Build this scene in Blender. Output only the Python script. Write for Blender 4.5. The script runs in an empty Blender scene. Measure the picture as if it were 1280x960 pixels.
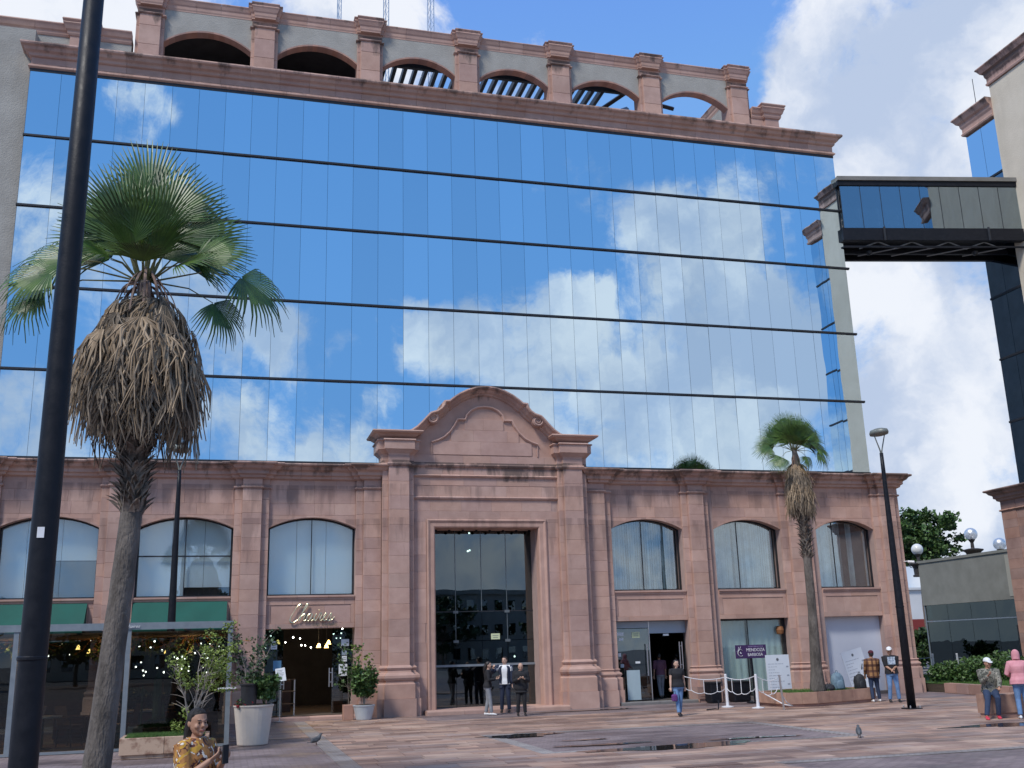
import bpy, math, random
from math import sin, cos, pi, radians, sqrt
from mathutils import Vector, Matrix
import numpy as np
random.seed(7)
SC = bpy.context.scene
COL = SC.collection

# ---------------------------------------------------------------- camera
F_PX = 1282.0
_X = np.array([4753, 192.6, F_PX]); _U = np.array([-145, -4954., F_PX])
_U /= np.linalg.norm(_U); _X = _X - _U * (_X @ _U); _X /= np.linalg.norm(_X)
_Y = np.cross(_U, _X); _Y = _Y if _Y[2] > 0 else -_Y
RW = np.array([_X, _Y, _U])                      # world = RW @ (right, down, forward)
r_, d_, f_ = RW[:, 0], RW[:, 1], RW[:, 2]
cam = bpy.data.objects.new('camera', bpy.data.cameras.new('camera'))
COL.objects.link(cam)
M4 = Matrix.Identity(4)
for i in range(3):
    M4[i][0], M4[i][1], M4[i][2] = float(r_[i]), float(-d_[i]), float(-f_[i])
M4[0][3], M4[1][3], M4[2][3] = 0.0, 0.0, 2.0
cam.matrix_world = M4
cam.data.sensor_width = 36.0
cam.data.lens = 36.0 * F_PX / 1280.0
cam.data.clip_end = 2000.0
cam.data.clip_start = 0.05
SC.camera = cam

# ---------------------------------------------------------------- view, light
SC.view_settings.view_transform = 'Standard'
SC.view_settings.look = 'None'
SC.view_settings.exposure = 0.48
SC.view_settings.gamma = 1.0
SUN_EL, SUN_AZ = 52.0, 230.0        # azimuth clockwise from +Y
sun = bpy.data.objects.new('sun', bpy.data.lights.new('sun', 'SUN'))
COL.objects.link(sun)
sun.data.energy = 2.3
sun.data.angle = radians(12)
sun.data.color = (1.0, 0.95, 0.88)
_s = Vector((sin(radians(SUN_AZ)) * cos(radians(SUN_EL)), cos(radians(SUN_AZ)) * cos(radians(SUN_EL)), sin(radians(SUN_EL))))
sun.rotation_euler = _s.to_track_quat('Z', 'Y').to_euler()

W = bpy.data.worlds.new('World'); SC.world = W; W.use_nodes = True
wn, wl = W.node_tree.nodes, W.node_tree.links
for n in list(wn): wn.remove(n)
def WN(t, **k):
    n = wn.new(t)
    for a, b in k.items(): setattr(n, a, b)
    return n
w_out = WN('ShaderNodeOutputWorld'); w_bg = WN('ShaderNodeBackground'); w_bg.inputs['Strength'].default_value = 0.12
wl.new(w_bg.outputs[0], w_out.inputs[0])
sky = WN('ShaderNodeTexSky', sky_type='NISHITA'); sky.sun_disc = False
sky.sun_elevation = radians(SUN_EL); sky.sun_rotation = radians(SUN_AZ)
sky.air_density = 1.0; sky.dust_density = 0.6; sky.ozone_density = 1.5
tc = WN('ShaderNodeTexCoord')
def wmath(op, a, b=None, c=None):
    n = WN('ShaderNodeMath', operation=op)
    for i, v in enumerate((a, b, c)):
        if v is None: continue
        if isinstance(v, (int, float)): n.inputs[i].default_value = v
        else: wl.new(v, n.inputs[i])
    return n.outputs[0]
# clouds that stand in the sky: direction, angular radius, weight (negative: a clear patch)
CLOUDS = [
(-0.165,0.833,0.529,0.108,0.80), (-0.092,0.832,0.547,0.072,0.90), (0.089,0.821,0.564,0.099,0.90), (0.146,0.812,0.566,0.054,0.60),
(0.057,0.796,0.602,0.108,0.60), (0.252,0.791,0.557,0.043,0.55), (0.276,0.791,0.546,0.027,0.30), (0.218,0.797,0.563,0.022,0.20),
(0.365,0.757,0.542,0.135,-1.00), (0.419,0.762,0.494,0.054,-0.50), (0.307,0.737,0.602,0.135,-0.70), (0.184,0.799,0.572,0.020,-0.50),
(0.286,0.771,0.568,0.022,-0.30), (0.486,0.720,0.495,0.081,0.90), (0.545,0.674,0.499,0.144,1.00), (0.592,0.688,0.419,0.144,0.90),
(0.537,0.722,0.438,0.099,0.80), (0.481,0.746,0.460,0.036,0.50), (0.612,0.629,0.480,0.108,0.70), (0.569,0.754,0.330,0.108,0.80),
(0.597,0.764,0.243,0.108,0.70), (0.631,0.753,0.190,0.108,0.80), (0.572,0.798,0.190,0.072,0.70), (0.615,0.781,0.108,0.081,0.30),
(0.624,0.778,0.079,0.054,0.40), (-0.171,-0.917,0.360,0.099,0.50), (-0.178,-0.961,0.211,0.081,0.90), (-0.165,-0.899,0.405,0.054,0.35),
(-0.108,-0.880,0.464,0.054,0.40), (-0.081,-0.874,0.479,0.036,0.50), (-0.041,-0.874,0.484,0.045,0.25), (-0.041,-0.956,0.290,0.108,0.60),
(-0.092,-0.933,0.349,0.108,0.40), (0.024,-0.956,0.294,0.040,0.70), (0.002,-0.949,0.314,0.045,0.50), (-0.009,-0.977,0.212,0.054,0.50),
(0.036,-0.981,0.191,0.054,0.50), (0.095,-0.975,0.199,0.049,0.50), (-0.165,-0.863,0.478,0.045,-0.50), (0.079,-0.972,0.222,0.036,-0.10),
(0.099,-0.951,0.292,0.031,0.50), (0.155,-0.938,0.311,0.045,0.80), (0.164,-0.943,0.289,0.045,0.70), (0.206,-0.936,0.285,0.054,0.80),
(0.243,-0.926,0.288,0.054,0.80), (0.295,-0.909,0.294,0.063,0.90), (0.327,-0.889,0.322,0.045,0.80), (0.341,-0.880,0.332,0.025,0.50),
(0.305,-0.917,0.256,0.081,0.60), (0.377,-0.889,0.260,0.081,0.80), (0.447,-0.864,0.232,0.099,0.75), (0.512,-0.831,0.219,0.099,0.70),
(0.414,-0.889,0.198,0.090,0.60), (0.132,-0.963,0.237,0.020,0.50), (0.156,-0.969,0.192,0.036,0.45), (0.200,-0.953,0.229,0.045,0.30),
(0.269,-0.941,0.205,0.054,0.40), (0.358,-0.917,0.174,0.027,0.50), (0.307,-0.934,0.181,0.036,0.30), (0.387,-0.833,0.395,0.045,0.70),
(0.422,-0.819,0.388,0.054,0.90), (0.406,-0.844,0.352,0.063,0.80), (0.453,-0.821,0.347,0.063,0.80), (0.496,-0.818,0.293,0.072,0.70),
(0.443,-0.843,0.306,0.063,0.60), (0.534,-0.802,0.266,0.054,0.60), (0.465,-0.787,0.406,0.036,0.30), (0.255,-0.885,0.389,0.018,0.45),
(0.270,-0.900,0.343,0.020,0.40), (0.290,-0.847,0.446,0.027,0.30), (0.323,-0.838,0.441,0.025,0.30), (0.156,-0.873,0.462,0.013,0.20),
(0.285,-0.860,0.423,0.018,0.20), (0.046,-0.893,0.448,0.135,-1.00), (0.088,-0.928,0.361,0.099,-0.90), (0.185,-0.862,0.472,0.117,-0.90),
(0.200,-0.902,0.384,0.099,-0.90), (0.297,-0.876,0.381,0.054,-0.50), (0.352,-0.816,0.458,0.054,-0.40), (0.414,-0.794,0.445,0.054,-0.50),
(0.482,-0.771,0.417,0.054,-0.30), (0.013,-0.926,0.378,0.063,-0.60), (0.286,-0.828,0.482,0.054,-0.50), (0.093,-0.961,0.259,0.027,-0.30),
(0.222,-0.942,0.251,0.020,-0.40), (0.180,-0.923,0.341,0.036,-0.60), (0.254,-0.900,0.354,0.036,-0.30), (0.502,-0.786,0.361,0.031,-0.50),
(0.041,-0.967,0.251,0.036,-0.40), (0.386,-0.904,0.184,0.027,-0.30), (0.328,-0.874,0.358,0.027,-0.30), (0.128,-0.937,0.326,0.027,-0.30)

]
# domain warp so cloud edges are ragged
nz = WN('ShaderNodeTexNoise'); nz.inputs['Scale'].default_value = 9; nz.inputs['Detail'].default_value = 6; nz.inputs['Roughness'].default_value = .6
wl.new(tc.outputs['Generated'], nz.inputs['Vector'])
wv = WN('ShaderNodeVectorMath', operation='SUBTRACT'); wl.new(nz.outputs['Color'], wv.inputs[0]); wv.inputs[1].default_value = (.5, .5, .5)
ws = WN('ShaderNodeVectorMath', operation='SCALE'); wl.new(wv.outputs[0], ws.inputs[0]); ws.inputs['Scale'].default_value = 0.10
wa = WN('ShaderNodeVectorMath', operation='ADD'); wl.new(tc.outputs['Generated'], wa.inputs[0]); wl.new(ws.outputs[0], wa.inputs[1])
acc = None
for (dx, dy, dz, r, w) in CLOUDS:
    w, r = (w*.55, r) if w < 0 else (w*.86, r*.97)
    dn = WN('ShaderNodeVectorMath', operation='DISTANCE'); wl.new(wa.outputs[0], dn.inputs[0]); dn.inputs[1].default_value = (dx, dy, dz)
    mr = WN('ShaderNodeMapRange', interpolation_type='SMOOTHSTEP')
    wl.new(dn.outputs['Value'], mr.inputs['Value'])
    mr.inputs['From Min'].default_value = 0; mr.inputs['From Max'].default_value = r * 1.25
    mr.inputs['To Min'].default_value = w; mr.inputs['To Max'].default_value = 0
    acc = mr.outputs[0] if acc is None else wmath('ADD', acc, mr.outputs[0])
wsep = WN('ShaderNodeSeparateXYZ'); wl.new(tc.outputs['Generated'], wsep.inputs[0])
hz = WN('ShaderNodeMapRange', interpolation_type='SMOOTHSTEP'); wl.new(wsep.outputs['Z'], hz.inputs['Value']); hz.inputs['From Min'].default_value = .02; hz.inputs['From Max'].default_value = .26; hz.inputs['To Min'].default_value = .75; hz.inputs['To Max'].default_value = 0
acc = wmath('ADD', acc, hz.outputs[0])   # cloud thickens towards the horizon
acc = wmath('MAXIMUM', wmath('MINIMUM', acc, 1.0), -0.8)
n1 = WN('ShaderNodeTexNoise'); n1.inputs['Scale'].default_value = 10; n1.inputs['Detail'].default_value = 11; n1.inputs['Roughness'].default_value = .66; n1.inputs['Distortion'].default_value = .3
wl.new(tc.outputs['Generated'], n1.inputs['Vector'])
n0 = WN('ShaderNodeTexNoise'); n0.inputs['Scale'].default_value = 2.2; n0.inputs['Detail'].default_value = 3
wl.new(tc.outputs['Generated'], n0.inputs['Vector'])
dens = wmath('ADD', acc, wmath('MULTIPLY', wmath('SUBTRACT', n1.outputs['Fac'], .5), 2.7))
dens = wmath('ADD', dens, wmath('MULTIPLY', wmath('SUBTRACT', n0.outputs['Fac'], .5), 1.0))
alpha = WN('ShaderNodeMapRange', interpolation_type='SMOOTHSTEP'); wl.new(dens, alpha.inputs['Value'])
alpha.inputs['From Min'].default_value = .10; alpha.inputs['From Max'].default_value = .80
n2 = WN('ShaderNodeTexNoise'); n2.inputs['Scale'].default_value = 5; n2.inputs['Detail'].default_value = 7; n2.inputs['Roughness'].default_value = .55
wo = WN('ShaderNodeVectorMath', operation='ADD'); wl.new(wa.outputs[0], wo.inputs[0]); wo.inputs[1].default_value = (3.1, 1.7, .4); wl.new(wo.outputs[0], n2.inputs['Vector'])
shade = WN('ShaderNodeMapRange', interpolation_type='SMOOTHSTEP'); wl.new(n2.outputs['Fac'], shade.inputs['Value'])
shade.inputs['From Min'].default_value = .42; shade.inputs['From Max'].default_value = .60
cc = WN('ShaderNodeMix', data_type='RGBA'); wl.new(shade.outputs[0], cc.inputs['Factor'])
cc.inputs[6].default_value = (3.1, 3.65, 4.7, 1); cc.inputs[7].default_value = (5.5, 5.65, 5.95, 1)
sk = WN('ShaderNodeMix', data_type='RGBA', blend_type='MULTIPLY'); sk.inputs['Factor'].default_value = 1
wl.new(sky.outputs[0], sk.inputs[6]); sk.inputs[7].default_value = (1.0, 1.35, 1.8, 1)
cap_ = WN('ShaderNodeMix', data_type='RGBA'); cy = WN('ShaderNodeMapRange'); wl.new(wsep.outputs['Y'], cy.inputs['Value']); cy.inputs['From Min'].default_value = -.5; cy.inputs['From Max'].default_value = .5
wl.new(cy.outputs[0], cap_.inputs['Factor']); cap_.inputs[6].default_value = (.72, 1.95, 4.4, 1); cap_.inputs[7].default_value = (1.05, 2.3, 5.0, 1)
cz = WN('ShaderNodeMapRange'); wl.new(wsep.outputs['Z'], cz.inputs['Value']); cz.inputs['From Min'].default_value = .62; cz.inputs['From Max'].default_value = .05
cap2 = WN('ShaderNodeMix', data_type='RGBA'); wl.new(cz.outputs[0], cap2.inputs['Factor']); wl.new(cap_.outputs[2], cap2.inputs[6]); cap2.inputs[7].default_value = (1.3, 2.8, 5.2, 1)
dk = WN('ShaderNodeMix', data_type='RGBA', blend_type='DARKEN'); dk.inputs['Factor'].default_value = 1; wl.new(sk.outputs[2], dk.inputs[6]); wl.new(cap2.outputs[2], dk.inputs[7])
SKYTINT = sk
mx = WN('ShaderNodeMix', data_type='RGBA')
wl.new(wmath('MULTIPLY', alpha.outputs[0], .93), mx.inputs['Factor']); wl.new(dk.outputs[2], mx.inputs[6]); wl.new(cc.outputs[2], mx.inputs[7])
wl.new(mx.outputs[2], w_bg.inputs['Color'])
W.cycles.sampling_method = 'MANUAL'; W.cycles.sample_map_resolution = 512

# ---------------------------------------------------------------- helpers
def tag(o, label=None, cat=None, group=None, kind=None):
    if label: o['label'] = label
    if cat: o['category'] = cat
    if group: o['group'] = group
    if kind: o['kind'] = kind
    return o
def thing(name, loc, label, cat, group=None, rz=0.0):
    o = bpy.data.objects.new(name, None); COL.objects.link(o)
    o.location = loc; o.rotation_euler = (0, 0, rz); o.empty_display_size = .3
    return tag(o, label, cat, group)
def world_loc(o):
    if o is None: return Vector((0, 0, 0))
    return Vector(o['_wl']) if '_wl' in o else (Vector(o.location) + world_loc(o.parent))
class MB:
    def __init__(s): s.v = []; s.f = []
    def add(s, vs, fs):
        b = len(s.v); s.v += [tuple(map(float, p)) for p in vs]; s.f += [tuple(i + b for i in f) for f in fs]; return s
    def box(s, x0, x1, y0, y1, z0, z1):
        return s.add([(x0,y0,z0),(x1,y0,z0),(x1,y1,z0),(x0,y1,z0),(x0,y0,z1),(x1,y0,z1),(x1,y1,z1),(x0,y1,z1)],
                     [(0,3,2,1),(4,5,6,7),(0,1,5,4),(1,2,6,5),(2,3,7,6),(3,0,4,7)])
    def cbox(s, x0, x1, y0, y1, z0, z1, c=.012):
        """box with its front (low y) edges chamfered"""
        c = min(c, (x1-x0)*.3, (z1-z0)*.3)
        return s.add([(x0,y0+c,z0),(x1,y0+c,z0),(x1,y0+c,z1),(x0,y0+c,z1),(x0+c,y0,z0+c),(x1-c,y0,z0+c),(x1-c,y0,z1-c),(x0+c,y0,z1-c),
                      (x0,y1,z0),(x1,y1,z0),(x1,y1,z1),(x0,y1,z1)],
                     [(4,5,6,7),(0,1,5,4),(1,2,6,5),(2,3,7,6),(3,0,4,7),(0,8,9,1),(1,9,10,2),(2,10,11,3),(3,11,8,0),(8,11,10,9)])
    def prism(s, poly, y0, y1):
        """poly: (x,z) points; extruded between y0 and y1"""
        n = len(poly)
        a = sum(poly[i][0]*poly[(i+1)%n][1]-poly[(i+1)%n][0]*poly[i][1] for i in range(n))
        if a < 0: poly = poly[::-1]
        return s.add([(x,y0,z) for x,z in poly]+[(x,y1,z) for x,z in poly],
                     [tuple(range(n)), tuple(range(2*n-1,n-1,-1))]+[(i,i+n,(i+1)%n+n,(i+1)%n) for i in range(n)])
    def zprism(s, poly, z0, z1):
        n = len(poly)
        a = sum(poly[i][0]*poly[(i+1)%n][1]-poly[(i+1)%n][0]*poly[i][1] for i in range(n))
        if a < 0: poly = poly[::-1]
        return s.add([(x,y,z0) for x,y in poly]+[(x,y,z1) for x,y in poly],
                     [tuple(range(n-1,-1,-1)), tuple(range(n,2*n))]+[(i,(i+1)%n,(i+1)%n+n,i+n) for i in range(n)])
    def loft(s, rings, cap=True):
        n = len(rings[0]); vs = [p for r in rings for p in r]; fs = []
        for k in range(len(rings)-1):
            for i in range(n):
                j = (i+1) % n
                fs.append((k*n+i, k*n+j, (k+1)*n+j, (k+1)*n+i))
        if cap: fs += [tuple(range(n-1,-1,-1)), tuple((len(rings)-1)*n+i for i in range(n))]
        return s.add(vs, fs)
    def tube(s, pts, rad, n=8, cap=True, flat=1.0):
        pts = [Vector(p) for p in pts]
        rad = rad if isinstance(rad, (list, tuple)) else [rad]*len(pts)
        rings = []; up = None
        for i, p in enumerate(pts):
            d = (pts[min(i+1, len(pts)-1)] - pts[max(i-1, 0)])
            d = d.normalized() if d.length > 1e-9 else Vector((0,0,1))
            if up is None:
                up = Vector((0,0,1)) if abs(d.z) < .9 else Vector((0,1,0))
            a = d.cross(up); a = a.normalized() if a.length > 1e-6 else Vector((1,0,0))
            b = a.cross(d); up = b
            r = rad[i]
            rings.append([p + a*cos(2*pi*k/n)*r + b*sin(2*pi*k/n)*r*flat for k in range(n)])
        return s.loft([r[::-1] for r in rings], cap)
    def lathe(s, prof, c=(0,0), n=20):
        """prof: (r,z) bottom to top"""
        return s.loft([[(c[0]+r*cos(2*pi*k/n), c[1]+r*sin(2*pi*k/n), z) for k in range(n)] for r, z in prof])
    def ball(s, c, r, n=10, m=7):
        rx, ry, rz = r if isinstance(r, (tuple, list)) else (r, r, r)
        rings = []
        for k in range(m+1):
            t = pi*(k+.02*(1 if k==0 else 0)-.02*(k==m))/m
            rr = max(sin(t), .03)
            rings.append([(c[0]+rx*rr*cos(2*pi*i/n), c[1]+ry*rr*sin(2*pi*i/n), c[2]-rz*cos(t)) for i in range(n)])
        return s.loft(rings)
    def sweep(s, path, prof, close=False):
        """path: plan (x,y) points, outward side on the right hand of travel; prof: closed (out,z) polygon"""
        s.loft([[(x,y,z) for x,y,z in ring] for ring in miter(path, prof)]); return s
    def build(s, name, mat=None, parent=None, smooth=False, origin=None, kind=None, local=False):
        me = bpy.data.meshes.new(name)
        po = world_loc(parent) if not local else Vector((0,0,0))
        og = Vector(origin) if origin is not None else po
        vs = [(x-og.x, y-og.y, z-og.z) for x,y,z in s.v]
        me.from_pydata(vs, [], s.f)
        if smooth: me.polygons.foreach_set('use_smooth', [True]*len(me.polygons))
        me.update()
        if mat: me.materials.append(mat)
        o = bpy.data.objects.new(name, me); COL.objects.link(o)
        o.location = og - po
        if parent: o.parent = parent
        if kind: o['kind'] = kind
        return o
def miter(path, prof):
    P = [Vector((p[0], p[1])) for p in path]; out = []
    D = [(P[i+1]-P[i]).normalized() for i in range(len(P)-1)]
    N = [Vector((d.y, -d.x)) for d in D]
    for i, p in enumerate(P):
        if i == 0: m = N[0]
        elif i == len(P)-1: m = N[-1]
        else: m = (N[i-1]+N[i])/(1+N[i-1].dot(N[i]))
        out.append([(p.x+m.x*o, p.y+m.y*o, z) for o, z in prof])
    return out
def sweep_pieces(name, path, prof, mat, parent, seg=.95, gap=.004):
    """a moulding laid as separate stones"""
    R = miter(path, prof); n = len(prof); objs = []
    for i in range(len(path)-1):
        a, b = Vector(path[i]), Vector(path[i+1]); L = (b-a).length
        if L < .02: continue
        d = (b-a)/L; nn = Vector((d.y, -d.x)); k = max(1, round(L/seg))
        cuts = [0]+[ (j+random.uniform(-.12,.12))/k for j in range(1,k)]+[1]
        for j in range(k):
            def ring(t, s):
                if t == 0: return [Vector(p) for p in R[i]]
                if t == 1: return [Vector(p) for p in R[i+1]]
                q = a + d*(L*t + s*gap)
                return [Vector((q.x+nn.x*o, q.y+nn.y*o, z)) for o, z in prof]
            mb = MB(); mb.loft([ring(cuts[j], 1), ring(cuts[j+1], -1)])
            objs.append((L*(cuts[j+1]-cuts[j]), mb))
    for sz, mb in objs:
        c = mb.v[0]; mb.build(name, mat, parent, origin=c)
    return objs
def dup(o, parent=None, loc=None, rz=None, label=None):
    """copy a thing with its parts and sub-parts"""
    c = o.copy(); COL.objects.link(c)
    if parent is not None: c.parent = parent
    if loc is not None: c.location = loc
    if rz is not None: c.rotation_euler = (0, 0, rz)
    if label: c['label'] = label
    for ch in list(o.children): dup(ch, c)
    return c
def text_mesh(txt, size, mat, name, parent, M, extrude=.004, align='CENTER', font_scale=(1,1), shear=0):
    cu = bpy.data.curves.new(name, 'FONT'); cu.body = txt; cu.size = size; cu.extrude = extrude; cu.align_x = align; cu.shear = shear
    cu.resolution_u = 3
    t = bpy.data.objects.new('tmp_text', cu); COL.objects.link(t)
    dg = bpy.context.evaluated_depsgraph_get()
    me = bpy.data.meshes.new_from_object(t.evaluated_get(dg)); bpy.data.objects.remove(t)
    me.transform(Matrix.Diagonal((font_scale[0], font_scale[1], 1, 1)))
    me.transform(M); me.materials.clear(); me.materials.append(mat)
    o = bpy.data.objects.new(name, me); COL.objects.link(o); o.parent = parent
    return o

# ---------------------------------------------------------------- materials
def newmat(name):
    m = bpy.data.materials.new(name); m.use_nodes = True
    nt = m.node_tree; b = nt.nodes['Principled BSDF']
    return m, nt, b
def pm(name, c1, c2=None, scale=4, detail=6, rough=.7, metal=0, bump=0, bscale=30, rnd=0, rnd_c=None, streak=1.0, spec=None, lohi=(.35,.65), rough2=None, bdist=.01):
    """procedural surface: colour mottling by world-space noise, optional per-piece variation, fine relief"""
    m, nt, b = newmat(name); N, L = nt.nodes, nt.links
    geo = N.new('ShaderNodeNewGeometry'); mp = N.new('ShaderNodeMapping'); L.new(geo.outputs['Position'], mp.inputs['Vector'])
    mp.inputs['Scale'].default_value = (1, 1, streak)
    nz = N.new('ShaderNodeTexNoise'); nz.inputs['Scale'].default_value = scale; nz.inputs['Detail'].default_value = detail; nz.inputs['Roughness'].default_value = .6
    L.new(mp.outputs[0], nz.inputs['Vector'])
    mr = N.new('ShaderNodeMapRange'); L.new(nz.outputs['Fac'], mr.inputs['Value']); mr.inputs['From Min'].default_value = lohi[0]; mr.inputs['From Max'].default_value = lohi[1]
    mx = N.new('ShaderNodeMix'); mx.data_type = 'RGBA'; L.new(mr.outputs[0], mx.inputs['Factor'])
    mx.inputs[6].default_value = (*c1, 1); mx.inputs[7].default_value = (*(c2 or c1), 1)
    colr = mx.outputs[2]
    if rnd or rnd_c:
        oi = N.new('ShaderNodeObjectInfo')
        ad = N.new('ShaderNodeMath'); ad.operation = 'ADD'; L.new(oi.outputs['Random'], ad.inputs[0]); L.new(geo.outputs['Random Per Island'], ad.inputs[1])
        fr = N.new('ShaderNodeMath'); fr.operation = 'FRACT'; L.new(ad.outputs[0], fr.inputs[0])
        if rnd_c:
            cr = N.new('ShaderNodeValToRGB'); cr.color_ramp.interpolation = 'CONSTANT'
            e = cr.color_ramp.elements
            while len(e) > 1: e.remove(e[-1])
            e[0].position = 0; e[0].color = (*rnd_c[0], 1)
            for k, c in enumerate(rnd_c[1:], 1):
                q = e.new(k/len(rnd_c)); q.color = (*c, 1)
            L.new(fr.outputs[0], cr.inputs['Fac'])
            m2 = N.new('ShaderNodeMix'); m2.data_type = 'RGBA'; m2.blend_type = 'MULTIPLY'; m2.inputs['Factor'].default_value = 1
            L.new(colr, m2.inputs[6]); L.new(cr.outputs[0], m2.inputs[7]); colr = m2.outputs[2]
        if rnd:
            f2 = N.new('ShaderNodeMath'); f2.operation = 'MULTIPLY'; f2.inputs[1].default_value = 7.13; L.new(fr.outputs[0], f2.inputs[0])
            f3 = N.new('ShaderNodeMath'); f3.operation = 'FRACT'; L.new(f2.outputs[0], f3.inputs[0])
            m3 = N.new('ShaderNodeMapRange'); L.new(f3.outputs[0], m3.inputs['Value']); m3.inputs['To Min'].default_value = 1-rnd; m3.inputs['To Max'].default_value = 1+rnd
            hs = N.new('ShaderNodeHueSaturation'); L.new(colr, hs.inputs['Color']); L.new(m3.outputs[0], hs.inputs['Value']); colr = hs.outputs[0]
    L.new(colr, b.inputs['Base Color'])
    b.inputs['Roughness'].default_value = rough; b.inputs['Metallic'].default_value = metal
    if rough2 is not None:
        r2 = N.new('ShaderNodeMapRange'); L.new(nz.outputs['Fac'], r2.inputs['Value']); r2.inputs['From Min'].default_value=.35; r2.inputs['From Max'].default_value=.65
        r2.inputs['To Min'].default_value = rough; r2.inputs['To Max'].default_value = rough2; L.new(r2.outputs[0], b.inputs['Roughness'])
    if spec is not None: b.inputs['Specular IOR Level'].default_value = spec
    if bump:
        bn = N.new('ShaderNodeTexNoise'); bn.inputs['Scale'].default_value = bscale; bn.inputs['Detail'].default_value = 5; L.new(mp.outputs[0], bn.inputs['Vector'])
        bp = N.new('ShaderNodeBump'); bp.inputs['Strength'].default_value = bump; bp.inputs['Distance'].default_value = bdist
        L.new(bn.outputs['Fac'], bp.inputs['Height']); L.new(bp.outputs[0], b.inputs['Normal'])
    m['col'] = colr.node.name
    return m
def add_stain(m, zlist, amount=.8, col=(.055,.045,.04), sc=1.1, thr=.52, streak=.35):
    """dark weather stains that run down from the given heights (z top, z length)"""
    nt = m.node_tree; N, L = nt.nodes, nt.links; b = N['Principled BSDF']
    src = b.inputs['Base Color'].links[0].from_socket
    geo = N.new('ShaderNodeNewGeometry'); sp = N.new('ShaderNodeSeparateXYZ'); L.new(geo.outputs['Position'], sp.inputs[0])
    tot = None
    for zt, ln in zlist:
        a = N.new('ShaderNodeMapRange'); L.new(sp.outputs['Z'], a.inputs['Value'])
        a.inputs['From Min'].default_value = zt-ln; a.inputs['From Max'].default_value = zt
        c = N.new('ShaderNodeMath'); c.operation = 'LESS_THAN'; L.new(sp.outputs['Z'], c.inputs[0]); c.inputs[1].default_value = zt+.06
        d = N.new('ShaderNodeMath'); d.operation = 'MULTIPLY'; L.new(a.outputs[0], d.inputs[0]); L.new(c.outputs[0], d.inputs[1])
        if tot is None: tot = d.outputs[0]
        else:
            e = N.new('ShaderNodeMath'); e.operation = 'MAXIMUM'; L.new(tot, e.inputs[0]); L.new(d.outputs[0], e.inputs[1]); tot = e.outputs[0]
    mp = N.new('ShaderNodeMapping'); L.new(geo.outputs['Position'], mp.inputs['Vector']); mp.inputs['Scale'].default_value = (sc, sc, sc*streak)
    nz = N.new('ShaderNodeTexNoise'); nz.inputs['Scale'].default_value = 1; nz.inputs['Detail'].default_value = 8; nz.inputs['Roughness'].default_value = .65; L.new(mp.outputs[0], nz.inputs['Vector'])
    ad = N.new('ShaderNodeMath'); ad.operation = 'MULTIPLY_ADD'; L.new(tot, ad.inputs[0]); ad.inputs[1].default_value = .24; L.new(nz.outputs['Fac'], ad.inputs[2])
    mr = N.new('ShaderNodeMapRange'); L.new(ad.outputs[0], mr.inputs['Value']); mr.inputs['From Min'].default_value = thr+.1; mr.inputs['From Max'].default_value = thr+.22; mr.inputs['To Max'].default_value = amount
    mm = N.new('ShaderNodeMath'); mm.operation = 'MULTIPLY'; L.new(mr.outputs[0], mm.inputs[0])
    g = N.new('ShaderNodeMath'); g.operation = 'GREATER_THAN'; L.new(tot, g.inputs[0]); g.inputs[1].default_value = 0.0; L.new(g.outputs[0], mm.inputs[1])
    mx = N.new('ShaderNodeMix'); mx.data_type = 'RGBA'; L.new(mm.outputs[0], mx.inputs['Factor']); L.new(src, mx.inputs[6]); mx.inputs[7].default_value = (*col, 1)
    L.new(mx.outputs[2], b.inputs['Base Color'])
def glassy(name, tint, refl, rough=.0, trans=None, wave=.0, wscale=1.2, base_refl=.12, mx_refl=1.0):
    """window glass: mirror part over a see-through part; the mirror share grows at glancing angles"""
    m, nt, b = newmat(name); N, L = nt.nodes, nt.links; N.remove(b); out = N['Material Output']
    gl = N.new('ShaderNodeBsdfGlossy'); gl.inputs['Color'].default_value = (*refl, 1); gl.inputs['Roughness'].default_value = rough
    tr = N.new('ShaderNodeBsdfTransparent'); tr.inputs['Color'].default_value = (*tint, 1)
    lw = N.new('ShaderNodeLayerWeight'); lw.inputs['Blend'].default_value = .25
    mr = N.new('ShaderNodeMapRange'); L.new(lw.outputs['Facing'], mr.inputs['Value']); mr.inputs['To Min'].default_value = base_refl; mr.inputs['To Max'].default_value = mx_refl
    mx = N.new('ShaderNodeMixShader'); L.new(mr.outputs[0], mx.inputs[0]); L.new(tr.outputs[0], mx.inputs[1]); L.new(gl.outputs[0], mx.inputs[2])
    L.new(mx.outputs[0], out.inputs['Surface'])
    if wave:
        geo = N.new('ShaderNodeNewGeometry'); bn = N.new('ShaderNodeTexNoise'); bn.inputs['Scale'].default_value = wscale; bn.inputs['Detail'].default_value = 1; L.new(geo.outputs['Position'], bn.inputs['Vector'])
        bp = N.new('ShaderNodeBump'); bp.inputs['Strength'].default_value = 1; bp.inputs['Distance'].default_value = wave; L.new(bn.outputs['Fac'], bp.inputs['Height']); L.new(bp.outputs[0], gl.inputs['Normal'])
    return m
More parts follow.
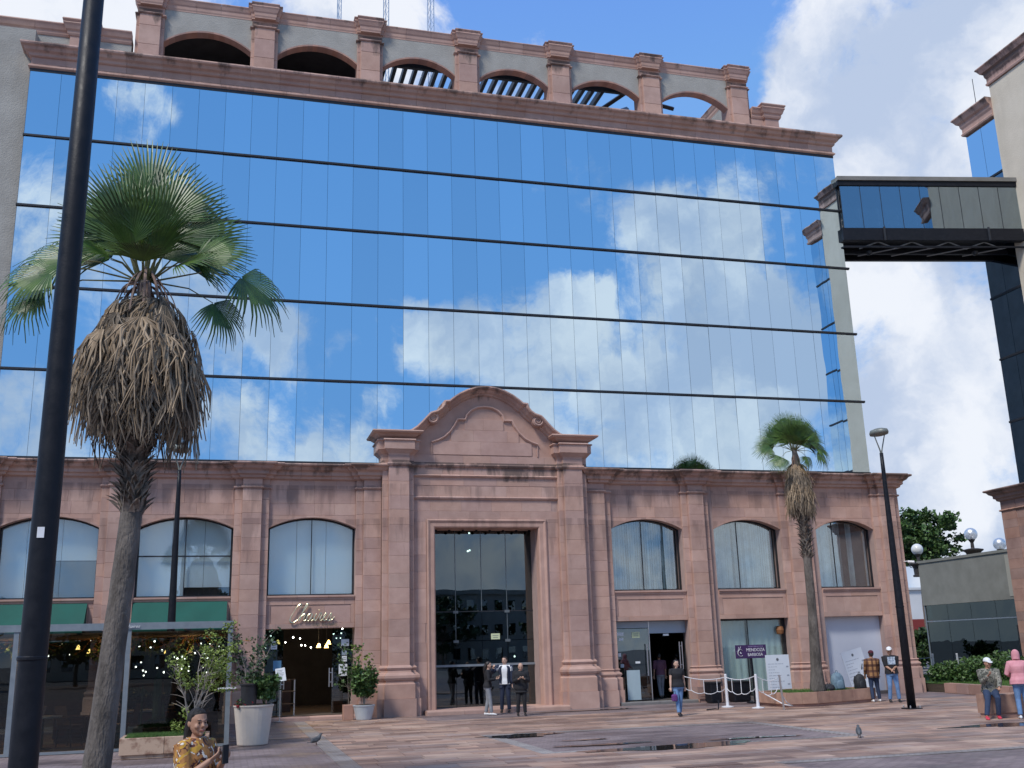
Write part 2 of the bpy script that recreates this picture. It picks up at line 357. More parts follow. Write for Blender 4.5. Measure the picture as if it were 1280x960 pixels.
def mirror_pane(name, col, wave=.002, wscale=1.0, rough=.0):
    m, nt, b = newmat(name); N, L = nt.nodes, nt.links
    b.inputs['Base Color'].default_value = (*col, 1); b.inputs['Metallic'].default_value = 1; b.inputs['Roughness'].default_value = rough
    geo = N.new('ShaderNodeNewGeometry'); mp = N.new('ShaderNodeMapping'); mp.inputs['Scale'].default_value = (1, 1, .45); L.new(geo.outputs['Position'], mp.inputs['Vector'])
    oi = N.new('ShaderNodeObjectInfo'); L.new(oi.outputs['Random'], mp.inputs['Location'])
    bn = N.new('ShaderNodeTexNoise'); bn.noise_dimensions = '4D'; L.new(oi.outputs['Random'], bn.inputs['W'])
    bn.inputs['Scale'].default_value = wscale; bn.inputs['Detail'].default_value = 1.5; L.new(mp.outputs[0], bn.inputs['Vector'])
    bp = N.new('ShaderNodeBump'); bp.inputs['Strength'].default_value = 1; bp.inputs['Distance'].default_value = wave; L.new(bn.outputs['Fac'], bp.inputs['Height']); L.new(bp.outputs[0], b.inputs['Normal'])
    # every pane has its own tint
    mr = N.new('ShaderNodeMapRange'); L.new(oi.outputs['Random'], mr.inputs['Value']); mr.inputs['To Min'].default_value = .93; mr.inputs['To Max'].default_value = 1.06
    hs = N.new('ShaderNodeHueSaturation'); hs.inputs['Color'].default_value = (*col, 1); L.new(mr.outputs[0], hs.inputs['Value']); L.new(hs.outputs[0], b.inputs['Base Color'])
    return m
def emit(name, col, st):
    m, nt, b = newmat(name); b.inputs['Base Color'].default_value = (*col, 1); b.inputs['Emission Color'].default_value = (*col, 1); b.inputs['Emission Strength'].default_value = st
    return m

STONE = pm('pink_stone', (.425,.272,.222), (.515,.345,.285), scale=1.6, rough=.85, bump=.45, bscale=26, rnd=.09,
           rnd_c=[(1,1,1),(1.04,1,.96),(.95,.93,.93),(1.05,1.03,1.02),(.98,.93,.90),(.92,.90,.92)])
add_stain(STONE, [(8.38,.62),(23.4,.7),(26.6,.5),(11.25,.7),(25.7,.9),(27.2,.9)], amount=.72, thr=.50, sc=1.6)
add_stain(STONE, [(22.4,.3),(7.55,1.4),(6.4,2.2)], amount=.42, thr=.57, sc=2.4, col=(.14,.09,.08), streak=.14)
STONE2 = pm('brown_stone', (.30,.185,.155), (.40,.26,.22), scale=1.6, rough=.85, bump=.35, bscale=26, rnd=.12,
           rnd_c=[(1,1,1),(1.1,1,.92),(.9,.9,.92),(1.02,.95,.9)])
add_stain(STONE2, [(8.1,.6),(25.7,.6),(27.2,.6)], amount=.6)
STONEWALL = pm('stone_backing', (.36,.25,.22), (.42,.30,.265), scale=3, rough=.9)
STUCCO = pm('grey_stucco', (.33,.315,.285), (.40,.385,.35), scale=1.3, rough=.95, bump=.8, bscale=22, bdist=.02)
add_stain(STUCCO, [(23.4,16)], amount=.16, thr=.55, sc=.9, col=(.2,.18,.15), streak=.12)
STUCCO_W = pm('warm_stucco', (.60,.53,.42), (.66,.585,.47), scale=1.0, rough=.95, bump=.6, bscale=18, bdist=.02)
add_stain(STUCCO_W, [(26,18)], amount=.12, thr=.58, sc=.7, col=(.25,.2,.15), streak=.1)
FASCIA = pm('olive_fascia', (.20,.195,.165), (.25,.245,.21), scale=1.1, rough=.9, bump=.2)
PANE = mirror_pane('blue_mirror_glass', (.64,.77,.85), wave=.0022, wscale=1.1)
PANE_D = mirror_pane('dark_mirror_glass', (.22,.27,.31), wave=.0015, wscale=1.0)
BAR = pm('dark_bronze', (.022,.024,.028), (.035,.035,.04), scale=6, rough=.45, metal=.3)
BLACKP = pm('black_paint', (.006,.007,.011), (.012,.013,.018), scale=9, rough=.42, bump=.15, bscale=60, rough2=.55, spec=.25)
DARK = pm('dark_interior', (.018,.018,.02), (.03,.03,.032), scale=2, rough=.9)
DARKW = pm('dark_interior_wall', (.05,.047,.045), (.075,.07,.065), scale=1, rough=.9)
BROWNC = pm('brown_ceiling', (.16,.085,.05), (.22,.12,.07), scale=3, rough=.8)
STEEL = pm('brushed_steel', (.55,.56,.57), (.62,.62,.63), scale=20, rough=.3, metal=.9)
ALU = pm('grey_frame_paint', (.19,.22,.245), (.24,.27,.295), scale=5, rough=.5, metal=.2)
WHITE = pm('white_paint', (.78,.78,.79), (.70,.70,.71), scale=8, rough=.5)
DOORGLASS = glassy('dark_door_glass', (.34,.42,.42), (.75,.85,.90), base_refl=.14, wave=.0012, wscale=.8)
WINGLASS = glassy('window_glass', (.90,.95,.96), (.85,.92,.95), base_refl=.12, wave=.002, wscale=.9)
SCREENGLASS = glassy('screen_glass', (.46,.50,.49), (.9,.95,.97), base_refl=.05, wave=.0008)
BRIDGEGLASS = glassy('bridge_glass', (.30,.38,.42), (.62,.74,.82), base_refl=.38, wave=.002)
LOWGLASS = glassy('low_building_glass', (.12,.17,.17), (.40,.50,.52), base_refl=.10, mx_refl=.42, wave=.002)

# ================================================================= GROUND
PAVE_C = [(1.2,1.04,.92),(1.02,.88,.82),(1.12,1.02,.95),(.86,.74,.70),(1.28,1.18,1.08),(.98,.92,.90),(.74,.63,.59),(1.14,.95,.84),(.92,.88,.90)]
def paving_mat(name, c1, c2, rnd_c, rnd, bscale=40, wet=True, brick=None):
    m = pm(name, c1, c2, scale=.9, detail=8, rough=.8, bump=.4, bscale=bscale, rnd=rnd, rnd_c=rnd_c)
    nt = m.node_tree; N, L = nt.nodes, nt.links; b = N['Principled BSDF']
    geo = N.new('ShaderNodeNewGeometry')
    if brick:
        br = N.new('ShaderNodeTexBrick'); L.new(geo.outputs['Position'], br.inputs['Vector']); br.inputs['Scale'].default_value = 1
        br.inputs['Brick Width'].default_value = brick[0]; br.inputs['Row Height'].default_value = brick[1]; br.inputs['Mortar Size'].default_value = .014
        br.inputs['Color1'].default_value = (1.12,1.1,1.1,1); br.inputs['Color2'].default_value = (.78,.76,.8,1); br.inputs['Mortar'].default_value = (.62,.6,.58,1); br.inputs['Bias'].default_value = .1
        src = b.inputs['Base Color'].links[0].from_socket
        m2 = N.new('ShaderNodeMix'); m2.data_type = 'RGBA'; m2.blend_type = 'MULTIPLY'; m2.inputs['Factor'].default_value = 1; L.new(src, m2.inputs[6]); L.new(br.outputs['Color'], m2.inputs[7]); L.new(m2.outputs[2], b.inputs['Base Color'])
    # damp patches left by rain
    mp = N.new('ShaderNodeMapping'); mp.inputs['Scale'].default_value = (.16, .42, 1); L.new(geo.outputs['Position'], mp.inputs['Vector'])
    nz = N.new('ShaderNodeTexNoise'); nz.inputs['Scale'].default_value = 1.6; nz.inputs['Detail'].default_value = 7; nz.inputs['Roughness'].default_value = .62; L.new(mp.outputs[0], nz.inputs['Vector'])
    mr = N.new('ShaderNodeMapRange'); L.new(nz.outputs['Fac'], mr.inputs['Value']); mr.inputs['From Min'].default_value = .47; mr.inputs['From Max'].default_value = .60
    src = b.inputs['Base Color'].links[0].from_socket
    m3 = N.new('ShaderNodeMix'); m3.data_type = 'RGBA'; m3.blend_type = 'MULTIPLY'; L.new(src, m3.inputs[6]); m3.inputs[7].default_value = (.50,.46,.45,1)
    mm = N.new('ShaderNodeMath'); mm.operation = 'MULTIPLY'; mm.inputs[1].default_value = .75; L.new(mr.outputs[0], mm.inputs[0]); L.new(mm.outputs[0], m3.inputs['Factor']); L.new(m3.outputs[2], b.inputs['Base Color'])
    rr = N.new('ShaderNodeMapRange'); L.new(mr.outputs[0], rr.inputs['Value']); rr.inputs['To Min'].default_value = .78; rr.inputs['To Max'].default_value = .38; L.new(rr.outputs[0], b.inputs['Roughness'])
    return m
SLAB = paving_mat('stone_slab', (.29,.21,.175), (.40,.305,.255), PAVE_C, .10)
COBBLE = paving_mat('purple_setts', (.215,.165,.16), (.29,.23,.22), None, 0, brick=(.26,.13))
STRIP = paving_mat('pale_setts', (.30,.27,.25), (.38,.345,.32), None, 0, brick=(.14,.10))
GROUNDM = pm('ground', (.16,.145,.135), (.22,.20,.19), scale=.3, rough=.9, bump=.2)
g = MB(); g.add([(-400,-400,-.06),(400,-400,-.06),(400,400,-.06),(-400,400,-.06)], [(0,1,2,3)])
tag(g.build('ground', GROUNDM), kind='structure')
plaza = MB().box(-30, 31, -12, 42, -.3, -.012).build('plaza_paving', COBBLE); tag(plaza, kind='structure')
# pale sett strips (border bands)
def strip(x0, x1, y0, y1): return MB().box(x0, x1, y0, y1, -.02, 0).build('sett_strip', STRIP, plaza)
strip(2.14, 2.50, 6, 34.0); strip(6.1, 6.42, 20.4, 25.6); strip(13.1, 13.4, 20.4, 25.6); strip(6.42, 13.1, 25.3, 25.6); strip(6.42, 13.1, 20.4, 20.66); strip(9.2, 30, 16.6, 16.9)
# slab fields: (x0,x1,y0,y1)
FIELDS = [(2.5, 30, 25.6, 31.6), (2.5, 6.1, 20.4, 25.6), (13.4, 30, 20.4, 25.6), (2.5, 30, 16.9, 20.4), (2.5, 9.2, 8, 16.9), (2.5, 6.0, 31.6, 34.3), (-9, 2.14, 27.6, 29.2)]
slabs = []
for (x0, x1, y0, y1) in FIELDS:
    y = y0
    while y < y1-.12:
        h = random.choice((.30,.36,.42)); h = min(h, y1-y)
        x = x0 - random.uniform(0, .8)
        while x < x1-.05:
            w = random.uniform(.5, 1.25)
            a, b2 = max(x, x0), min(x+w, x1)
            if b2-a > .08:
                slabs.append((a+.007, b2-.007, y+.007, y+h-.007, random.uniform(-.0015, .002)))
            x += w
        y += h
def in_view(x, y):
    p = RW.T @ np.array([x, y, -2.0]); 
    if p[2] <= 0: return None
    u, v = 640+F_PX*p[0]/p[2], 480+F_PX*p[1]/p[2]
    return (u, v) if -60 < u < 1340 and v < 985 else None
slabs.sort(key=lambda s: (in_view((s[0]+s[1])/2, s[2]) is None, (s[2]**2)/((s[1]-s[0])*(s[3]-s[2]))))
rest = MB()
for i, (a, b2, c, d, z) in enumerate(slabs):
    if i < 300: MB().box(a, b2, c, d, -.04, z).build('paving_slab', SLAB, plaza, origin=((a+b2)/2, (c+d)/2, 0))
    else: rest.box(a, b2, c, d, -.04, z)
rest.build('paving_slabs', SLAB, plaza, kind='stuff')
# puddles
m_w, nt_w, b_w = newmat('rain_water'); b_w.inputs['Base Color'].default_value = (.035,.03,.028,1); b_w.inputs['Roughness'].default_value = .03; b_w.inputs['IOR'].default_value = 1.33; b_w.inputs['Specular IOR Level'].default_value=.5
def puddle(cx, cy, rx, ry, seed, label):
    rg = random.Random(seed); ph = [rg.uniform(0, 6.28) for _ in range(5)]; vs = []
    for k in range(56):
        t = 2*pi*k/56; r = 1+.18*sin(2*t+ph[0])+.16*sin(3*t+ph[1])+.10*sin(5*t+ph[2])+.08*sin(9*t+ph[3])+.05*sin(14*t+ph[4])
        vs.append((cx+rx*r*cos(t), cy+ry*r*sin(t), .007))
    vs.append((cx, cy, .007)); mb = MB(); mb.add(vs, [(k, (k+1) % 56, 56) for k in range(56)])
    o = mb.build('puddle', m_w, origin=(cx, cy, 0)); tag(o, label, 'puddle', kind='structure')
puddle(8.9, 20.3, 1.6, .52, 1, 'dark rain puddle reflecting the windows, the widest one at the front of the plaza')
puddle(6.9, 24.9, .95, .45, 2, 'dark rain puddle on the paving in front of the tall entrance')
puddle(17.6, 20.9, 1.7, .40, 5, 'rain puddle on the paving at the feet of the seated man')
puddle(7.8, 21.6, .9, .16, 8, 'thin shallow puddle just behind the widest puddle')
puddle(11.2, 21.3, 1.0, .14, 11, 'thin puddle streak in the purple setts')
puddle(11.6, 33.4, 1.5, .30, 13, 'shallow puddle beside the right entrance pedestal')
puddle(7.9, 22.9, .5, .10, 14, 'small puddle streak between two larger puddles')

# ================================================================= MAIN BUILDING
BLD = thing('office_building', (8.7, 35.3, 0), 'large office block with blue mirror glass above a pink stone arcade base', 'building')
BLK = []                                    # stone blocks: (size, MB)
def rblock(x0, x1, yf, yb, z0, z1, c=.007, g=.0018):
    BLK.append(((x1-x0)*(z1-z0)*(2 if yf < 35.2 else 1), MB().cbox(x0+g, x1-g, yf, yb, z0+g, z1-g, c)))
def courses(z0, z1, h=.415):
    n = max(1, round((z1-z0)/h)); zs = [z0+(z1-z0)*k/n for k in range(n+1)]
    for k in range(1, n): zs[k] += random.uniform(-.05, .05)
    return zs
def shaft(x0, x1, yf, yb, z0, z1, h=.415):
    zs = courses(z0, z1, h)
    for a, b in zip(zs, zs[1:]):
        if x1-x0 > .95:
            s = x0+(x1-x0)*random.choice((.4,.6)); rblock(x0, s, yf, yb, a, b); rblock(s, x1, yf, yb, a, b)
        else: rblock(x0, x1, yf, yb, a, b)
YW = 35.32                                  # wall face
WZ0, WZS, WZC = 3.92, 6.17, 6.53            # upper window: sill, spring, crown
def arcz(x, x0, x1, zs=WZS, zc=WZC):
    w = (x1-x0)/2; h = zc-zs; R = (w*w+h*h)/(2*h); t = x-(x0+x1)/2
    return zc-R+sqrt(max(R*R-t*t, 0))
def archpoly(x0, x1, z0, ax0, ax1, n=12, zs=WZS, zc=WZC, inset=0):
    return [(x0, z0), (x1, z0)] + [(x1+(x0-x1)*k/n, arcz(x1+(x0-x1)*k/n, ax0, ax1, zs, zc)-inset) for k in range(n+1)]
BAYS = [(-11.15,-8.17),(-7.0,-4.03),(-2.88,.13),(1.26,4.16),(13.42,16.25),(17.55,20.32),(21.88,24.4)]
wall = MB()                                 # solid wall behind the blocks, with its openings left free
def wbox(x0, x1, z0, z1, yb=35.95): wall.box(x0, x1, YW+.012, yb, z0, z1)
edges = [-13.0]+[v for b in BAYS[:4] for v in b]+[6.87]
for a, b in ((-13.0,-11.15),(-8.17,-7.0),(-4.03,-2.88),(.13,1.26),(4.16,6.87),(10.55,13.42),(16.25,17.55),(20.32,21.88),(24.4,25.5)): wbox(a, b, -.2, 8.25)
for (x0, x1) in BAYS:
    wbox(x0, x1, 2.86, WZ0-.03)
    n = 14
    for k in range(n):
        a, b = x0+(x1-x0)*k/n, x0+(x1-x0)*(k+1)/n
        wall.prism([(a, arcz(a,x0,x1)), (b, arcz(b,x0,x1)), (b, 8.25), (a, 8.25)], YW+.012, 35.95)
wbox(6.87, 10.55, 6.15, 9.4)
wall.build('wall', STONEWALL, BLD)
# spandrel and frieze courses
def wall_field(x0, x1, z0, z1, arch=None, bw=.78, yf=YW, h=.47):
    zs = courses(z0, z1, h)
    for a, b in zip(zs, zs[1:]):
        x = x0; off = random.uniform(.3, bw)
        cuts = [x0]
        while cuts[-1] < x1-.45: cuts.append(min(cuts[-1]+(off if len(cuts)==1 else bw*random.uniform(.85,1.15)), x1))
        if x1-cuts[-1] > 1e-3: cuts.append(x1)
        for p, q in zip(cuts, cuts[1:]):
            if arch:
                ax0, ax1 = arch
                lo = lambda x: arcz(x, ax0, ax1) if ax0 < x < ax1 else WZS
                xs = [p+(q-p)*k/6 for k in range(7)]
                low = [max(a, lo(x)) for x in xs]
                if all(l >= b-.01 for l in low): continue
                if any(l > a+1e-6 for l in low):
                    poly = [(x+(.003 if k==0 else -.003 if k==6 else 0), min(l, b-.004)+.003) for k, (x, l) in enumerate(zip(xs, low))]+[(q-.003, b-.003), (p+.003, b-.003)]
                    BLK.append(((q-p)*(b-a), MB().prism(poly, yf, YW+.03))); continue
            rblock(p, q, yf, YW+.03, a, b, .006)
PIL = [(-12.2,-11.15),(-8.17,-7.0),(-4.03,-2.88),(.13,1.26),(16.25,17.33),(20.32,21.6),(24.4,25.62)]
for i, (x0, x1) in enumerate(BAYS):
    wall_field(x0, x1, WZS, 7.85, (x0, x1))
    # lintel panel between window and shop front: rails and a sunk panel
    wall_field(x0, x1, 3.62, WZ0-.03, bw=1.5, yf=YW-.02, h=.3); wall_field(x0, x1, 2.86, 3.02, bw=1.5, yf=YW-.02, h=.16)
    for k in range(3):
        a = x0+.14+(x1-x0-.28)*k/3; rblock(a, a+(x1-x0-.28)/3, YW, YW+.03, 3.02, 3.62, .006)
    rblock(x0, x0+.14, YW-.02, YW+.03, 3.02, 3.62); rblock(x1-.14, x1, YW-.02, YW+.03, 3.02, 3.62)
    # arch moulding: thin soffit lip
    mb = MB()
    for k in range(14):
        a, b = x0+(x1-x0)*k/14, x0+(x1-x0)*(k+1)/14
        mb.prism([(a, arcz(a,x0,x1)-.012), (b, arcz(b,x0,x1)-.012), (b, arcz(b,x0,x1)+.05), (a, arcz(a,x0,x1)+.05)], YW-.035, YW+.2)
    mb.build('arch_moulding', STONE, BLD)
# sill mouldings
SILLP = [(-.02,3.80),(.05,3.80),(.05,3.84),(.09,3.87),(.09,3.93),(-.02,3.93)]
for (x0, x1) in BAYS: sweep_pieces('window_sill', [(x0+.01, YW), (x1-.01, YW)], SILLP, STONE, BLD, seg=1.0)
# ordinary pilasters: two steps, base and cap
ENT_PATH = [(-13.0, YW)]
for (x0, x1) in PIL:
    xi0, xi1 = x0+(x1-x0)*.22, x1-(x1-x0)*.22
    last = x1 > 25
    wa = x0+.03
    shaft(x0+.0, xi0, 35.20, 35.34, 1.22, 7.9); shaft(xi1, x1, 35.20, 35.34, 1.22, 7.9)
    shaft(xi0-.002, xi1+.002, 35.06, 35.34, 1.22, 7.9)
    P = [(x0-.0, YW+.02), (x0-.0, 35.20), (xi0, 35.20), (xi0, 35.06), (xi1, 35.06), (xi1, 35.20), (x1, 35.20), (x1, YW+.02)]
    if last: P = P[:-1]+[(x1, 40.0)]
    base = [(-.02,1.24),(.02,1.24),(.045,1.21),(.02,1.17),(.02,1.13),(.07,1.10),(.09,1.05),(.07,1.0),(.05,.98),(.05,.94),(-.02,.94)]
    sweep_pieces('pilaster_base', P, base, STONE, BLD, seg=1.2)
    ped = [(-.02,.945),(.085,.945),(.10,.90),(.10,.52),(.13,.50),(.13,-.02),(-.02,-.02)]
    sweep_pieces('pedestal_stone', P, [(-.02,.945),(.085,.945),(.10,.90),(.10,.52),(-.02,.52)], STONE, BLD, seg=1.2)
    sweep_pieces('pedestal_stone', P, [(-.02,.515),(.13,.515),(.13,-.02),(-.02,-.02)], STONE, BLD, seg=1.2)
    sweep_pieces('capital_band', P, [(-.02,7.46),(.03,7.46),(.055,7.50),(.03,7.54),(-.02,7.54)], STONE, BLD, seg=1.5)
    mb = MB().box(xi0+.02, xi1-.02, 35.14, 35.3, -.02, 1.2); mb.box(x0+.02, x1-.02, 35.25, 35.34, -.02, 1.2); mb.build('pedestal_core', STONEWALL, BLD)
# entablature of the base: follows every pilaster
def ent_path(xs, x_start, x_end, y=YW):
    P = [(x_start, y)]
    for (x0, x1) in xs:
        xi0, xi1 = x0+(x1-x0)*.22, x1-(x1-x0)*.22
        if x0 <= x_start+.01: P = [(x_start, 35.20)]
        else: P += [(x0, y), (x0, 35.20)]
        P += [(xi0, 35.20), (xi0, 35.06), (xi1, 35.06), (xi1, 35.20), (x1, 35.20)]
        P += [(x1, y)] if x1 < 25 else [(x1, 42.0)]
    if P[-1][0] < x_end: P.append((x_end, y))
    return P
CORN = [(o, z-.06) for o, z in [(-.05,8.36),(.44,8.36),(.46,8.32),(.44,8.28),(.36,8.25),(.30,8.16),(.21,8.11),(.19,8.08),(.19,7.99),(.12,7.95),(.10,7.88),(.02,7.84),(-.05,7.84)]]
EL = ent_path(PIL[:4]+[(4.16,5.06)], -13.0, 5.06); EL = [p for p in EL if p[0] <= 4.97]+[(5.0, 35.20)]
ER = [(12.42, 35.20)]+ent_path([(12.4,13.42)]+PIL[4:], 12.4, 25.62)[1:]
sweep_pieces('cornice_stone', EL, CORN, STONE, BLD); sweep_pieces('cornice_stone', ER, CORN, STONE, BLD)
# half pilasters beside the portal
for x0, x1, xi in ((4.16,5.0,4.40),(12.45,13.42,13.16)):
    a, b = (xi, x1) if x0 < 8 else (x0, xi)
    shaft(a, b, 35.06, 35.34, 1.22, 7.9)
    shaft(x0, xi, 35.20, 35.34, 1.22, 7.9) if x0 < 8 else shaft(xi, x1, 35.20, 35.34, 1.22, 7.9)
    P = [(x0, YW), (x0, 35.20), (xi, 35.20), (xi, 35.06), (x1, 35.06)] if x0 < 8 else [(x0, 35.06), (xi, 35.06), (xi, 35.20), (x1, 35.20), (x1, YW)]
    sweep_pieces('pilaster_base', P, base, STONE, BLD); sweep_pieces('pedestal_stone', P, [(-.02,.945),(.085,.945),(.10,.90),(.10,.52),(-.02,.52)], STONE, BLD)
    sweep_pieces('pedestal_stone', P, [(-.02,.515),(.13,.515),(.13,-.02),(-.02,-.02)], STONE, BLD)
    sweep_pieces('capital_band', P, [(-.02,7.46),(.03,7.46),(.055,7.50),(.03,7.54),(-.02,7.54)], STONE, BLD)

# ---------------------------------------------------------------- portal with curved gable
PC = 8.70; YP = 34.98                        # centre, face of the portal wall
port = MB(); port.box(6.0, 6.60, YP+.012, 35.9, -.1, 9.4); port.box(10.80, 11.4, YP+.012, 35.9, -.1, 9.4); port.box(6.5, 10.9, YP+.012, 35.9, 6.30, 9.4)
port.box(5.02, 6.06, 34.82, 35.9, -.1, 9.1); port.box(11.34, 12.38, 34.82, 35.9, -.1, 9.1)
port.build('portal_wall', STONEWALL, BLD)
half = [(4.05,9.44),(2.95,9.45),(2.72,9.52),(2.52,9.66),(2.33,9.85),(2.16,10.04),(2.04,10.16),(1.93,10.20),(1.80,10.24),(1.66,10.34),(1.57,10.46),(1.54,10.60),(1.36,10.62),(1.25,10.71),(1.0,10.89),(.7,11.04),(.35,11.15),(0,11.19)]
gable = [(PC+x, z) for x, z in half]+[(PC-x, z) for x, z in half[-2::-1]]
gp = [(x, z) for x, z in gable if abs(x-PC) < 3.4]; gp = [(PC+3.4, 9.44)]+gp+[(PC-3.4, 9.44)]
MB().prism([(PC+3.4, 8.2)]+gp+[(PC-3.4, 8.2)], YP+.01, 35.9).build('gable', STONE, BLD)
def sweep_xz(name, path, prof, mat, y0, segs=None):
    """profile (inward offset below the curve, distance out towards the viewer) along an x-z curve travelled right to left over the top"""
    P = [Vector(p) for p in path]; D = [(P[i+1]-P[i]).normalized() for i in range(len(P)-1)]; Nn = [Vector((-d.y, d.x)) for d in D]
    rings = []
    for i, p in enumerate(P):
        m = Nn[0] if i == 0 else Nn[-1] if i == len(P)-1 else (Nn[i-1]+Nn[i])/max(1+Nn[i-1].dot(Nn[i]), .35)
        rings.append([(p.x+m.x*a, y0-b, p.y+m.y*a) for a, b in prof])
    segs = segs or [(0, len(P)-1)]
    for a, b in segs: MB().loft(rings[a:b+1][::-1]).build(name, mat, BLD, origin=rings[a][0])
GP = [(-.0,-.3),(-.0,.40),(.05,.42),(.09,.38),(.12,.28),(.19,.20),(.24,.10),(.27,.08),(.30,0),(.30,-.3)]
gm = [p for p in gable if abs(p[0]-PC) < 2.97]
k = len(gm); sweep_xz('gable_moulding', gm, GP, STONE, YP, [(0,3),(3,6),(6,10),(10,12),(12,15),(15,17),(17,19),(19,21),(21,k-7),(k-7,k-4),(k-4,k-1)] if k > 24 else None)
# flat shoulders of the gable over the two big pilasters
SH = [(-.05,9.45),(.40,9.45),(.42,9.41),(.38,9.36),(.28,9.33),(.20,9.26),(.10,9.21),(.08,9.17),(0,9.15),(-.05,9.15)]
for s in (-1, 1):
    X = lambda v: PC+s*v
    A = [(X(3.68),35.9),(X(3.68),34.78),(X(2.75),34.78),(X(2.75),YP)]
    if s > 0: A = [(X(2.75),YP),(X(2.75),34.78),(X(3.68),34.78),(X(3.68),35.9)]
    sweep_pieces('gable_shoulder', A, SH, STONE, BLD)
    MB().box(min(X(2.77),X(3.66)), max(X(2.77),X(3.66)), 34.8, 35.9, 9.0, 9.43).build('gable_shoulder', STONE, BLD)
    # capital block (breaks forward), neck, astragal
    ci0, ci1 = sorted((X(2.80), X(3.50)))
    a0, a1 = sorted((X(2.62), X(3.70)))
    C1 = [(a0,35.6),(a0,34.80),(ci0,34.80),(ci0,34.64),(ci1,34.64),(ci1,34.80),(a1,34.80),(a1,35.6)]
    sweep_pieces('capital_stone', C1, [(-.05,9.15),(.20,9.15),(.22,9.11),(.17,9.07),(.17,8.80),(.14,8.78),(.06,8.69),(.03,8.66),(.01,8.60),(-.05,8.60)], STONE, BLD, seg=1.3)
    sweep_pieces('capital_stone', C1, [(-.05,8.61),(.012,8.61),(.012,8.34),(-.05,8.34)], STONE, BLD, seg=1.3)
    sweep_pieces('capital_band', C1, [(-.05,8.35),(.04,8.35),(.07,8.30),(.05,8.25),(.01,8.22),(-.05,8.22)], STONE, BLD, seg=1.3)
    shaft(a0, ci0, 34.80, 34.99, 1.52, 8.25, .52) ; shaft(ci1, a1, 34.80, 34.99, 1.52, 8.25, .52); shaft(ci0-.002, ci1+.002, 34.64, 34.99, 1.52, 8.25, .52)
    MB().box(a0+.01, a1-.01, 34.83, 35.6, 8.2, 9.2).build('capital_core', STONEWALL, BLD)
    B1 = [(-.05,1.60),(.01,1.60),(.04,1.57),(.075,1.52),(.05,1.46),(.03,1.44),(.05,1.37),(.10,1.35),(.155,1.28),(.16,1.20),(.13,1.13),(.10,1.11),(.10,1.04),(-.05,1.04)]
    sweep_pieces('pilaster_base', C1, B1, STONE, BLD, seg=1.6)
    sweep_pieces('pedestal_stone', C1, [(-.05,1.045),(.12,1.045),(.15,1.0),(.15,.55),(-.05,.55)], STONE, BLD, seg=1.6)
    sweep_pieces('pedestal_stone', C1, [(-.05,.545),(.185,.545),(.185,-.02),(-.05,-.02)], STONE, BLD, seg=1.6)
    MB().box(a0+.02, a1-.02, 34.84, 35.5, -.02, 1.6).box(ci0+.02, ci1-.02, 34.68, 34.9, -.02, 1.6).build('pedestal_core', STONEWALL, BLD)
    # scroll
    cx, cz = X(1.92), 9.97; rings = []
    for q in range(30):
        t = q/29*2*pi*1.75; r = .20*(1-.78*q/29); ang = (pi/2+t) if s < 0 else (pi/2-t)
        rings.append((cx+r*cos(ang), cz+r*sin(ang), .045*(1-.55*q/29)))
    mb = MB(); mb.tube([(x, YP-.30, z) for x, z, _ in rings], [w for _, _, w in rings], n=6)
    t_ = [(cx+.20*cos(a*pi/10), cz+.20*sin(a*pi/10)) for a in range(20)]
    mb.prism(t_, YP-.28, YP+.1); mb.build('gable_scroll', STONE, BLD, origin=(cx, YP, cz))
# raised outline on the gable field
ih = [(1.96,8.70),(1.96,9.18),(1.72,9.26),(1.50,9.38),(1.30,9.57),(1.14,9.80),(1.02,10.03),(.74,10.03),(.68,10.2),(.52,10.37),(.28,10.49),(0,10.52)]
inner = [(PC+x, z) for x, z in ih]+[(PC-x, z) for x, z in ih[-2::-1]]
sweep_xz('gable_outline', inner[1:-1], [(0,-.02),(0,.075),(.03,.085),(.055,.06),(.075,.02),(.075,-.02)], STONE, YP)
sweep_xz('gable_outline', [inner[1], (PC+1.96, 8.70)][::-1], [(0,-.02),(0,.03),(.04,.03),(.04,-.02)], STONE, YP)
sweep_xz('gable_outline', [(PC-1.96, 9.18), (PC-1.96, 8.70)], [(0,-.02),(0,.03),(.04,.03),(.04,-.02)], STONE, YP)
# facing courses of the gable field (above the band) and of the portal wall
def field(x0, x1, z0, z1, yf, h, bw):
    zs = courses(z0, z1, h)
    for a, b in zip(zs, zs[1:]):
        cuts = [x0]; first = random.uniform(.4, 1)*bw
        while cuts[-1] < x1-.35: cuts.append(min(cuts[-1]+(first if len(cuts) == 1 else bw), x1))
        for p, q in zip(cuts, cuts[1:]): rblock(p, q, yf, yf+.06, a, b, .004, .0015)
field(6.08, 11.32, 8.36, 8.70, YP-.004, .34, 1.0); field(PC-1.9, PC+1.9, 8.72, 9.20, YP-.02, .48, 1.9)
field(PC-1.25, PC+1.25, 9.20, 9.62, YP-.02, .42, 1.25); field(PC-.75, PC+.75, 9.62, 10.02, YP-.02, .4, .75)
field(6.08, 11.32, 7.62, 7.92, YP-.004, .3, 1.2); field(6.08, 11.32, 7.99, 8.22, YP-.02, .25, 1.1); field(6.08, 11.32, 6.34, 7.12, YP-.004, .39, 1.1); field(6.08, 11.32, 7.2, 7.6, YP-.02, .4, 1.3)
field(6.08, 6.54, .0, 6.34, YP-.004, .6, 1.0); field(10.86, 11.32, .0, 6.34, YP-.004, .6, 1.0)
LN = [(6.08, YP), (11.32, YP)]
sweep_pieces('portal_band', LN, [(-.05,8.37),(.09,8.37),(.11,8.33),(.08,8.28),(.03,8.25),(.02,8.22),(-.05,8.22)], STONE, BLD)
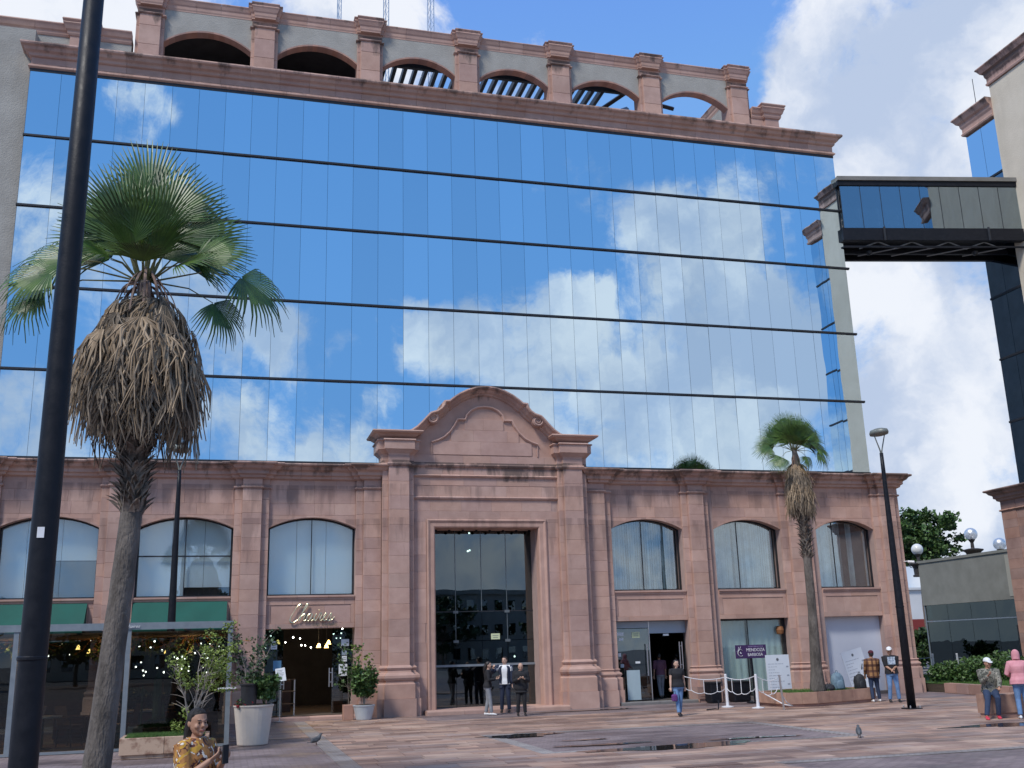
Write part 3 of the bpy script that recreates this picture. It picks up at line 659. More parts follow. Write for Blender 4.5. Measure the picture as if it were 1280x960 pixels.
sweep_pieces('portal_band', LN, [(-.05,8.0),(.05,8.0),(.085,7.96),(.05,7.92),(.02,7.90),(-.05,7.90)], STONE, BLD)
sweep_pieces('portal_band', LN, [(-.05,7.23),(.06,7.23),(.08,7.19),(.05,7.14),(.02,7.12),(-.05,7.12)], STONE, BLD)
# door surround
DX0, DX1, DZT = 6.87, 10.55, 6.14
sur = [(DX1+.02, -.0), (DX1+.02, DZT), (DX0-.02, DZT), (DX0-.02, -.0)]
sweep_xz('door_surround', sur, [(-.30,-.05),(-.30,.05),(-.25,.075),(-.20,.05),(-.17,.03),(-.05,.03),(-.02,.01),(0,-.02),(0,-.85),(-.05,-.85)], STONE, YP, [(0,1),(1,2),(2,3)])
# emit the stone blocks: the largest as parts of their own
BLK.sort(key=lambda t: -t[0])
restb = MB()
for i, (s, mb) in enumerate(BLK):
    if i < 300: mb.build('stone_block', STONE, BLD, origin=mb.v[0])
    else: restb.add(mb.v, mb.f)
restb.build('stone_blocks', STONE, BLD, kind='stuff')
print('stone blocks', len(BLK))

# ---------------------------------------------------------------- curtain wall
GX0, GX1, YG = -7.37, 24.52, 35.24
ROWS = [8.40, 11.31, 14.18, 17.05, 19.65, 22.15]
MX = [GX0]+[x for x in [-0.74+.9345*k for k in range(-7, 28)] if GX0+.3 < x < GX1-.3]+[GX1]
rg = random.Random(3)
for r in range(5):
    for a, b in zip(MX, MX[1:]):
        z0, z1 = ROWS[r]+.03, ROWS[r+1]-.03; cx, cz = (a+b)/2, (z0+z1)/2; w, h = (b-a)/2-.0045, (z1-z0)/2
        mb = MB().add([(-w,0,-h),(w,0,-h),(w,0,h),(-w,0,h),(-w,.024,-h),(w,.024,-h),(w,.024,h),(-w,.024,h)],
                      [(0,1,2,3),(0,4,5,1),(1,5,6,2),(2,6,7,3),(3,7,4,0),(5,4,7,6)])
        key = (round(w, 3), round(h, 3))
        if key not in globals().setdefault('PANEMESH', {}):
            o = mb.build('window_pane', PANE, BLD, local=True, origin=(0,0,0)); PANEMESH[key] = o.data
        else:
            o = bpy.data.objects.new('window_pane', PANEMESH[key]); COL.objects.link(o); o.parent = BLD
        o.location = Vector((cx, YG, cz))-BLD.location
        big = 2.2 if rg.random() < .12 else 1.0
        o.rotation_euler = (radians(rg.gauss(0, .13)*big), 0, radians(rg.gauss(0, .17)*big))
MB().box(GX0-.02, GX1+.01, YG+.045, YG+.3, 8.3, 22.4).build('glazing_backing', pm('blue_sealant', (.05,.09,.14), (.07,.11,.17), scale=3, rough=.6), BLD)
for z in ROWS[1:5]:
    MB().box(GX0-.03, GX1+.12, YG-.07, YG+.03, z-.034, z+.034).box(GX0-.03, GX1+.12, YG-.035, YG+.03, z-.05, z-.034).build('floor_bar', BAR, BLD, origin=(GX0, YG, z))
MB().box(GX0-.03, GX1+.03, YG-.03, YG+.03, 8.34, 8.42).build('floor_bar', BAR, BLD, origin=(GX0, YG, 8.4))
# body
MB().box(GX0+.05, GX1-.02, YG+.3, 52, 8.2, 22.9).build('upper_body', STUCCO, BLD)
MB().box(-13, 25.4, 43, 52, 0, 8.2).build('rear_body', STUCCO, BLD)
MB().box(25.2, 25.45, 35.9, 43, 0, 8.2).build('side_wall', STONEWALL, BLD)
MB().box(-13, 25.4, YG+.1, 43, 8.0, 8.33).build('terrace_roof', DARKW, BLD)
# stucco wing on the left
MB().box(-8.65, GX0-.02, 35.62, 48, 8.3, 24.0).build('stucco_wing', STUCCO, BLD)
# top cornice
TC = [(-.3,23.12),(.36,23.12),(.38,23.06),(.36,23.01),(.27,22.97),(.22,22.87),(.13,22.82),(.11,22.78),(.11,22.72),(.08,22.69),(.02,22.67),(.02,22.42),(.06,22.38),(.10,22.33),(.10,22.29),(.02,22.24),(-.3,22.24)]
sweep_pieces('top_cornice_stone', [(GX0+.02, 36.1), (GX0+.02, YG+.02), (GX1-.02, YG+.02), (GX1-.02, 40)], TC[:12]+[(-.3,22.42)], STONE, BLD, seg=1.05)
sweep_pieces('top_cornice_stone', [(GX0+.02, 36.1), (GX0+.02, YG+.02), (GX1-.02, YG+.02), (GX1-.02, 40)], [(-.3,22.415)]+[(.02,22.415)]+TC[12:], STONE, BLD, seg=1.3)
MB().box(GX0+.1, GX1-.1, YG+.2, 37, 22.2, 23.08).build('cornice_core', STONEWALL, BLD)
MB().box(GX0-.02, GX1, YG-.01, YG+.2, 22.13, 22.26).build('cornice_flashing', BAR, BLD)
# roof arcade
YR = 36.15; AC = [-3.6,.57,4.63,8.57,12.51,16.56,20.68]; HW = .50
ZR0, ZRS, ZRC, ZRE = 23.05, 24.50, 25.12, 25.85
for c0, c1 in zip(AC, AC[1:]):
    a, b = c0+HW-.02, c1-HW+.02; n = 16; mb = MB()
    for k in range(n):
        p, q = a+(b-a)*k/n, a+(b-a)*(k+1)/n
        mb.prism([(p, arcz(p,a,b,ZRS,ZRC)), (q, arcz(q,a,b,ZRS,ZRC)), (q, ZRE+.2), (p, ZRE+.2)], YR, YR+.36)
    mb.build('arch_panel', STUCCO, BLD, origin=((a+b)/2, YR, 25))
    mb = MB()
    for k in range(n):
        p, q = a+(b-a)*k/n, a+(b-a)*(k+1)/n
        mb.prism([(p, arcz(p,a,b,ZRS,ZRC)-.07), (q, arcz(q,a,b,ZRS,ZRC)-.07), (q, arcz(q,a,b,ZRS,ZRC)-.002), (p, arcz(p,a,b,ZRS,ZRC)-.002)], YR-.02, YR+.37)
    mb.build('arch_band', STONE2, BLD, origin=((a+b)/2, YR, 25))
def pier(c, y=YR, hw=HW):
    for (a, b) in zip(*[iter(zs) for zs in ([ZR0, 24.15, 24.95], [24.15, 24.95, 25.42])]):
        MB().cbox(c-hw+.12, c+hw-.12, y-.24, y+.6, a+.002, b-.002).build('pier_stone', STONE, BLD, origin=(c, y, a))
        MB().cbox(c-hw, c+hw, y-.12, y+.58, a+.002, b-.002).build('pier_stone', STONE, BLD, origin=(c, y, a))
for c in AC: pier(c)
RP = [(YR)]
P = [(AC[0]-HW, YR+.6)]
for c in AC:
    P += [(c-HW, YR), (c-HW, YR-.12), (c-HW+.12, YR-.12), (c-HW+.12, YR-.24), (c+HW-.12, YR-.24), (c+HW-.12, YR-.12), (c+HW, YR-.12), (c+HW, YR)]
P[0:2] = [(AC[0]-HW, YR+.6)]
P = P[:-1]+[(AC[-1]+HW, YR+.6)]
sweep_pieces('parapet_stone', P, [(-.2,26.32),(.12,26.32),(.14,26.28),(.11,26.22),(.07,26.10),(.04,26.05),(.03,25.94),(.01,25.88),(.01,25.84),(-.2,25.84)], STONE, BLD, seg=1.1)
# pier heads stand a little higher than the parapet between them
for c in AC:
    q = [(c-HW, YR+.58), (c-HW, YR-.12), (c-HW+.12, YR-.12), (c-HW+.12, YR-.24), (c+HW-.12, YR-.24), (c+HW-.12, YR-.12), (c+HW, YR-.12), (c+HW, YR+.58)]
    sweep_pieces('pier_cap', q, [(-.2,26.46),(.13,26.46),(.15,26.42),(.11,26.36),(.10,26.33),(-.2,26.33)], STONE, BLD, seg=2)
    sweep_pieces('pier_cap', q, [(-.05,25.50),(.03,25.50),(.06,25.46),(.03,25.42),(-.05,25.42)], STONE, BLD, seg=2)
    MB().box(c-HW+.02, c+HW-.02, YR-.06, YR+.56, 25.40, 26.44).build('pier_core', STONE, BLD, origin=(c, YR, 26))
MB().box(AC[0], AC[-1], YR+.05, YR+.5, 25.9, 26.30).build('parapet_core', STONEWALL, BLD)
# lower parapet left and right of the arcade
LP = [(-.2,24.55),(.17,24.55),(.19,24.50),(.15,24.44),(.10,24.30),(.05,24.25),(.04,24.15),(.01,24.08),(-.2,24.05)]
sweep_pieces('parapet_stone', [(-8.65, 44), (-8.65, 36.0), (-6.35, 36.0), (-6.35, 35.84), (-5.45, 35.84), (-5.45, 36.0), (-4.2, 36.0)], LP, STONE, BLD, seg=1.1)
sweep_pieces('pier_cap', [(-6.35, 36.3), (-6.35, 35.84), (-5.45, 35.84), (-5.45, 36.3)], [(-.2,24.68),(.20,24.68),(.22,24.63),(.17,24.56),(-.2,24.56)], STONE, BLD, seg=2)
MB().box(-6.30, -5.50, 35.86, 36.5, 23.3, 24.67).build('pier_core', STONE, BLD, origin=(-5.9, 36, 24))
MB().box(-8.6, -4.2, 36.02, 36.6, 23.2, 24.45).build('parapet_wall', STUCCO, BLD)
sweep_pieces('parapet_stone', [(21.2, 36.0), (21.75, 36.0), (21.75, 35.84), (22.5, 35.84), (22.5, 44)], LP, STONE, BLD, seg=1.1)
sweep_pieces('pier_cap', [(21.75, 36.3), (21.75, 35.84), (22.5, 35.84), (22.5, 36.6)], [(-.2,24.68),(.20,24.68),(.22,24.63),(.17,24.56),(-.2,24.56)], STONE, BLD, seg=2)
MB().box(21.8, 22.45, 35.88, 36.5, 23.3, 24.67).build('pier_core', STONE, BLD, origin=(22.1, 36, 24))
MB().box(21.2, 22.4, 36.02, 36.6, 23.2, 24.45).build('parapet_wall', STONE, BLD)
# roof room behind the first two arches, pergola behind the next three, side arcade behind the last
MB().box(-4.0, 4.6, 38.6, 46, 23.0, 26.0).build('roof_room', DARKW, BLD)
MB().box(-4.0, 4.6, 36.75, 38.6, 25.2, 25.4).build('roof_slab', DARK, BLD)
for i in range(27):
    x = 4.9+i*.43
    if x > 15.2: continue
    MB().box(x, x+.15, 36.8, 44.6, 25.25, 25.52).build('pergola_beam', BAR, BLD, origin=(x, 36.8, 25.4))
MB().box(4.7, 16.0, 36.75, 36.9, 25.0, 25.25).build('pergola_beam', BAR, BLD, origin=(4.7, 36.8, 25.1))
MB().box(4.7, 16.0, 44.4, 44.6, 25.0, 25.25).build('pergola_beam', BAR, BLD, origin=(4.7, 44.5, 25.1))
for (x0, y0, z0, x1, y1, z1) in ((13.0,37.6,24.5,17.2,39.0,25.3),(14.2,38.4,24.3,16.0,37.2,25.4),(13.6,37.4,24.35,17.0,37.9,24.7),(15.4,37.0,24.2,16.6,38.8,25.5),(16.4,37.4,25.2,18.3,37.6,25.05),(17.0,37.5,24.5,17.45,37.7,24.5)):
    MB().tube([(x0,y0,z0),(x1,y1,z1)], .11, n=4).build('fallen_beam', BAR, BLD, origin=(x0,y0,z0))
XS = 21.05
for i, y0 in enumerate((37.3, 41.3, 45.3)):
    y1 = y0+3.2; n = 12; mb = MB(); mb2 = MB()
    for k in range(n):
        p, q = y0+(y1-y0)*k/n, y0+(y1-y0)*(k+1)/n
        mb.add([(XS, p, arcz(p,y0,y1,ZRS,ZRC)), (XS, q, arcz(q,y0,y1,ZRS,ZRC)), (XS, q, 26.05), (XS, p, 26.05),(XS+.5, p, arcz(p,y0,y1,ZRS,ZRC)), (XS+.5, q, arcz(q,y0,y1,ZRS,ZRC)), (XS+.5, q, 26.05), (XS+.5, p, 26.05)],
               [(0,3,2,1),(4,5,6,7),(0,1,5,4),(2,3,7,6)])
    mb.build('arch_panel', STUCCO, BLD, origin=(XS, y0, 25))
    MB().box(XS-.15, XS+.5, y1, y1+.8, 23.2, 26.2).build('pier_stone', STONE, BLD, origin=(XS, y1, 24))
pp = []
for y0 in (45.3, 41.3, 37.3): pp += [(XS, y0+4.0), (XS-.15, y0+4.0), (XS-.15, y0+3.2), (XS, y0+3.2)]
pp += [(XS, 36.8)]
sweep_pieces('parapet_stone', pp, [(-.2,26.32),(.12,26.32),(.14,26.28),(.11,26.22),(.07,26.10),(.04,26.05),(.03,25.94),(.01,25.88),(.01,25.84),(-.2,25.84)], STONE, BLD, seg=1.1)

# ---------------------------------------------------------------- upper windows of the base
BLIND = pm('pale_roller_blind', (.88,.90,.90), (.92,.92,.92), scale=.8, rough=.8)
BLINDG = pm('grey_roller_blind', (.20,.23,.25), (.24,.27,.29), scale=.8, rough=.8)
SLAT = pm('vertical_blind_slat', (.30,.35,.36), (.48,.54,.55), scale=3, rough=.75, rnd=.35)
YWIN = 35.68
def pane_poly(xa, xb, z0, z1, ax):
    """part of an arched window between xa..xb, z0..z1"""
    n = 7; xs = [xa+(xb-xa)*k/n for k in range(n+1)]
    top = [(x, min(arcz(x, *ax)-.03, z1)) for x in xs][::-1]
    return [(xa, z0), (xb, z0)]+top
def wpane(xa, xb, z0, z1, ax, y=YWIN, mat=None, name='window_pane'):
    return MB().prism(pane_poly(xa+.006, xb-.006, z0+.006, z1-.006, ax), y, y+.012).build(name, mat or WINGLASS, BLD, origin=(xa, y, z0))
def window_frame(ax, xs):
    x0, x1 = ax; mb = MB(); mb.box(x0, x1, YWIN-.03, YWIN+.05, WZ0-.02, WZ0+.07); mb.box(x0, x0+.05, YWIN-.03, YWIN+.05, WZ0, WZS+.05); mb.box(x1-.05, x1, YWIN-.03, YWIN+.05, WZ0, WZS+.05)
    n = 14
    for k in range(n):
        a, b = x0+(x1-x0)*k/n, x0+(x1-x0)*(k+1)/n
        mb.prism([(a, arcz(a,x0,x1)-.05), (b, arcz(b,x0,x1)-.05), (b, arcz(b,x0,x1)), (a, arcz(a,x0,x1))], YWIN-.03, YWIN+.05)
    for x, w in xs: mb.prism(pane_poly(x-w, x+w, WZ0, 9, ax), YWIN-.015, YWIN+.03)
    mb.build('window_frame', BAR, BLD, origin=(x0, YWIN, WZ0))
WIN_DIV = {1:[.02,.27,.50,.62,.98], 2:[.02,.36,.50,.70,.98], 3:[.02,.33,.5,.67,.98], 0:[.02,.5,.98], 4:[.02,.47,.93], 5:[.02,.40,.92], 6:[.02,.36,.93]}
for i, ax in enumerate(BAYS):
    x0, x1 = ax; L = x1-x0; dv = [x0+L*d for d in WIN_DIV[i]]
    window_frame(ax, [(dv[len(dv)//2], .014)])
    for a, b in zip(dv, dv[1:]): wpane(a, b, WZ0+.06, 9, ax)
    if i <= 3:
        # roller blinds; each drop its own
        zlow = {0:4.0, 1:3.98, 2:4.26, 3:3.98}[i]
        for k, (a, b) in enumerate(zip(dv, dv[1:])):
            if i == 1 and k >= 2:
                wpane(a, b, 5.15, 9, ax, YWIN+.10, BLIND, 'roller_blind'); wpane(a, b, 4.0, 5.14, ax, YWIN+.12, BLINDG, 'roller_blind'); continue
            if i == 2:
                wpane(a, b, 5.28, 9, ax, YWIN+.10, BLIND, 'roller_blind'); wpane(a, b, zlow if k >= 2 else 3.98, 5.26, ax, YWIN+.12, BLIND, 'roller_blind'); continue
            wpane(a, b, zlow, 9, ax, YWIN+.10, BLIND, 'roller_blind')
        if i == 2: MB().box(x0, x1, YWIN-.02, YWIN+.02, 5.25, 5.29).build('window_bar', BAR, BLD, origin=(x0, YWIN, 5.2))
    else:
        n = 30; gaps = {4:(.47,.70,.93), 5:(.34,.93), 6:(.36,.55,.93)}[i]
        for k in range(n):
            f = (k+.5)/n; xm = x0+L*f
            if f > .955: continue
            ang = random.uniform(.15, .6) if i == 4 else random.uniform(.0, .35)
            if any(abs(f-g_) < .014 for g_ in gaps): continue
            if i == 6 and .58 < f < .93 and random.random() < .62: continue
            zt = arcz(min(max(xm, x0+.05), x1-.05), x0, x1)-.05; w = L/n*.52
            mb = MB(); c, s = cos(ang)*w, sin(ang)*w; yc = YWIN+.16
            mb.add([(xm-c,yc-s,WZ0+.1),(xm+c,yc+s,WZ0+.1),(xm+c,yc+s,zt),(xm-c,yc-s,zt),(xm-c,yc-s+.004,WZ0+.1),(xm+c,yc+s+.004,WZ0+.1),(xm+c,yc+s+.004,zt),(xm-c,yc-s+.004,zt)],
                   [(0,1,2,3),(5,4,7,6),(0,3,7,4),(1,5,6,2),(3,2,6,7),(0,4,5,1)])
            mb.build('blind_slat', SLAT, BLD, origin=(xm, yc, WZ0))
    MB().box(x0-.1, x1+.1, YWIN+.32, YWIN+.36, WZ0-.1, 6.7).build('window_backing', DARKW, BLD, origin=(x0, YWIN, WZ0))
# ---------------------------------------------------------------- rooms behind the shop fronts
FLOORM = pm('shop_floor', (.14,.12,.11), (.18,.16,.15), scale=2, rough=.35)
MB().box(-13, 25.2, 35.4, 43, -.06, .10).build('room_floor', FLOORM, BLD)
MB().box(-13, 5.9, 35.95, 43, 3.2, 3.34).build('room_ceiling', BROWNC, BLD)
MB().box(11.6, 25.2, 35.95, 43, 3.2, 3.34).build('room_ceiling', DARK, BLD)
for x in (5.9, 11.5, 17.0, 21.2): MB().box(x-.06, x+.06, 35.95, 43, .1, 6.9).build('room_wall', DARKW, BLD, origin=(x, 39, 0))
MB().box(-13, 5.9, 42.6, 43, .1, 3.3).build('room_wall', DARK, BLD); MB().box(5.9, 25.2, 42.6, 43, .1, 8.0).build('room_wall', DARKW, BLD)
# portal glazing: four tall panes, two rows, doors below
YD = 35.92; dv = [DX0, DX0+.235*3.68, DX0+.49*3.68, DX0+.74*3.68, DX1]
for k in range(4):
    for (a, b) in ((.14,2.32),(2.34,3.32),(3.34,6.16)):
        MB().box(dv[k]+.008, dv[k+1]-.008, YD, YD+.015, a, b).build('door_pane' if b < 3 else 'window_pane', DOORGLASS, BLD, origin=(dv[k], YD, a))
GREYFIN = pm('grey_fin', (.09,.11,.12), (.12,.14,.15), scale=4, rough=.4)
for k in (1,2,3): MB().box(dv[k]-.009, dv[k]+.012, YD-.01, YD+.28, 3.34 if k == 2 else 2.34, 6.14).build('glass_fin', GREYFIN, BLD, origin=(dv[k], YD, 3))
MB().box(DX0, DX1, YD-.02, YD+.03, 3.315, 3.345).build('transom', BAR, BLD)
MB().box(DX0, DX1, YD-.07, YD-.03, 1.47, 1.545).build('push_rail', ALU, BLD)
for k in (1, 3):
    for z in (2.30, 3.30): MB().box(dv[k]-.09, dv[k]+.09, YD-.03, YD-.003, z-.03, z+.06).build('patch_fitting', GREYFIN, BLD, origin=(dv[k], YD, z))
for k in range(8): MB().ball((DX0+.12+k*.49, 35.6, 6.10), .055, 8, 5).build('spot_lamp', BLACKP, BLD, origin=(DX0+.12+k*.49, 35.6, 6.1))
NOTE_Y = pm('pale_green_paper', (.62,.68,.42), scale=5, rough=.7); NOTE_W = pm('white_paper', (.74,.77,.78), scale=5, rough=.7); NOTE_B = pm('blue_paper', (.10,.25,.42), (.14,.32,.5), scale=8, rough=.6)
INKM = pm('grey_ink', (.12,.13,.15), scale=5, rough=.7)
def note(x, z, w, h, mat=NOTE_W, y=YD-.012, name='notice', par=None, marks=0):
    par = par or BLD
    o = MB().box(x-w/2, x+w/2, y, y+.004, z-h/2, z+h/2).build(name, mat, par, origin=(x, y, z))
    for k in range(marks):
        zz = z+h/2-h*(k+1)/(marks+1); ww = w*random.uniform(.25,.38)
        MB().box(x-ww, x+ww, y-.003, y-.0005, zz-.008, zz+.008).build('printed_line', INKM, o)
    return o
note(9.15, 2.46, .32, .20, NOTE_Y, marks=2)
# roof-light dots seen through the portal glass
GLOW = emit('warm_bulb', (1.0,.80,.50), 9); GLOWW = emit('white_bulb', (1.0,.95,.86), 10)
for (x, y, z) in ((8.5,37.2,5.55),(8.57,37.2,5.58),(8.75,38,6.3),(10.4,38.0,1.75)): MB().ball((x, y, z), .035, 8, 5).build('ceiling_light', GLOWW, BLD, origin=(x, y, z))
# entrance step
def rounded_step(x0, x1, y0, y1, z1, name, mat, par=None):
    r = z1*.35; poly = [(y0, -.02), (y0, z1-r), (y0+.3*r, z1-.3*r), (y0+r, z1), (y1, z1), (y1, -.02)]
    n = max(1, round((x1-x0)/1.2))
    for k in range(n):
        a, b = x0+(x1-x0)*k/n+.003, x0+(x1-x0)*(k+1)/n-.003; vs = [(a, y, z) for y, z in poly]+[(b, y, z) for y, z in poly]; m = len(poly)
        MB().add(vs, [tuple(range(m)), tuple(range(2*m-1, m-1, -1))]+[(i, i+m, (i+1)%m+m, (i+1)%m) for i in range(m)]).build(name, mat, par or BLD, origin=(a, y0, 0))
rounded_step(6.42, 11.30, 34.35, 35.9, .135, 'entrance_step', STONE)
# ---- shop fronts on the right
YS = 35.62
sf = BAYS[4]; xm = sf[0]+(sf[1]-sf[0])*.49
PALEFILM = pm('blue_grey_film', (.30,.37,.44), (.35,.42,.49), scale=1, rough=.3)
MB().box(sf[0], xm, YS, YS+.03, 2.62, 2.85).build('transom_panel', PALEFILM, BLD); MB().box(xm+.02, sf[1], YS, YS+.03, 2.42, 2.85).build('transom_panel', PALEFILM, BLD)
MB().box(sf[0]+.02, xm-.01, YS, YS+.015, .13, 2.6).build('door_pane', DOORGLASS, BLD)
dl = MB().box(xm+.02, sf[1]-.1, YS+.02, YS+.035, .13, 2.4)
ang = radians(78); dl.v = [(sf[1]-.06+(x-(sf[1]-.1))*cos(ang)-(y-YS)*sin(ang), YS-(x-(sf[1]-.1))*sin(ang)+(y-YS)*cos(ang), z) for x, y, z in dl.v]; dl.build('door_pane', DOORGLASS, BLD)
MB().box(xm-.015, xm+.015, YS-.02, YS+.04, .1, 2.85).build('door_post', STEEL, BLD)
def pull(x, z0, z1, y, par=BLD, two=False):
    mb = MB().tube([(x, y-.09, z0), (x, y-.09, z1)], .022, 8)
    for z in (z0+.12, z1-.12): mb.tube([(x, y-.09, z), (x, y, z)], .012, 6)
    if two: mb.tube([(x+.10, y-.09, z0), (x+.10, y-.09, z1)], .022, 8); mb.tube([(x, y-.09, z1-.15), (x+.10, y-.09, z1-.15)], .012, 6); mb.tube([(x, y-.09, z0+.15), (x+.10, y-.09, z0+.15)], .012, 6)
    mb.build('door_handle', STEEL, par, origin=(x, y, z0))
pull(xm-.14, .95, 2.05, YS); pull(sf[1]-.36, 1.15, 2.1, YS-.1, two=True)
note(sf[0]+.28, 2.42, .26, .11, y=YS-.01); note(sf[0]+.30, 2.24, .17, .09, y=YS-.01); note(sf[0]+.88, 2.38, .30, .20, NOTE_Y, y=YS-.01, marks=2)
note(sf[0]+.22, 1.70, .11, .12, y=YS-.01); note(sf[0]+.9, 1.42, .18, .07, y=YS-.01); note(sf[0]+.30, 1.32, .13, .12, PALEFILM, y=YS-.01); note(sf[0]+2.05, 2.36, .22, .07, y=YS-.01)
board = MB().box(sf[0]+.42, sf[0]+.92, YS-.10, YS-.07, .14, 1.16).build('poster', pm('pale_blue_board', (.36,.46,.50), (.40,.50,.54), scale=3, rough=.5), BLD, origin=(sf[0]+.4, YS, .1))
rounded_step(sf[0]-.05, sf[1]+.05, 35.0, 35.7, .10, 'shop_step', pm('dark_step', (.16,.15,.15), (.2,.19,.18), scale=4, rough=.8))
sf = BAYS[5]; SHOPGLASS = glassy('shop_glass', (.93,.97,.96), (.7,.75,.75), base_refl=.05, mx_refl=.5); CURT = pm('green_grey_curtain', (.52,.60,.58), (.58,.66,.64), scale=1, rough=.85)
def curtain(x0, x1, z0, z1, y, folds, amp, mat, name='curtain'):
    n = folds*6; mb = MB(); vs = []
    for k in range(n+1):
        x = x0+(x1-x0)*k/n; yy = y+amp*sin(2*pi*k/6+.6*sin(k*.31)); vs += [(x, yy, z0), (x, yy, z1)]
    b = len(vs); vs += [(x, yy+.01, z) for x, yy, z in vs]
    mb.add(vs, [(2*k, 2*k+2, 2*k+3, 2*k+1) for k in range(n)]+[(b+2*k+2, b+2*k, b+2*k+1, b+2*k+3) for k in range(n)])
    return mb.build(name, mat, BLD, origin=(x0, y, z0), smooth=True)
xm = sf[0]+(sf[1]-sf[0])*.44
for a, b in ((sf[0]+.03, xm-.01), (xm+.01, sf[1]-.1)): MB().box(a, b, YS, YS+.012, .12, 2.84).build('window_pane', SHOPGLASS, BLD, origin=(a, YS, .1))
curtain(sf[0]+.03, xm-.03, .15, 2.8, YS+.14, 4, .02, CURT); curtain(xm+.04, sf[1]-.1, .15, 2.8, YS+.14, 5, .02, CURT)
MB().box(xm-.012, xm+.012, YS-.01, YS+.03, .1, 2.85).box(sf[0], sf[1], YS-.02, YS+.04, 2.8, 2.85).box(sf[1]-.12, sf[1], YS-.02, YS+.1, .1, 2.85).build('window_frame', BAR, BLD)
bell = thing('siren_box', (sf[1]-.25, YS-.06, 2.42), 'small round brown siren box on the glass above the white text board', 'siren box')
MB().lathe([(.02,-.16),(.12,-.13),(.155,0),(.12,.13),(.02,.16)], n=14).build('housing', pm('rust_brown', (.22,.09,.03), (.3,.13,.05), scale=9, rough=.7), bell, local=True, origin=(0,0,0))
sf = BAYS[6]; WPANEL = pm('pale_lilac_panel', (.60,.63,.70), (.64,.67,.74), scale=.7, rough=.45)
MB().box(sf[0], sf[1], YS-.02, YS+.02, .06, 2.86).build('shop_front_panel', WPANEL, BLD)
# ---- restaurant front
sf = BAYS[3]
RP_ = [(sf[0], sf[0]+.62), (sf[1]-.72, sf[1])]
for a, b in RP_: MB().box(a+.02, b-.02, YS, YS+.012, .14, 2.82).build('door_pane', DOORGLASS, BLD, origin=(a, YS, .1))
pull(sf[0]+.54, .95, 1.55, YS, two=True); pull(sf[1]-.80, .98, 1.58, YS, two=True)
note(sf[0]+.30, 2.35, .20, .26, y=YS-.01, marks=3); note(sf[1]-.28, 2.38, .26, .22, y=YS-.01); note(sf[1]-.30, 2.05, .17, .14, PALEFILM, y=YS-.01); note(sf[1]-.30, 1.86, .16, .18, y=YS-.01, marks=2); note(sf[1]-.34, 1.50, .28, .38, y=YS-.01, marks=4); note(sf[0]+.42, 1.70, .26, .32, NOTE_B, y=YS-.01)
rounded_step(sf[0]-.05, sf[1]+.05, 35.0, 35.7, .10, 'shop_step', STONE)
rb = random.Random(11); PEND = emit('amber_shade', (1.0,.62,.18), 5)
for k in range(46):
    x = rb.uniform(sf[0]-.3, sf[1]+.2) if k < 30 else rb.uniform(-6.5, .9); y = rb.uniform(36.6, 41); z = rb.uniform(2.2, 3.1)
    if k % 3 == 0: z = max(z, 2.6)
    bb = MB().ball((x, y, z), rb.uniform(.022, .034), 8, 5).build('string_bulb', GLOWW, BLD, origin=(x, y, z))
for k in range(9):
    x = rb.uniform(sf[0]+.4, sf[1]-.3) if k < 5 else rb.uniform(-6, .5); y = rb.uniform(37.2, 40); z = rb.uniform(2.2, 2.5)
    MB().lathe([(.085,z-.07),(.05,z+.02),(.015,z+.08)], (x, y), 10).build('pendant_shade', PEND, BLD, origin=(x, y, z)); MB().tube([(x,y,z+.07),(x,y,3.2)], .006, 4).build('pendant_cord', BLACKP, BLD, origin=(x,y,z))
for (x, y, w) in ((2.7, 38.6, 26), (-1.4, 38.6, 22), (-5.4, 38.6, 22)):
    l = bpy.data.objects.new('restaurant_lamp', bpy.data.lights.new('restaurant_lamp', 'POINT')); COL.objects.link(l); l.location = (x, y, 2.7); l.data.energy = w; l.data.color = (1, .68, .36); l.data.shadow_soft_size = .15; l.parent = BLD; l.location = Vector((x, y, 2.7))-BLD.location
# tables and bar inside
WOODD = pm('dark_wood', (.07,.035,.02), (.11,.055,.03), scale=6, rough=.5)
MB().box(1.6, 2.3, 38.2, 38.6, .1, 1.15).build('reception_desk', WOODD, BLD); MB().box(-6.8, .4, 40.8, 41.4, .1, 1.2).build('bar_counter', WOODD, BLD)
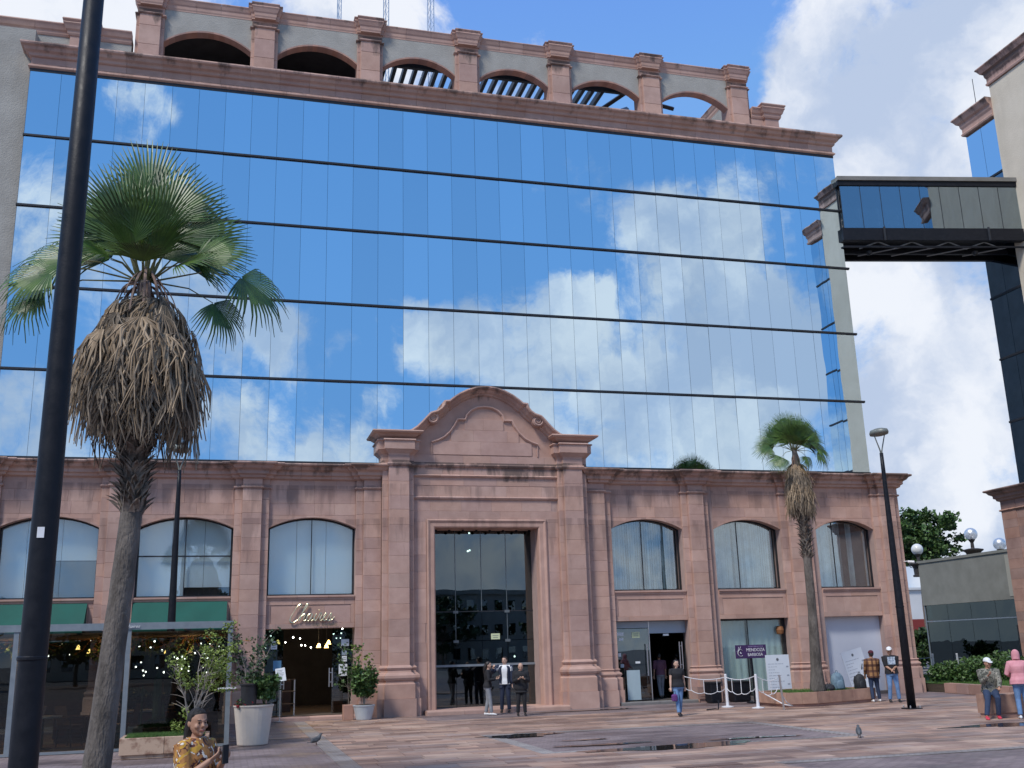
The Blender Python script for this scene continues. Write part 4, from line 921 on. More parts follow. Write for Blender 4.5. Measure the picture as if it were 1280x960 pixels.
# script sign: letters bent from a flat metal strip
BRASS = pm('brass_letters', (.62,.56,.36), (.72,.66,.45), scale=12, rough=.28, metal=.85)
sg = thing('restaurant_sign', (2.75, 35.28, 3.3), 'metal script sign reading Chaires on the lintel above the restaurant door', 'sign')
def bez(pts, n=8):
    P = [Vector((p[0], p[1])) for p in pts]; P = [P[0]*2-P[1]]+P+[P[-1]*2-P[-2]]; out = []
    for i in range(1, len(P)-2):
        for k in range(n):
            t = k/n; a, b, c, d = P[i-1:i+3]
            out.append(.5*((2*b)+(c-a)*t+(2*a-5*b+4*c-d)*t*t+(3*b-a-3*c+d)*t**3))
    return out+[P[-2]]
LET = {'C':[(.36,1.02),(.44,1.22),(.34,1.30),(.16,1.12),(.0,.72),(-.12,.28),(-.08,-.02),(.12,-.10),(.36,.10),(.52,.34)],
 'h':[(.50,.30),(.68,.78),(.86,1.24),(.80,1.32),(.68,1.0),(.56,.40),(.50,.0),(.60,.34),(.76,.56),(.84,.50),(.80,.20),(.84,.02),(.96,.10)],
 'a':[(1.30,.52),(1.16,.58),(1.02,.36),(1.02,.08),(1.14,.02),(1.28,.28),(1.34,.54),(1.30,.20),(1.34,.02),(1.46,.12)],
 'i':[(1.46,.12),(1.60,.54),(1.55,.20),(1.60,.02),(1.72,.14)], 'i_dot':[(1.70,.80),(1.73,.84)],
 'r':[(1.72,.14),(1.86,.56),(1.86,.64),(1.98,.52),(1.94,.20),(1.98,.02),(2.10,.12)],
 'e':[(2.10,.12),(2.26,.38),(2.30,.56),(2.20,.56),(2.14,.30),(2.20,.04),(2.34,.06),(2.44,.20)],
 's':[(2.44,.20),(2.60,.58),(2.66,.36),(2.66,.12),(2.54,.0),(2.44,.06)]+[(2.56,.0),(2.74,.06),(2.90,.30)]}
for k, pts in LET.items():
    c = bez(pts); n = len(c); sc = .42
    loc = [((p.x*.92-1.3+.18*p.y)*sc*1.22, -.04, (p.y-.5)*sc) for p in c]
    w = [.012+.014*abs(sin(pi*i/max(n-1,1)*2.2)) for i in range(n)]
    MB().tube(loc, w, n=6).build('script_letter', BRASS, sg, local=True, origin=(0,0,0))
text_mesh('CHEF DE RUMO', .115, pm('dull_bronze', (.22,.19,.12), rough=.5, metal=.5), 'small_lettering', sg, Matrix.Translation((.42,-.04,-.37)) @ Matrix.Rotation(pi/2, 4, 'X'))
# green awnings
AWN = pm('green_canvas', (.0,.075,.055), (.0,.09,.066), scale=1.4, rough=.75, bump=.1)
AWNS = pm('green_canvas_side', (.0,.06,.045), scale=2, rough=.8)
for (x0, x1, lab) in ((-6.9,-4.22,'sloping green canvas awning over the leftmost restaurant window bay'),(-2.86,.02,'sloping green canvas awning just left of the stone pilaster with the dark stain'),(-11.0,-8.3,'green canvas awning over the restaurant bay outside the left edge')):
    aw = thing('awning', ((x0+x1)/2, 35.2, 3.7), lab, 'awning')
    s = MB(); sag = .02
    n = 6; vs = []
    for k in range(n+1):
        x = x0+(x1-x0)*k/n; vs += [(x, 35.28, 3.78), (x, 34.8, 3.22-sag*(k%2)), (x, 34.35, 2.70-sag*.5*(k%2)), (x, 34.35, 2.58)]
    s.add(vs, [(4*k+j+1, 4*k+j+5, 4*k+j+4, 4*k+j) for k in range(n) for j in range(3)]); s.build('canopy', AWN, aw)
    for x in (x0, x1): MB().prism([(0,0),(.01,0),(.01,.01),(0,.01)], 0, .01) ; MB().add([(x,35.28,3.76),(x,34.36,2.70),(x,34.36,2.62),(x,35.28,2.7)], [(0,1,2,3)]).build('side_flap', AWNS, aw)
    MB().tube([(x0,34.36,2.62),(x1,34.36,2.62)], .02, 6).build('front_bar', ALU, aw)

# ================================================================= TOWER ON THE RIGHT
TX = 32.3
TWR = thing('stair_tower', (36, 29, 0), 'tall warm stucco tower with glass corners and a stone cornice at the right edge', 'building')
MB().box(TX, 44, 22.4, 34.2, 8.0, 26.0).build('stucco_shaft', STUCCO_W, TWR)
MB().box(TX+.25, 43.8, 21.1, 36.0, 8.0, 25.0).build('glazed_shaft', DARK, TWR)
PRF = lambda z: [(-.2,z),(.34,z),(.36,z-.06),(.30,z-.13),(.22,z-.28),(.12,z-.36),(.10,z-.5),(.05,z-.6),(.05,z-.78),(.10,z-.84),(.08,z-.92),(-.2,z-.92)]
sweep_pieces('cornice_stone', [(43, 34.2), (TX, 34.2), (TX, 22.4), (43, 22.4)], PRF(26.95), STONE, TWR, seg=1.1)
sweep_pieces('cornice_stone', [(43, 36.15), (TX, 36.15), (TX, 34.2)], PRF(25.45), STONE, TWR, seg=1.1)
sweep_pieces('cornice_stone', [(TX, 22.4), (TX, 20.9), (43, 20.9)], PRF(25.45), STONE, TWR, seg=1.1)
MB().box(TX+.2, 43, 22.6, 34, 25.9, 26.9).build('cornice_core', STONEWALL, TWR); MB().box(TX+.2, 43, 21.1, 36, 24.6, 25.4).build('cornice_core', STONEWALL, TWR)
TR = [8.06, 10.9, 13.7, 16.5, 19.3, 21.9, 24.52]
for (ya, yb) in ((34.22, 36.15), (20.9, 22.38)):
    ym = (ya+yb)/2
    for z0, z1 in zip(TR, TR[1:]):
        for a, b in ((ya, ym), (ym, yb)):
            MB().box(TX+.08, TX+.11, a+.008, b-.008, z0+.035, z1-.035).build('window_pane', PANE if z1 > 22 or yb < 30 else PANE_D, TWR, origin=(TX, a, z0))  # lower far-corner panes: dark reflection of the main block put into the glass colour
        MB().box(TX+.03, TX+.12, ya, yb, z0-.045, z0+.045).build('floor_bar', BAR, TWR, origin=(TX, ya, z0))
for k in range(5):
    for z0, z1 in zip(TR, TR[1:]): MB().box(TX+.12+k*2.2, TX+2.3+k*2.2, 36.14, 36.16, z0+.03, z1-.03).build('window_pane', PANE, TWR, origin=(TX+k*2.2, 36.15, z0))
# its stone base
TB = TX-.5
MB().box(TB+.02, 44, 22.0, 36.6, -.1, 7.9).build('base_wall', STONEWALL, TWR)
TCN = [(o, z-.26) for o, z in CORN]
sweep_pieces('cornice_stone', [(44, 36.75), (TB, 36.75), (TB, 35.1), (TB+.12, 35.1), (TB+.12, 27.4), (TB, 27.4), (TB, 22.0)], TCN, STONE2, TWR)
sweep_pieces('capital_band', [(44, 36.75), (TB, 36.75), (TB, 35.1)], [(-.02,7.10),(.05,7.10),(.08,7.14),(.05,7.18),(-.02,7.18)], STONE2, TWR)
zs = courses(0, 7.6, .42)
for a, b in zip(zs, zs[1:]):
    for y0, y1, xf in ((35.9, 36.75, TB-.02), (35.1, 35.9, TB+.0), (33.6, 35.1, TB+.12), (32.0, 33.6, TB+.12)):
        MB().box(xf, xf+.3, y0+.003, y1-.003, a+.003, b-.003).build('stone_block', STONE2, TWR, origin=(xf, y0, a))
    MB().box(TB+.34, 44, 36.62, 36.76, a+.003, b-.003).build('stone_block', STONE2, TWR, origin=(TB, 36.7, a))
MB().tube([(36.2, 33, 26.6), (36.2, 33, 29.5)], .02, 6).build('lightning_rod', BAR, TWR)
MB().tube([(TX+.25, 35.4, 25.4), (TX+.25, 35.4, 27.1)], .016, 6).build('lightning_rod', BAR, TWR)
# ================================================================= SKYBRIDGE
SB = thing('skybridge', (28.4, 34.3, 19.4), 'enclosed glass skybridge on a dark steel truss joining the two buildings', 'skybridge')
A_, B_ = Vector((24.56, 35.1)), Vector((32.34, 33.62)); dv_ = (B_-A_); LB = dv_.length; dx_ = dv_/LB; nb = Vector((-dx_.y, dx_.x))   # nb points away from the viewer
def bpt(s, t, z): p = A_+dx_*s+nb*t; return (p.x, p.y, z)
def bbox(s0, s1, t0, t1, z0, z1, name, mat, par=SB):
    vs = [bpt(s,t,z) for z in (z0,z1) for s,t in ((s0,t0),(s1,t0),(s1,t1),(s0,t1))]
    return MB().add(vs, [(0,3,2,1),(4,5,6,7),(0,1,5,4),(1,2,6,5),(2,3,7,6),(3,0,4,7)]).build(name, mat, par, origin=bpt(s0,t0,z0))
bbox(-.1, LB+.1, -.12, 2.3, 21.0, 21.18, 'roof_deck', pm('grey_flashing', (.16,.155,.14), (.2,.19,.175), scale=2, rough=.6)); bbox(-.1, LB+.1, -.06, 2.26, 20.78, 20.998, 'roof_beam', BLACKP)
npn = 9
for k in range(npn):
    s0, s1 = LB*k/npn, LB*(k+1)/npn
    o = bbox(s0+.01, s1-.01, 0, .02, 18.82, 20.77, 'window_pane', BRIDGEGLASS)
    bbox(s0+.01, s1-.01, 2.18, 2.2, 18.82, 20.77, 'window_pane', BRIDGEGLASS)
    bbox(s0-.012, s0+.012, -.005, .05, 18.8, 20.79, 'mullion', BAR)
GREYST = pm('grey_steel', (.20,.21,.22), (.25,.26,.27), scale=6, rough=.5)
for k in range(8):
    s0, s1 = LB*k/8, LB*(k+1)/8; a, b = (18.9, 20.7) if k % 2 else (20.7, 18.9)
    MB().tube([bpt(s0,.25,a), bpt(s1,.25,b)], .05, 6).build('truss_diagonal', GREYST, SB, origin=bpt(s0,.25,a)); MB().tube([bpt(s0,.25,18.85), bpt(s0,.25,20.75)], .035, 6).build('truss_post', GREYST, SB, origin=bpt(s0,.25,19))
bbox(0, LB, .22, .28, 19.25, 19.31, 'handrail', GREYST); bbox(0, LB, .22, .28, 18.98, 19.04, 'handrail', GREYST)
bbox(-.1, LB+.1, 0, 2.2, 18.62, 18.80, 'floor_deck', BLACKP); bbox(-.1, LB+.1, -.06, .22, 18.28, 18.82, 'edge_beam', BLACKP); bbox(-.1, LB+.1, 2.0, 2.26, 18.28, 18.82, 'edge_beam', BLACKP)
bbox(-.1, LB+.1, 1.95, 2.15, 18.16, 18.3, 'lower_beam', BLACKP); bbox(-.1, LB+.1, .02, .10, 17.98, 18.05, 'lower_chord', BLACKP); bbox(-.1, LB+.1, 1.1, 1.25, 18.12, 18.3, 'lower_beam', BLACKP)
for s in (1.5, 3.0, 4.6, 6.2):
    MB().tube([bpt(s-.8,.3,18.03), bpt(s,.2,18.3), bpt(s+.8,.3,18.03)], .032, 6).build('bracing', GREYST, SB, origin=bpt(s,.2,18))
    MB().tube([bpt(s-.5,1.2,18.05), bpt(s+1.1,.3,18.1)], .028, 6).build('bracing', GREYST, SB, origin=bpt(s,.2,18))
for s in (1.2, 5.9): MB().lathe([(.02,17.8),(.10,17.85),(.12,17.98)], bpt(s,.5,0)[:2], 10).build('flood_lamp', BAR, SB, origin=bpt(s,.5,17.7))
for s in (1.7, 6.3): MB().tube([bpt(s,-.1,18.25), bpt(s,-.1,18.85)], .05, 8).build('junction_pipe', BAR, SB, origin=bpt(s,-.1,18.3))

# ================================================================= LOW BUILDING
LX = 40.6
LBD = thing('pavilion', (LX+5, 46, 0), 'low pavilion with a plain olive grey fascia above dark glass walls', 'building')
MB().box(LX, LX+12, 36.9, 54.6, 3.85, 6.35).build('fascia', FASCIA, LBD); MB().box(LX-.06, LX+12, 36.9, 54.66, 6.35, 6.5).build('coping', FASCIA, LBD)
MB().box(LX+.4, LX+12, 37.2, 54.4, 0, 3.85).build('interior', DARK, LBD)
MB().box(LX-.02, LX+.02, 43.6, 47.2, 4.0, 6.2).build('lighter_panel', pm('beige_panel', (.36,.34,.28), scale=2, rough=.9), LBD)
n = 8
for k in range(n):
    a, b = 38.5+(54.55-38.5)*k/n, 38.5+(54.55-38.5)*(k+1)/n
    MB().box(LX+.08, LX+.10, a+.012, b-.012, .1, 2.86).build('window_pane', LOWGLASS, LBD, origin=(LX, a, 0)); MB().box(LX+.08, LX+.10, a+.012, b-.012, 2.95, 3.84).build('window_pane', LOWGLASS, LBD, origin=(LX, a, 3))
MB().box(LX+.04, LX+.13, 38.5, 54.55, 2.87, 2.94).build('transom', ALU, LBD); MB().box(LX+.03, LX+.13, 54.5, 54.58, 0, 3.85).build('corner_post', ALU, LBD)
MB().box(LX-.05, LX+.06, 45.0, 47.0, .1, 2.5).build('doorway', DARK, LBD)
GLOBE = glassy('clear_globe', (.80,.82,.85), (.95,.95,.95), rough=.45, base_refl=.45); MILK = pm('milk_glass', (.70,.70,.68), (.75,.75,.73), scale=2, rough=.25)
IRON = pm('dark_cast_iron', (.03,.024,.022), (.05,.04,.035), scale=8, rough=.6)
def globe_lamp(x, y, zb, r, label, ped, milk):
    t = thing('globe_lamp', (x, y, zb), label, 'globe lamp', 'globe lamps along the pavilion roof')
    z = 0
    if ped:
        MB().lathe([(.42,0),(.42,.1),(.34,.14),(.36,.5),(.42,.62),(.56,.72),(.58,.78),(.3,.84)], n=12).build('pedestal', IRON, t, local=True, origin=(0,0,0)); z = .8
    MB().lathe([(.13,z),(.10,z+.1),(.09,z+.38),(.17,z+.5),(.20,z+.56)], n=12).build('stem', IRON, t, local=True, origin=(0,0,0))
    MB().ball((0,0,z+.5+r), r, 18, 12).build('globe', MILK if milk else GLOBE, t, smooth=True, local=True, origin=(0,0,0))
    if not milk: MB().ball((0,0,z+.62), (.07,.07,.14), 8, 6).build('bulb', MILK, t, local=True, origin=(0,0,0))
globe_lamp(40.9, 54.9, 5.6, .35, 'milky globe lamp in front of the tree at the pavilion corner', True, True)
globe_lamp(41.1, 50.2, 6.0, .36, 'clear globe lamp on a visible stepped dark pedestal', True, False)
globe_lamp(42.2, 49.3, 6.15, .35, 'clear globe lamp nearest the stone tower, its pedestal hidden by the roof', False, False)

# ================================================================= FAN PALMS
LEAFG = pm('palm_leaf_green', (.02,.06,.010), (.085,.15,.025), scale=2.5, rough=.42, rnd=.25)
LEAFY = pm('palm_leaf_yellow', (.42,.22,.02), (.20,.20,.02), scale=3, rough=.6, rnd=.2)
LEAFD = pm('palm_leaf_dead', (.20,.14,.085), (.40,.30,.20), scale=7, rough=.9, rnd=.35, streak=.3)
LEAFD2 = pm('palm_leaf_old', (.12,.095,.07), (.28,.22,.16), scale=7, rough=.95, rnd=.35, streak=.3)
PETI = pm('palm_petiole', (.16,.10,.075), (.28,.19,.15), scale=5, rough=.7, rnd=.2)
PETG = pm('palm_petiole_green', (.10,.12,.04), (.17,.16,.07), scale=5, rough=.6)
TRUNK = pm('palm_trunk', (.065,.055,.047), (.175,.15,.13), scale=5, rough=.95, bump=1.0, bscale=30, bdist=.04, streak=.35)
TRUNKR = pm('palm_trunk_ringed', (.11,.095,.085), (.24,.21,.18), scale=6, rough=.95, bump=1.0, bscale=20, bdist=.05, streak=2.6)
STUB = pm('leaf_base_stub', (.08,.065,.055), (.26,.21,.165), scale=9, rough=.9, rnd=.4)
def fan_mesh(seed, n=30, spread=118, droop=.35, split=.60, tip_droop=.35, ragged=0.0, fold=.16):
    """one fan blade, unit radius, growing along +x from the origin, z up"""
    rg = random.Random(seed); mb = MB()
    for k in range(n):
        a = radians(-spread+2*spread*(k+.5)/n); da = radians(spread/n)*1.02
        L = (1-.30*(abs(a)/radians(spread))**2)*rg.uniform(.93, 1.04)
        if ragged and rg.random() < ragged: L *= rg.uniform(.4, .8)
        td = tip_droop*rg.uniform(.5, 1.5); tw = rg.uniform(-.3, .3)*.05
        rs = [.03, .22, .45, .62, .80, 1.0]
        pts = []
        for r in rs:
            R_ = r*L; ww = sin(da)*R_ if r <= split else sin(da)*split*L*(1-(r-split)/(1-split))**.8
            ww = max(ww, .002)
            z = -droop*R_*R_*(.6+.4*cos(a)) + .10*abs(sin(a))*R_ - td*max(0, r-split)**2*1.6*(1+.6*abs(a))
            cx, cy = cos(a)*R_, sin(a)*R_; cx -= td*.3*max(0, r-split)**2; ox, oy = -sin(a)*ww, cos(a)*ww
            fz = fold*ww if k % 2 == 0 else fold*ww
            pts.append(((cx-ox, cy-oy, z+fz), (cx+tw*r, cy, z-fz*.8), (cx+ox, cy+oy, z+fz)))
        b = len(mb.v); mb.v += [p for t in pts for p in t]
        for i in range(len(rs)-1):
            o = b+3*i; mb.f += [(o, o+1, o+4, o+3), (o+1, o+2, o+5, o+4)]
    return mb
def mesh_of(mb, mat, name):
    o = mb.build(name, mat, local=True, origin=(0,0,0)); me = o.data; bpy.data.objects.remove(o); return me
def inst(name, me, parent, M):
    o = bpy.data.objects.new(name, me); COL.objects.link(o); o.parent = parent; o.matrix_local = M; return o
FANS = [mesh_of(fan_mesh(s, droop=d, tip_droop=t, spread=sp, ragged=rgd), LEAFG, 'leaf_blade') for s, d, t, sp, rgd in ((1,.07,.08,58,.03),(2,.16,.25,70,.06),(3,.34,.5,84,.06),(4,.12,.16,62,.08),(5,.42,.8,86,.1))]
FANY = mesh_of(fan_mesh(9, droop=.7, tip_droop=1.2, spread=70, ragged=.2), LEAFY, 'leaf_blade')
def dead_mesh(seed, n=24, L=1.25, wid=.30):
    rg = random.Random(seed); mb = MB()
    for k in range(n):
        a = (k+.5)/n*2-1; x0 = a*.05; x1 = a*wid*rg.uniform(.7, 1.1); l = L*rg.uniform(.5, 1.2)*(1-.25*a*a); yb = rg.uniform(-.05, .07); c = rg.uniform(-.04, .04)
        pts = [(x0, 0, 0, .012), (x0*.5+x1*.6+c, .06+yb*.3, -.25*l, .018), (x1-c*1.5, .04+yb*1.4, -.6*l, .014), (x1*1.1+c*2.5, yb*2.2, -l, .003)]
        b = len(mb.v)
        for x, y, z, w in pts: mb.v += [(x-w, y, z), (x, y+.012, z), (x+w, y, z)]
        for i in range(3):
            o = b+3*i; mb.f += [(o, o+1, o+4, o+3), (o+1, o+2, o+5, o+4)]
    return mb
DEADS = [mesh_of(dead_mesh(20+i, L=l, wid=w), m, 'dead_leaf') for i, (l, w, m) in enumerate(((1.2,.30,LEAFD),(1.05,.36,LEAFD),(.85,.28,LEAFD2),(1.3,.22,LEAFD),(.75,.34,LEAFD2)))]
def palm(base, pts, radii, leaves, skirt, label, stubs, crown_r, name='fan_palm', sc=1.0, group=None):
    P = thing(name, base, label, 'palm', group)
    loc = [Vector(p) for p in pts]
    n = 18; fine = []; fr = []
    for i in range(len(loc)-1):
        for k in range(10):
            t = k/10; fine.append(loc[i].lerp(loc[i+1], t)); fr.append((radii[i]*(1-t)+radii[i+1]*t)*(1+random.uniform(-.02, .02)))
    fine.append(loc[-1]); fr.append(radii[-1])
    MB().tube([p for p in fine], fr, n).build('trunk', TRUNK, P, local=True, origin=(0,0,0), smooth=True)
    rg = random.Random(hash(label) % 999 if False else len(label))
    def at(z):
        for a, b in zip(loc, loc[1:]):
            if a.z <= z <= b.z: return a.lerp(b, (z-a.z)/(b.z-a.z))
        return loc[-1].copy()
    def rad(z):
        for (a, b, ra, rb) in zip(loc, loc[1:], radii, radii[1:]):
            if a.z <= z <= b.z: return ra+(rb-ra)*(z-a.z)/(b.z-a.z)
        return radii[-1]
    # old leaf bases, curled outwards
    sm = MB(); sm.add([(-.05*sc,0,0),(.05*sc,0,0),(.035*sc,.05*sc,.10*sc),(-.035*sc,.05*sc,.10*sc),(.0,.13*sc,.15*sc),(-.05*sc,-.02*sc,0),(.05*sc,-.02*sc,0)], [(0,1,2,3),(3,2,4),(5,3,4),(6,4,2),(5,0,3),(6,2,1)])
    sme = mesh_of(sm, STUB, 'leaf_base')
    z0, z1, dens = stubs; cnt = int((z1-z0)/.035*dens)
    for k in range(min(cnt, 280)):
        z = z0+(z1-z0)*k/cnt; a = k*2.399+rg.uniform(-.3, .3); c = at(z); r = rad(z)*.97
        M = Matrix.Translation((c.x+r*cos(a), c.y+r*sin(a), z)) @ Matrix.Rotation(a-pi/2, 4, 'Z') @ Matrix.Rotation(rg.uniform(-.35, .35), 4, 'X') @ Matrix.Scale(rg.uniform(.8, 1.5), 4)
        inst('leaf_base', sme, P, M)
    # skirt of dead leaves
    zt, zb, n_d, rmax = skirt
    for k in range(n_d):
        t = k/n_d; z = zb+(zt-zb)*t**.85; a = k*2.399+rg.uniform(-.25, .25); c = at(z); prof = rmax*(.25+.75*sin(pi*min(1, .30+.62*t)))
        rr = max(rad(z), prof*rg.uniform(.65, 1.0)-.08)
        M = Matrix.Translation((c.x+rr*cos(a), c.y+rr*sin(a), z+rg.uniform(-.1, .1))) @ Matrix.Rotation(a-pi/2, 4, 'Z') @ Matrix.Rotation(rg.uniform(-.10, .22), 4, 'X') @ Matrix.Rotation(rg.uniform(-.18, .18), 4, 'Y') @ Matrix.Diagonal((sc*rg.uniform(.8, 1.2), sc, sc*rg.uniform(.8, 1.15), 1))
        inst('dead_leaf', DEADS[k % 5 if t > .35 else (2 if k % 2 else 4)], P, M)
        if t > .70 and k % 2:                    # its stalk arches from the crown
            A0 = Vector((c.x+.09*sc*cos(a), c.y+.09*sc*sin(a), zt+rg.uniform(.1,.45)*sc)); B0 = Vector((c.x+(.10+.55*rr)*cos(a), c.y+(.10+.55*rr)*sin(a), zt+.22*sc)); C0 = Vector((c.x+rr*cos(a), c.y+rr*sin(a), z+.02))
            q = MB().tube([A0*(1-u)**2+B0*2*u*(1-u)+C0*u*u for u in [k2/8 for k2 in range(9)]], [(.026-.012*k2/8)*sc for k2 in range(9)], 5, flat=.5)
            q.build('stalk', PETI, P, local=True, origin=(0,0,0))
    top = loc[-1]
    # green leaves: azimuth, elevation of stalk, stalk length, blade size, blade pitch (deg, + is up), mesh
    for (az, el, sl, bs, bp, mi, roll) in leaves:
        a, e = radians(az), radians(el)
        d = Vector((cos(a)*cos(e), sin(a)*cos(e), sin(e))); h = Vector((cos(a), sin(a), 0))
        b = radians(bp); d2 = h*cos(b)+Vector((0,0,sin(b)))
        p0 = top+Vector((0,0,-.1*sc))+h*.08*sc; p3 = p0+d*sl*.9*sc+Vector((0,0,-.10*sl*sc))
        mid = p0+d*sl*.55*sc+Vector((0,0,.03*sc))
        MB().tube([p0, mid, p3], [.024*sc, .016*sc, .011*sc], 5, flat=.6).build('stalk', PETG if el > -20 else PETI, P, local=True, origin=(0,0,0))
        X = d2.normalized(); Yv = Vector((0,0,1)).cross(X)
        Yv = Yv.normalized() if Yv.length > .05 else Vector((-sin(a), cos(a), 0)); Z = X.cross(Yv)
        R3 = Matrix((X, Yv, Z)).transposed().to_4x4() @ Matrix.Rotation(radians(roll), 4, 'X')
        inst('leaf_blade', FANY if mi == 9 else FANS[mi], P, Matrix.Translation(p3) @ R3 @ Matrix.Scale(bs*sc, 4))
    return P
# azimuth: 0 = +x (right in the photo), 270 = towards the viewer
LV = [(90,88,1.55,1.18,88,0,0),(0,82,1.2,1.12,66,3,86),(180,80,1.1,1.10,68,0,-86),(0,70,.95,1.10,44,3,84),(180,70,.9,1.05,48,3,-84),(262,72,.62,1.05,84,0,8),(290,62,.62,.95,74,3,-16),(235,60,.62,.92,72,1,18),
      (2,52,.95,1.0,24,3,80),(178,52,.8,.95,28,1,-80),(90,70,.9,1.1,70,1,0),(30,44,.8,.9,26,1,60),(150,44,.8,.85,28,1,-60),(340,30,.85,.85,10,1,65),
      (183,22,1.05,.85,2,2,-60),(188,6,1.3,.78,-14,2,-55),(178,-4,1.4,.80,-24,2,-50),(356,12,1.45,.90,-30,2,50),(349,-14,1.05,.68,-46,2,45),
      (90,84,.55,1.0,84,3,0),(0,72,.50,.92,56,1,84),(180,72,.50,.9,58,3,-84),(300,48,.45,.8,50,1,30),(240,48,.45,.78,48,3,-30),(268,34,.40,.62,20,1,0),(288,-62,.95,.80,-78,9,0),(215,30,.6,.70,22,1,-40),(322,22,.6,.70,12,1,40)]
palm((-1.62, 15.0, 0), [(0.02,0,-.1),(.10,0,.9),(.22,0,2.6),(.31,0,4.0),(.31,0,5.6),(.28,0,7.45)], [.215,.175,.155,.145,.14,.09], LV, (7.1, 5.55, 160, .86), 'tall fan palm with a thick skirt of dead leaves beside the big black mast', (3.95, 5.3, 7), 1.0)
LV2 = [(90,88,.85,1.0,88,0,0),(0,80,.8,.98,66,3,86),(180,80,.8,.98,66,0,-86),(0,66,.7,.95,44,3,84),(180,66,.7,.95,46,3,-84),(262,72,.42,.92,86,0,8),(292,60,.45,.85,72,3,-16),(238,60,.45,.85,72,1,18),
       (0,46,.8,.90,22,1,80),(180,46,.8,.90,24,1,-80),(90,60,.7,.9,60,1,0),(20,30,.85,.82,8,1,66),(165,30,.85,.8,6,1,-66),(0,14,1.0,.80,-4,2,55),(185,12,1.15,.72,-16,2,-55),(348,-6,.9,.70,-30,2,45),(203,-18,.9,.70,-46,2,-45),(90,84,.35,.9,84,3,0),(0,66,.35,.85,46,1,84),(180,66,.35,.85,46,3,-84),(300,40,.35,.75,40,1,30),(240,40,.35,.75,40,3,-30),(270,34,.35,.6,24,1,0),(295,-32,.55,.6,-64,2,0)]
palm((18.77, 31.15, .38), [(0,0,0),(.02,0,.7),(.08,0,2.6),(.10,0,5.0),(.03,0,7.0),(0,0,8.1)], [.27,.19,.145,.14,.145,.08], LV2, (7.55, 6.1, 80, .42), 'fan palm with a narrow dead skirt, growing from the stone planter', (4.3, 6.0, 4.5), 1.0, sc=.88)

# ================================================================= LAMP POSTS, BIG POLE
pole = thing('light_mast', (-1.53, 9.5, 0), 'very thick black mast rising out of the frame at the left, closest to the viewer', 'mast')
MB().tube([(0,0,0),(0,0,1.1),(.01,0,3.0),(.03,0,6.0),(.06,0,10.5)], [.116,.113,.110,.100,.088], 28).build('shaft', BLACKP, pole, smooth=True, local=True, origin=(0,0,0))
MB().lathe([(.110,2.02),(.120,2.03),(.120,2.05),(.110,2.06)], n=28).build('weld_ring', BLACKP, pole, local=True, origin=(0,0,0)); MB().lathe([(.2,0),(.2,.03),(.19,.04)], n=20).build('base_plate', BLACKP, pole, local=True, origin=(0,0,0))
a_ = radians(250); MB().box(-.028,.028,-.116,-.110,3.02,3.11).build('sticker', WHITE, pole, local=True, origin=(0,0,0))
LAMPG = pm('lamp_housing', (.16,.17,.15), (.2,.21,.19), scale=4, rough=.5, metal=.3)
def post(loc, label, first=None):
    if first: return dup(first, loc=loc, label=label)
    t = thing('lamp_post', loc, label, 'lamp post', 'slim black lamp posts with oval heads')
    MB().tube([(0,0,0),(0,0,2.9),(0,0,7.0),(0,0,7.55)], [.125,.115,.062,.055], 16).build('shaft', BLACKP, t, smooth=True, local=True, origin=(0,0,0))
    b = MB().box(-.21,.21,-.21,.21,0,.03).build('base_plate', BLACKP, t, local=True, origin=(0,0,0))
    for sx in (-1,1):
        for sy in (-1,1): MB().lathe([(.02,.03),(.02,.09),(.012,.10)], (.16*sx,.16*sy), 6).build('bolt', STEEL, b, local=True, origin=(0,0,0))
    MB().lathe([(.07,2.86),(.125,2.88),(.125,2.92),(.07,2.94)], n=16).build('collar', BLACKP, t, local=True, origin=(0,0,0))
    for s in (-1, 1): MB().tube([(0,0,7.5),(.04*s,0,7.66),(.20*s,0,8.16)], [.03,.022,.018], 6).build('fork_arm', LAMPG, t, local=True, origin=(0,0,0))
    MB().loft([[(.25*r*cos(2*pi*k/20), .36*r*sin(2*pi*k/20), z) for k in range(20)] for r, z in ((.55,8.10),(.95,8.13),(1.0,8.19),(.9,8.27),(.5,8.31))]).build('lamp_head', LAMPG, t, smooth=True, local=True, origin=(0,0,0))
    MB().ball((.30,-.02,5.75), .045, 6, 4).build('small_camera', WHITE, t, local=True, origin=(0,0,0)) if False else None
    return t
lp1 = post((19.34, 27.1, 0), 'slim black lamp post beside the two standing men')
post((-1.53, 32.3, 0), 'slim black lamp post behind the glass screen, its head hidden by the palm', lp1)
cam_ = thing('security_camera', (25.55, 35.0, 4.9), 'small white security camera on the right corner of the stone base', 'camera')
MB().tube([(0,.2,0),(.12,0,0)], .02, 6).build('arm', WHITE, cam_, local=True, origin=(0,0,0)); MB().tube([(.08,.05,-.02),(.22,-.15,-.05)], .05, 8).build('housing', WHITE, cam_, local=True, origin=(0,0,0))

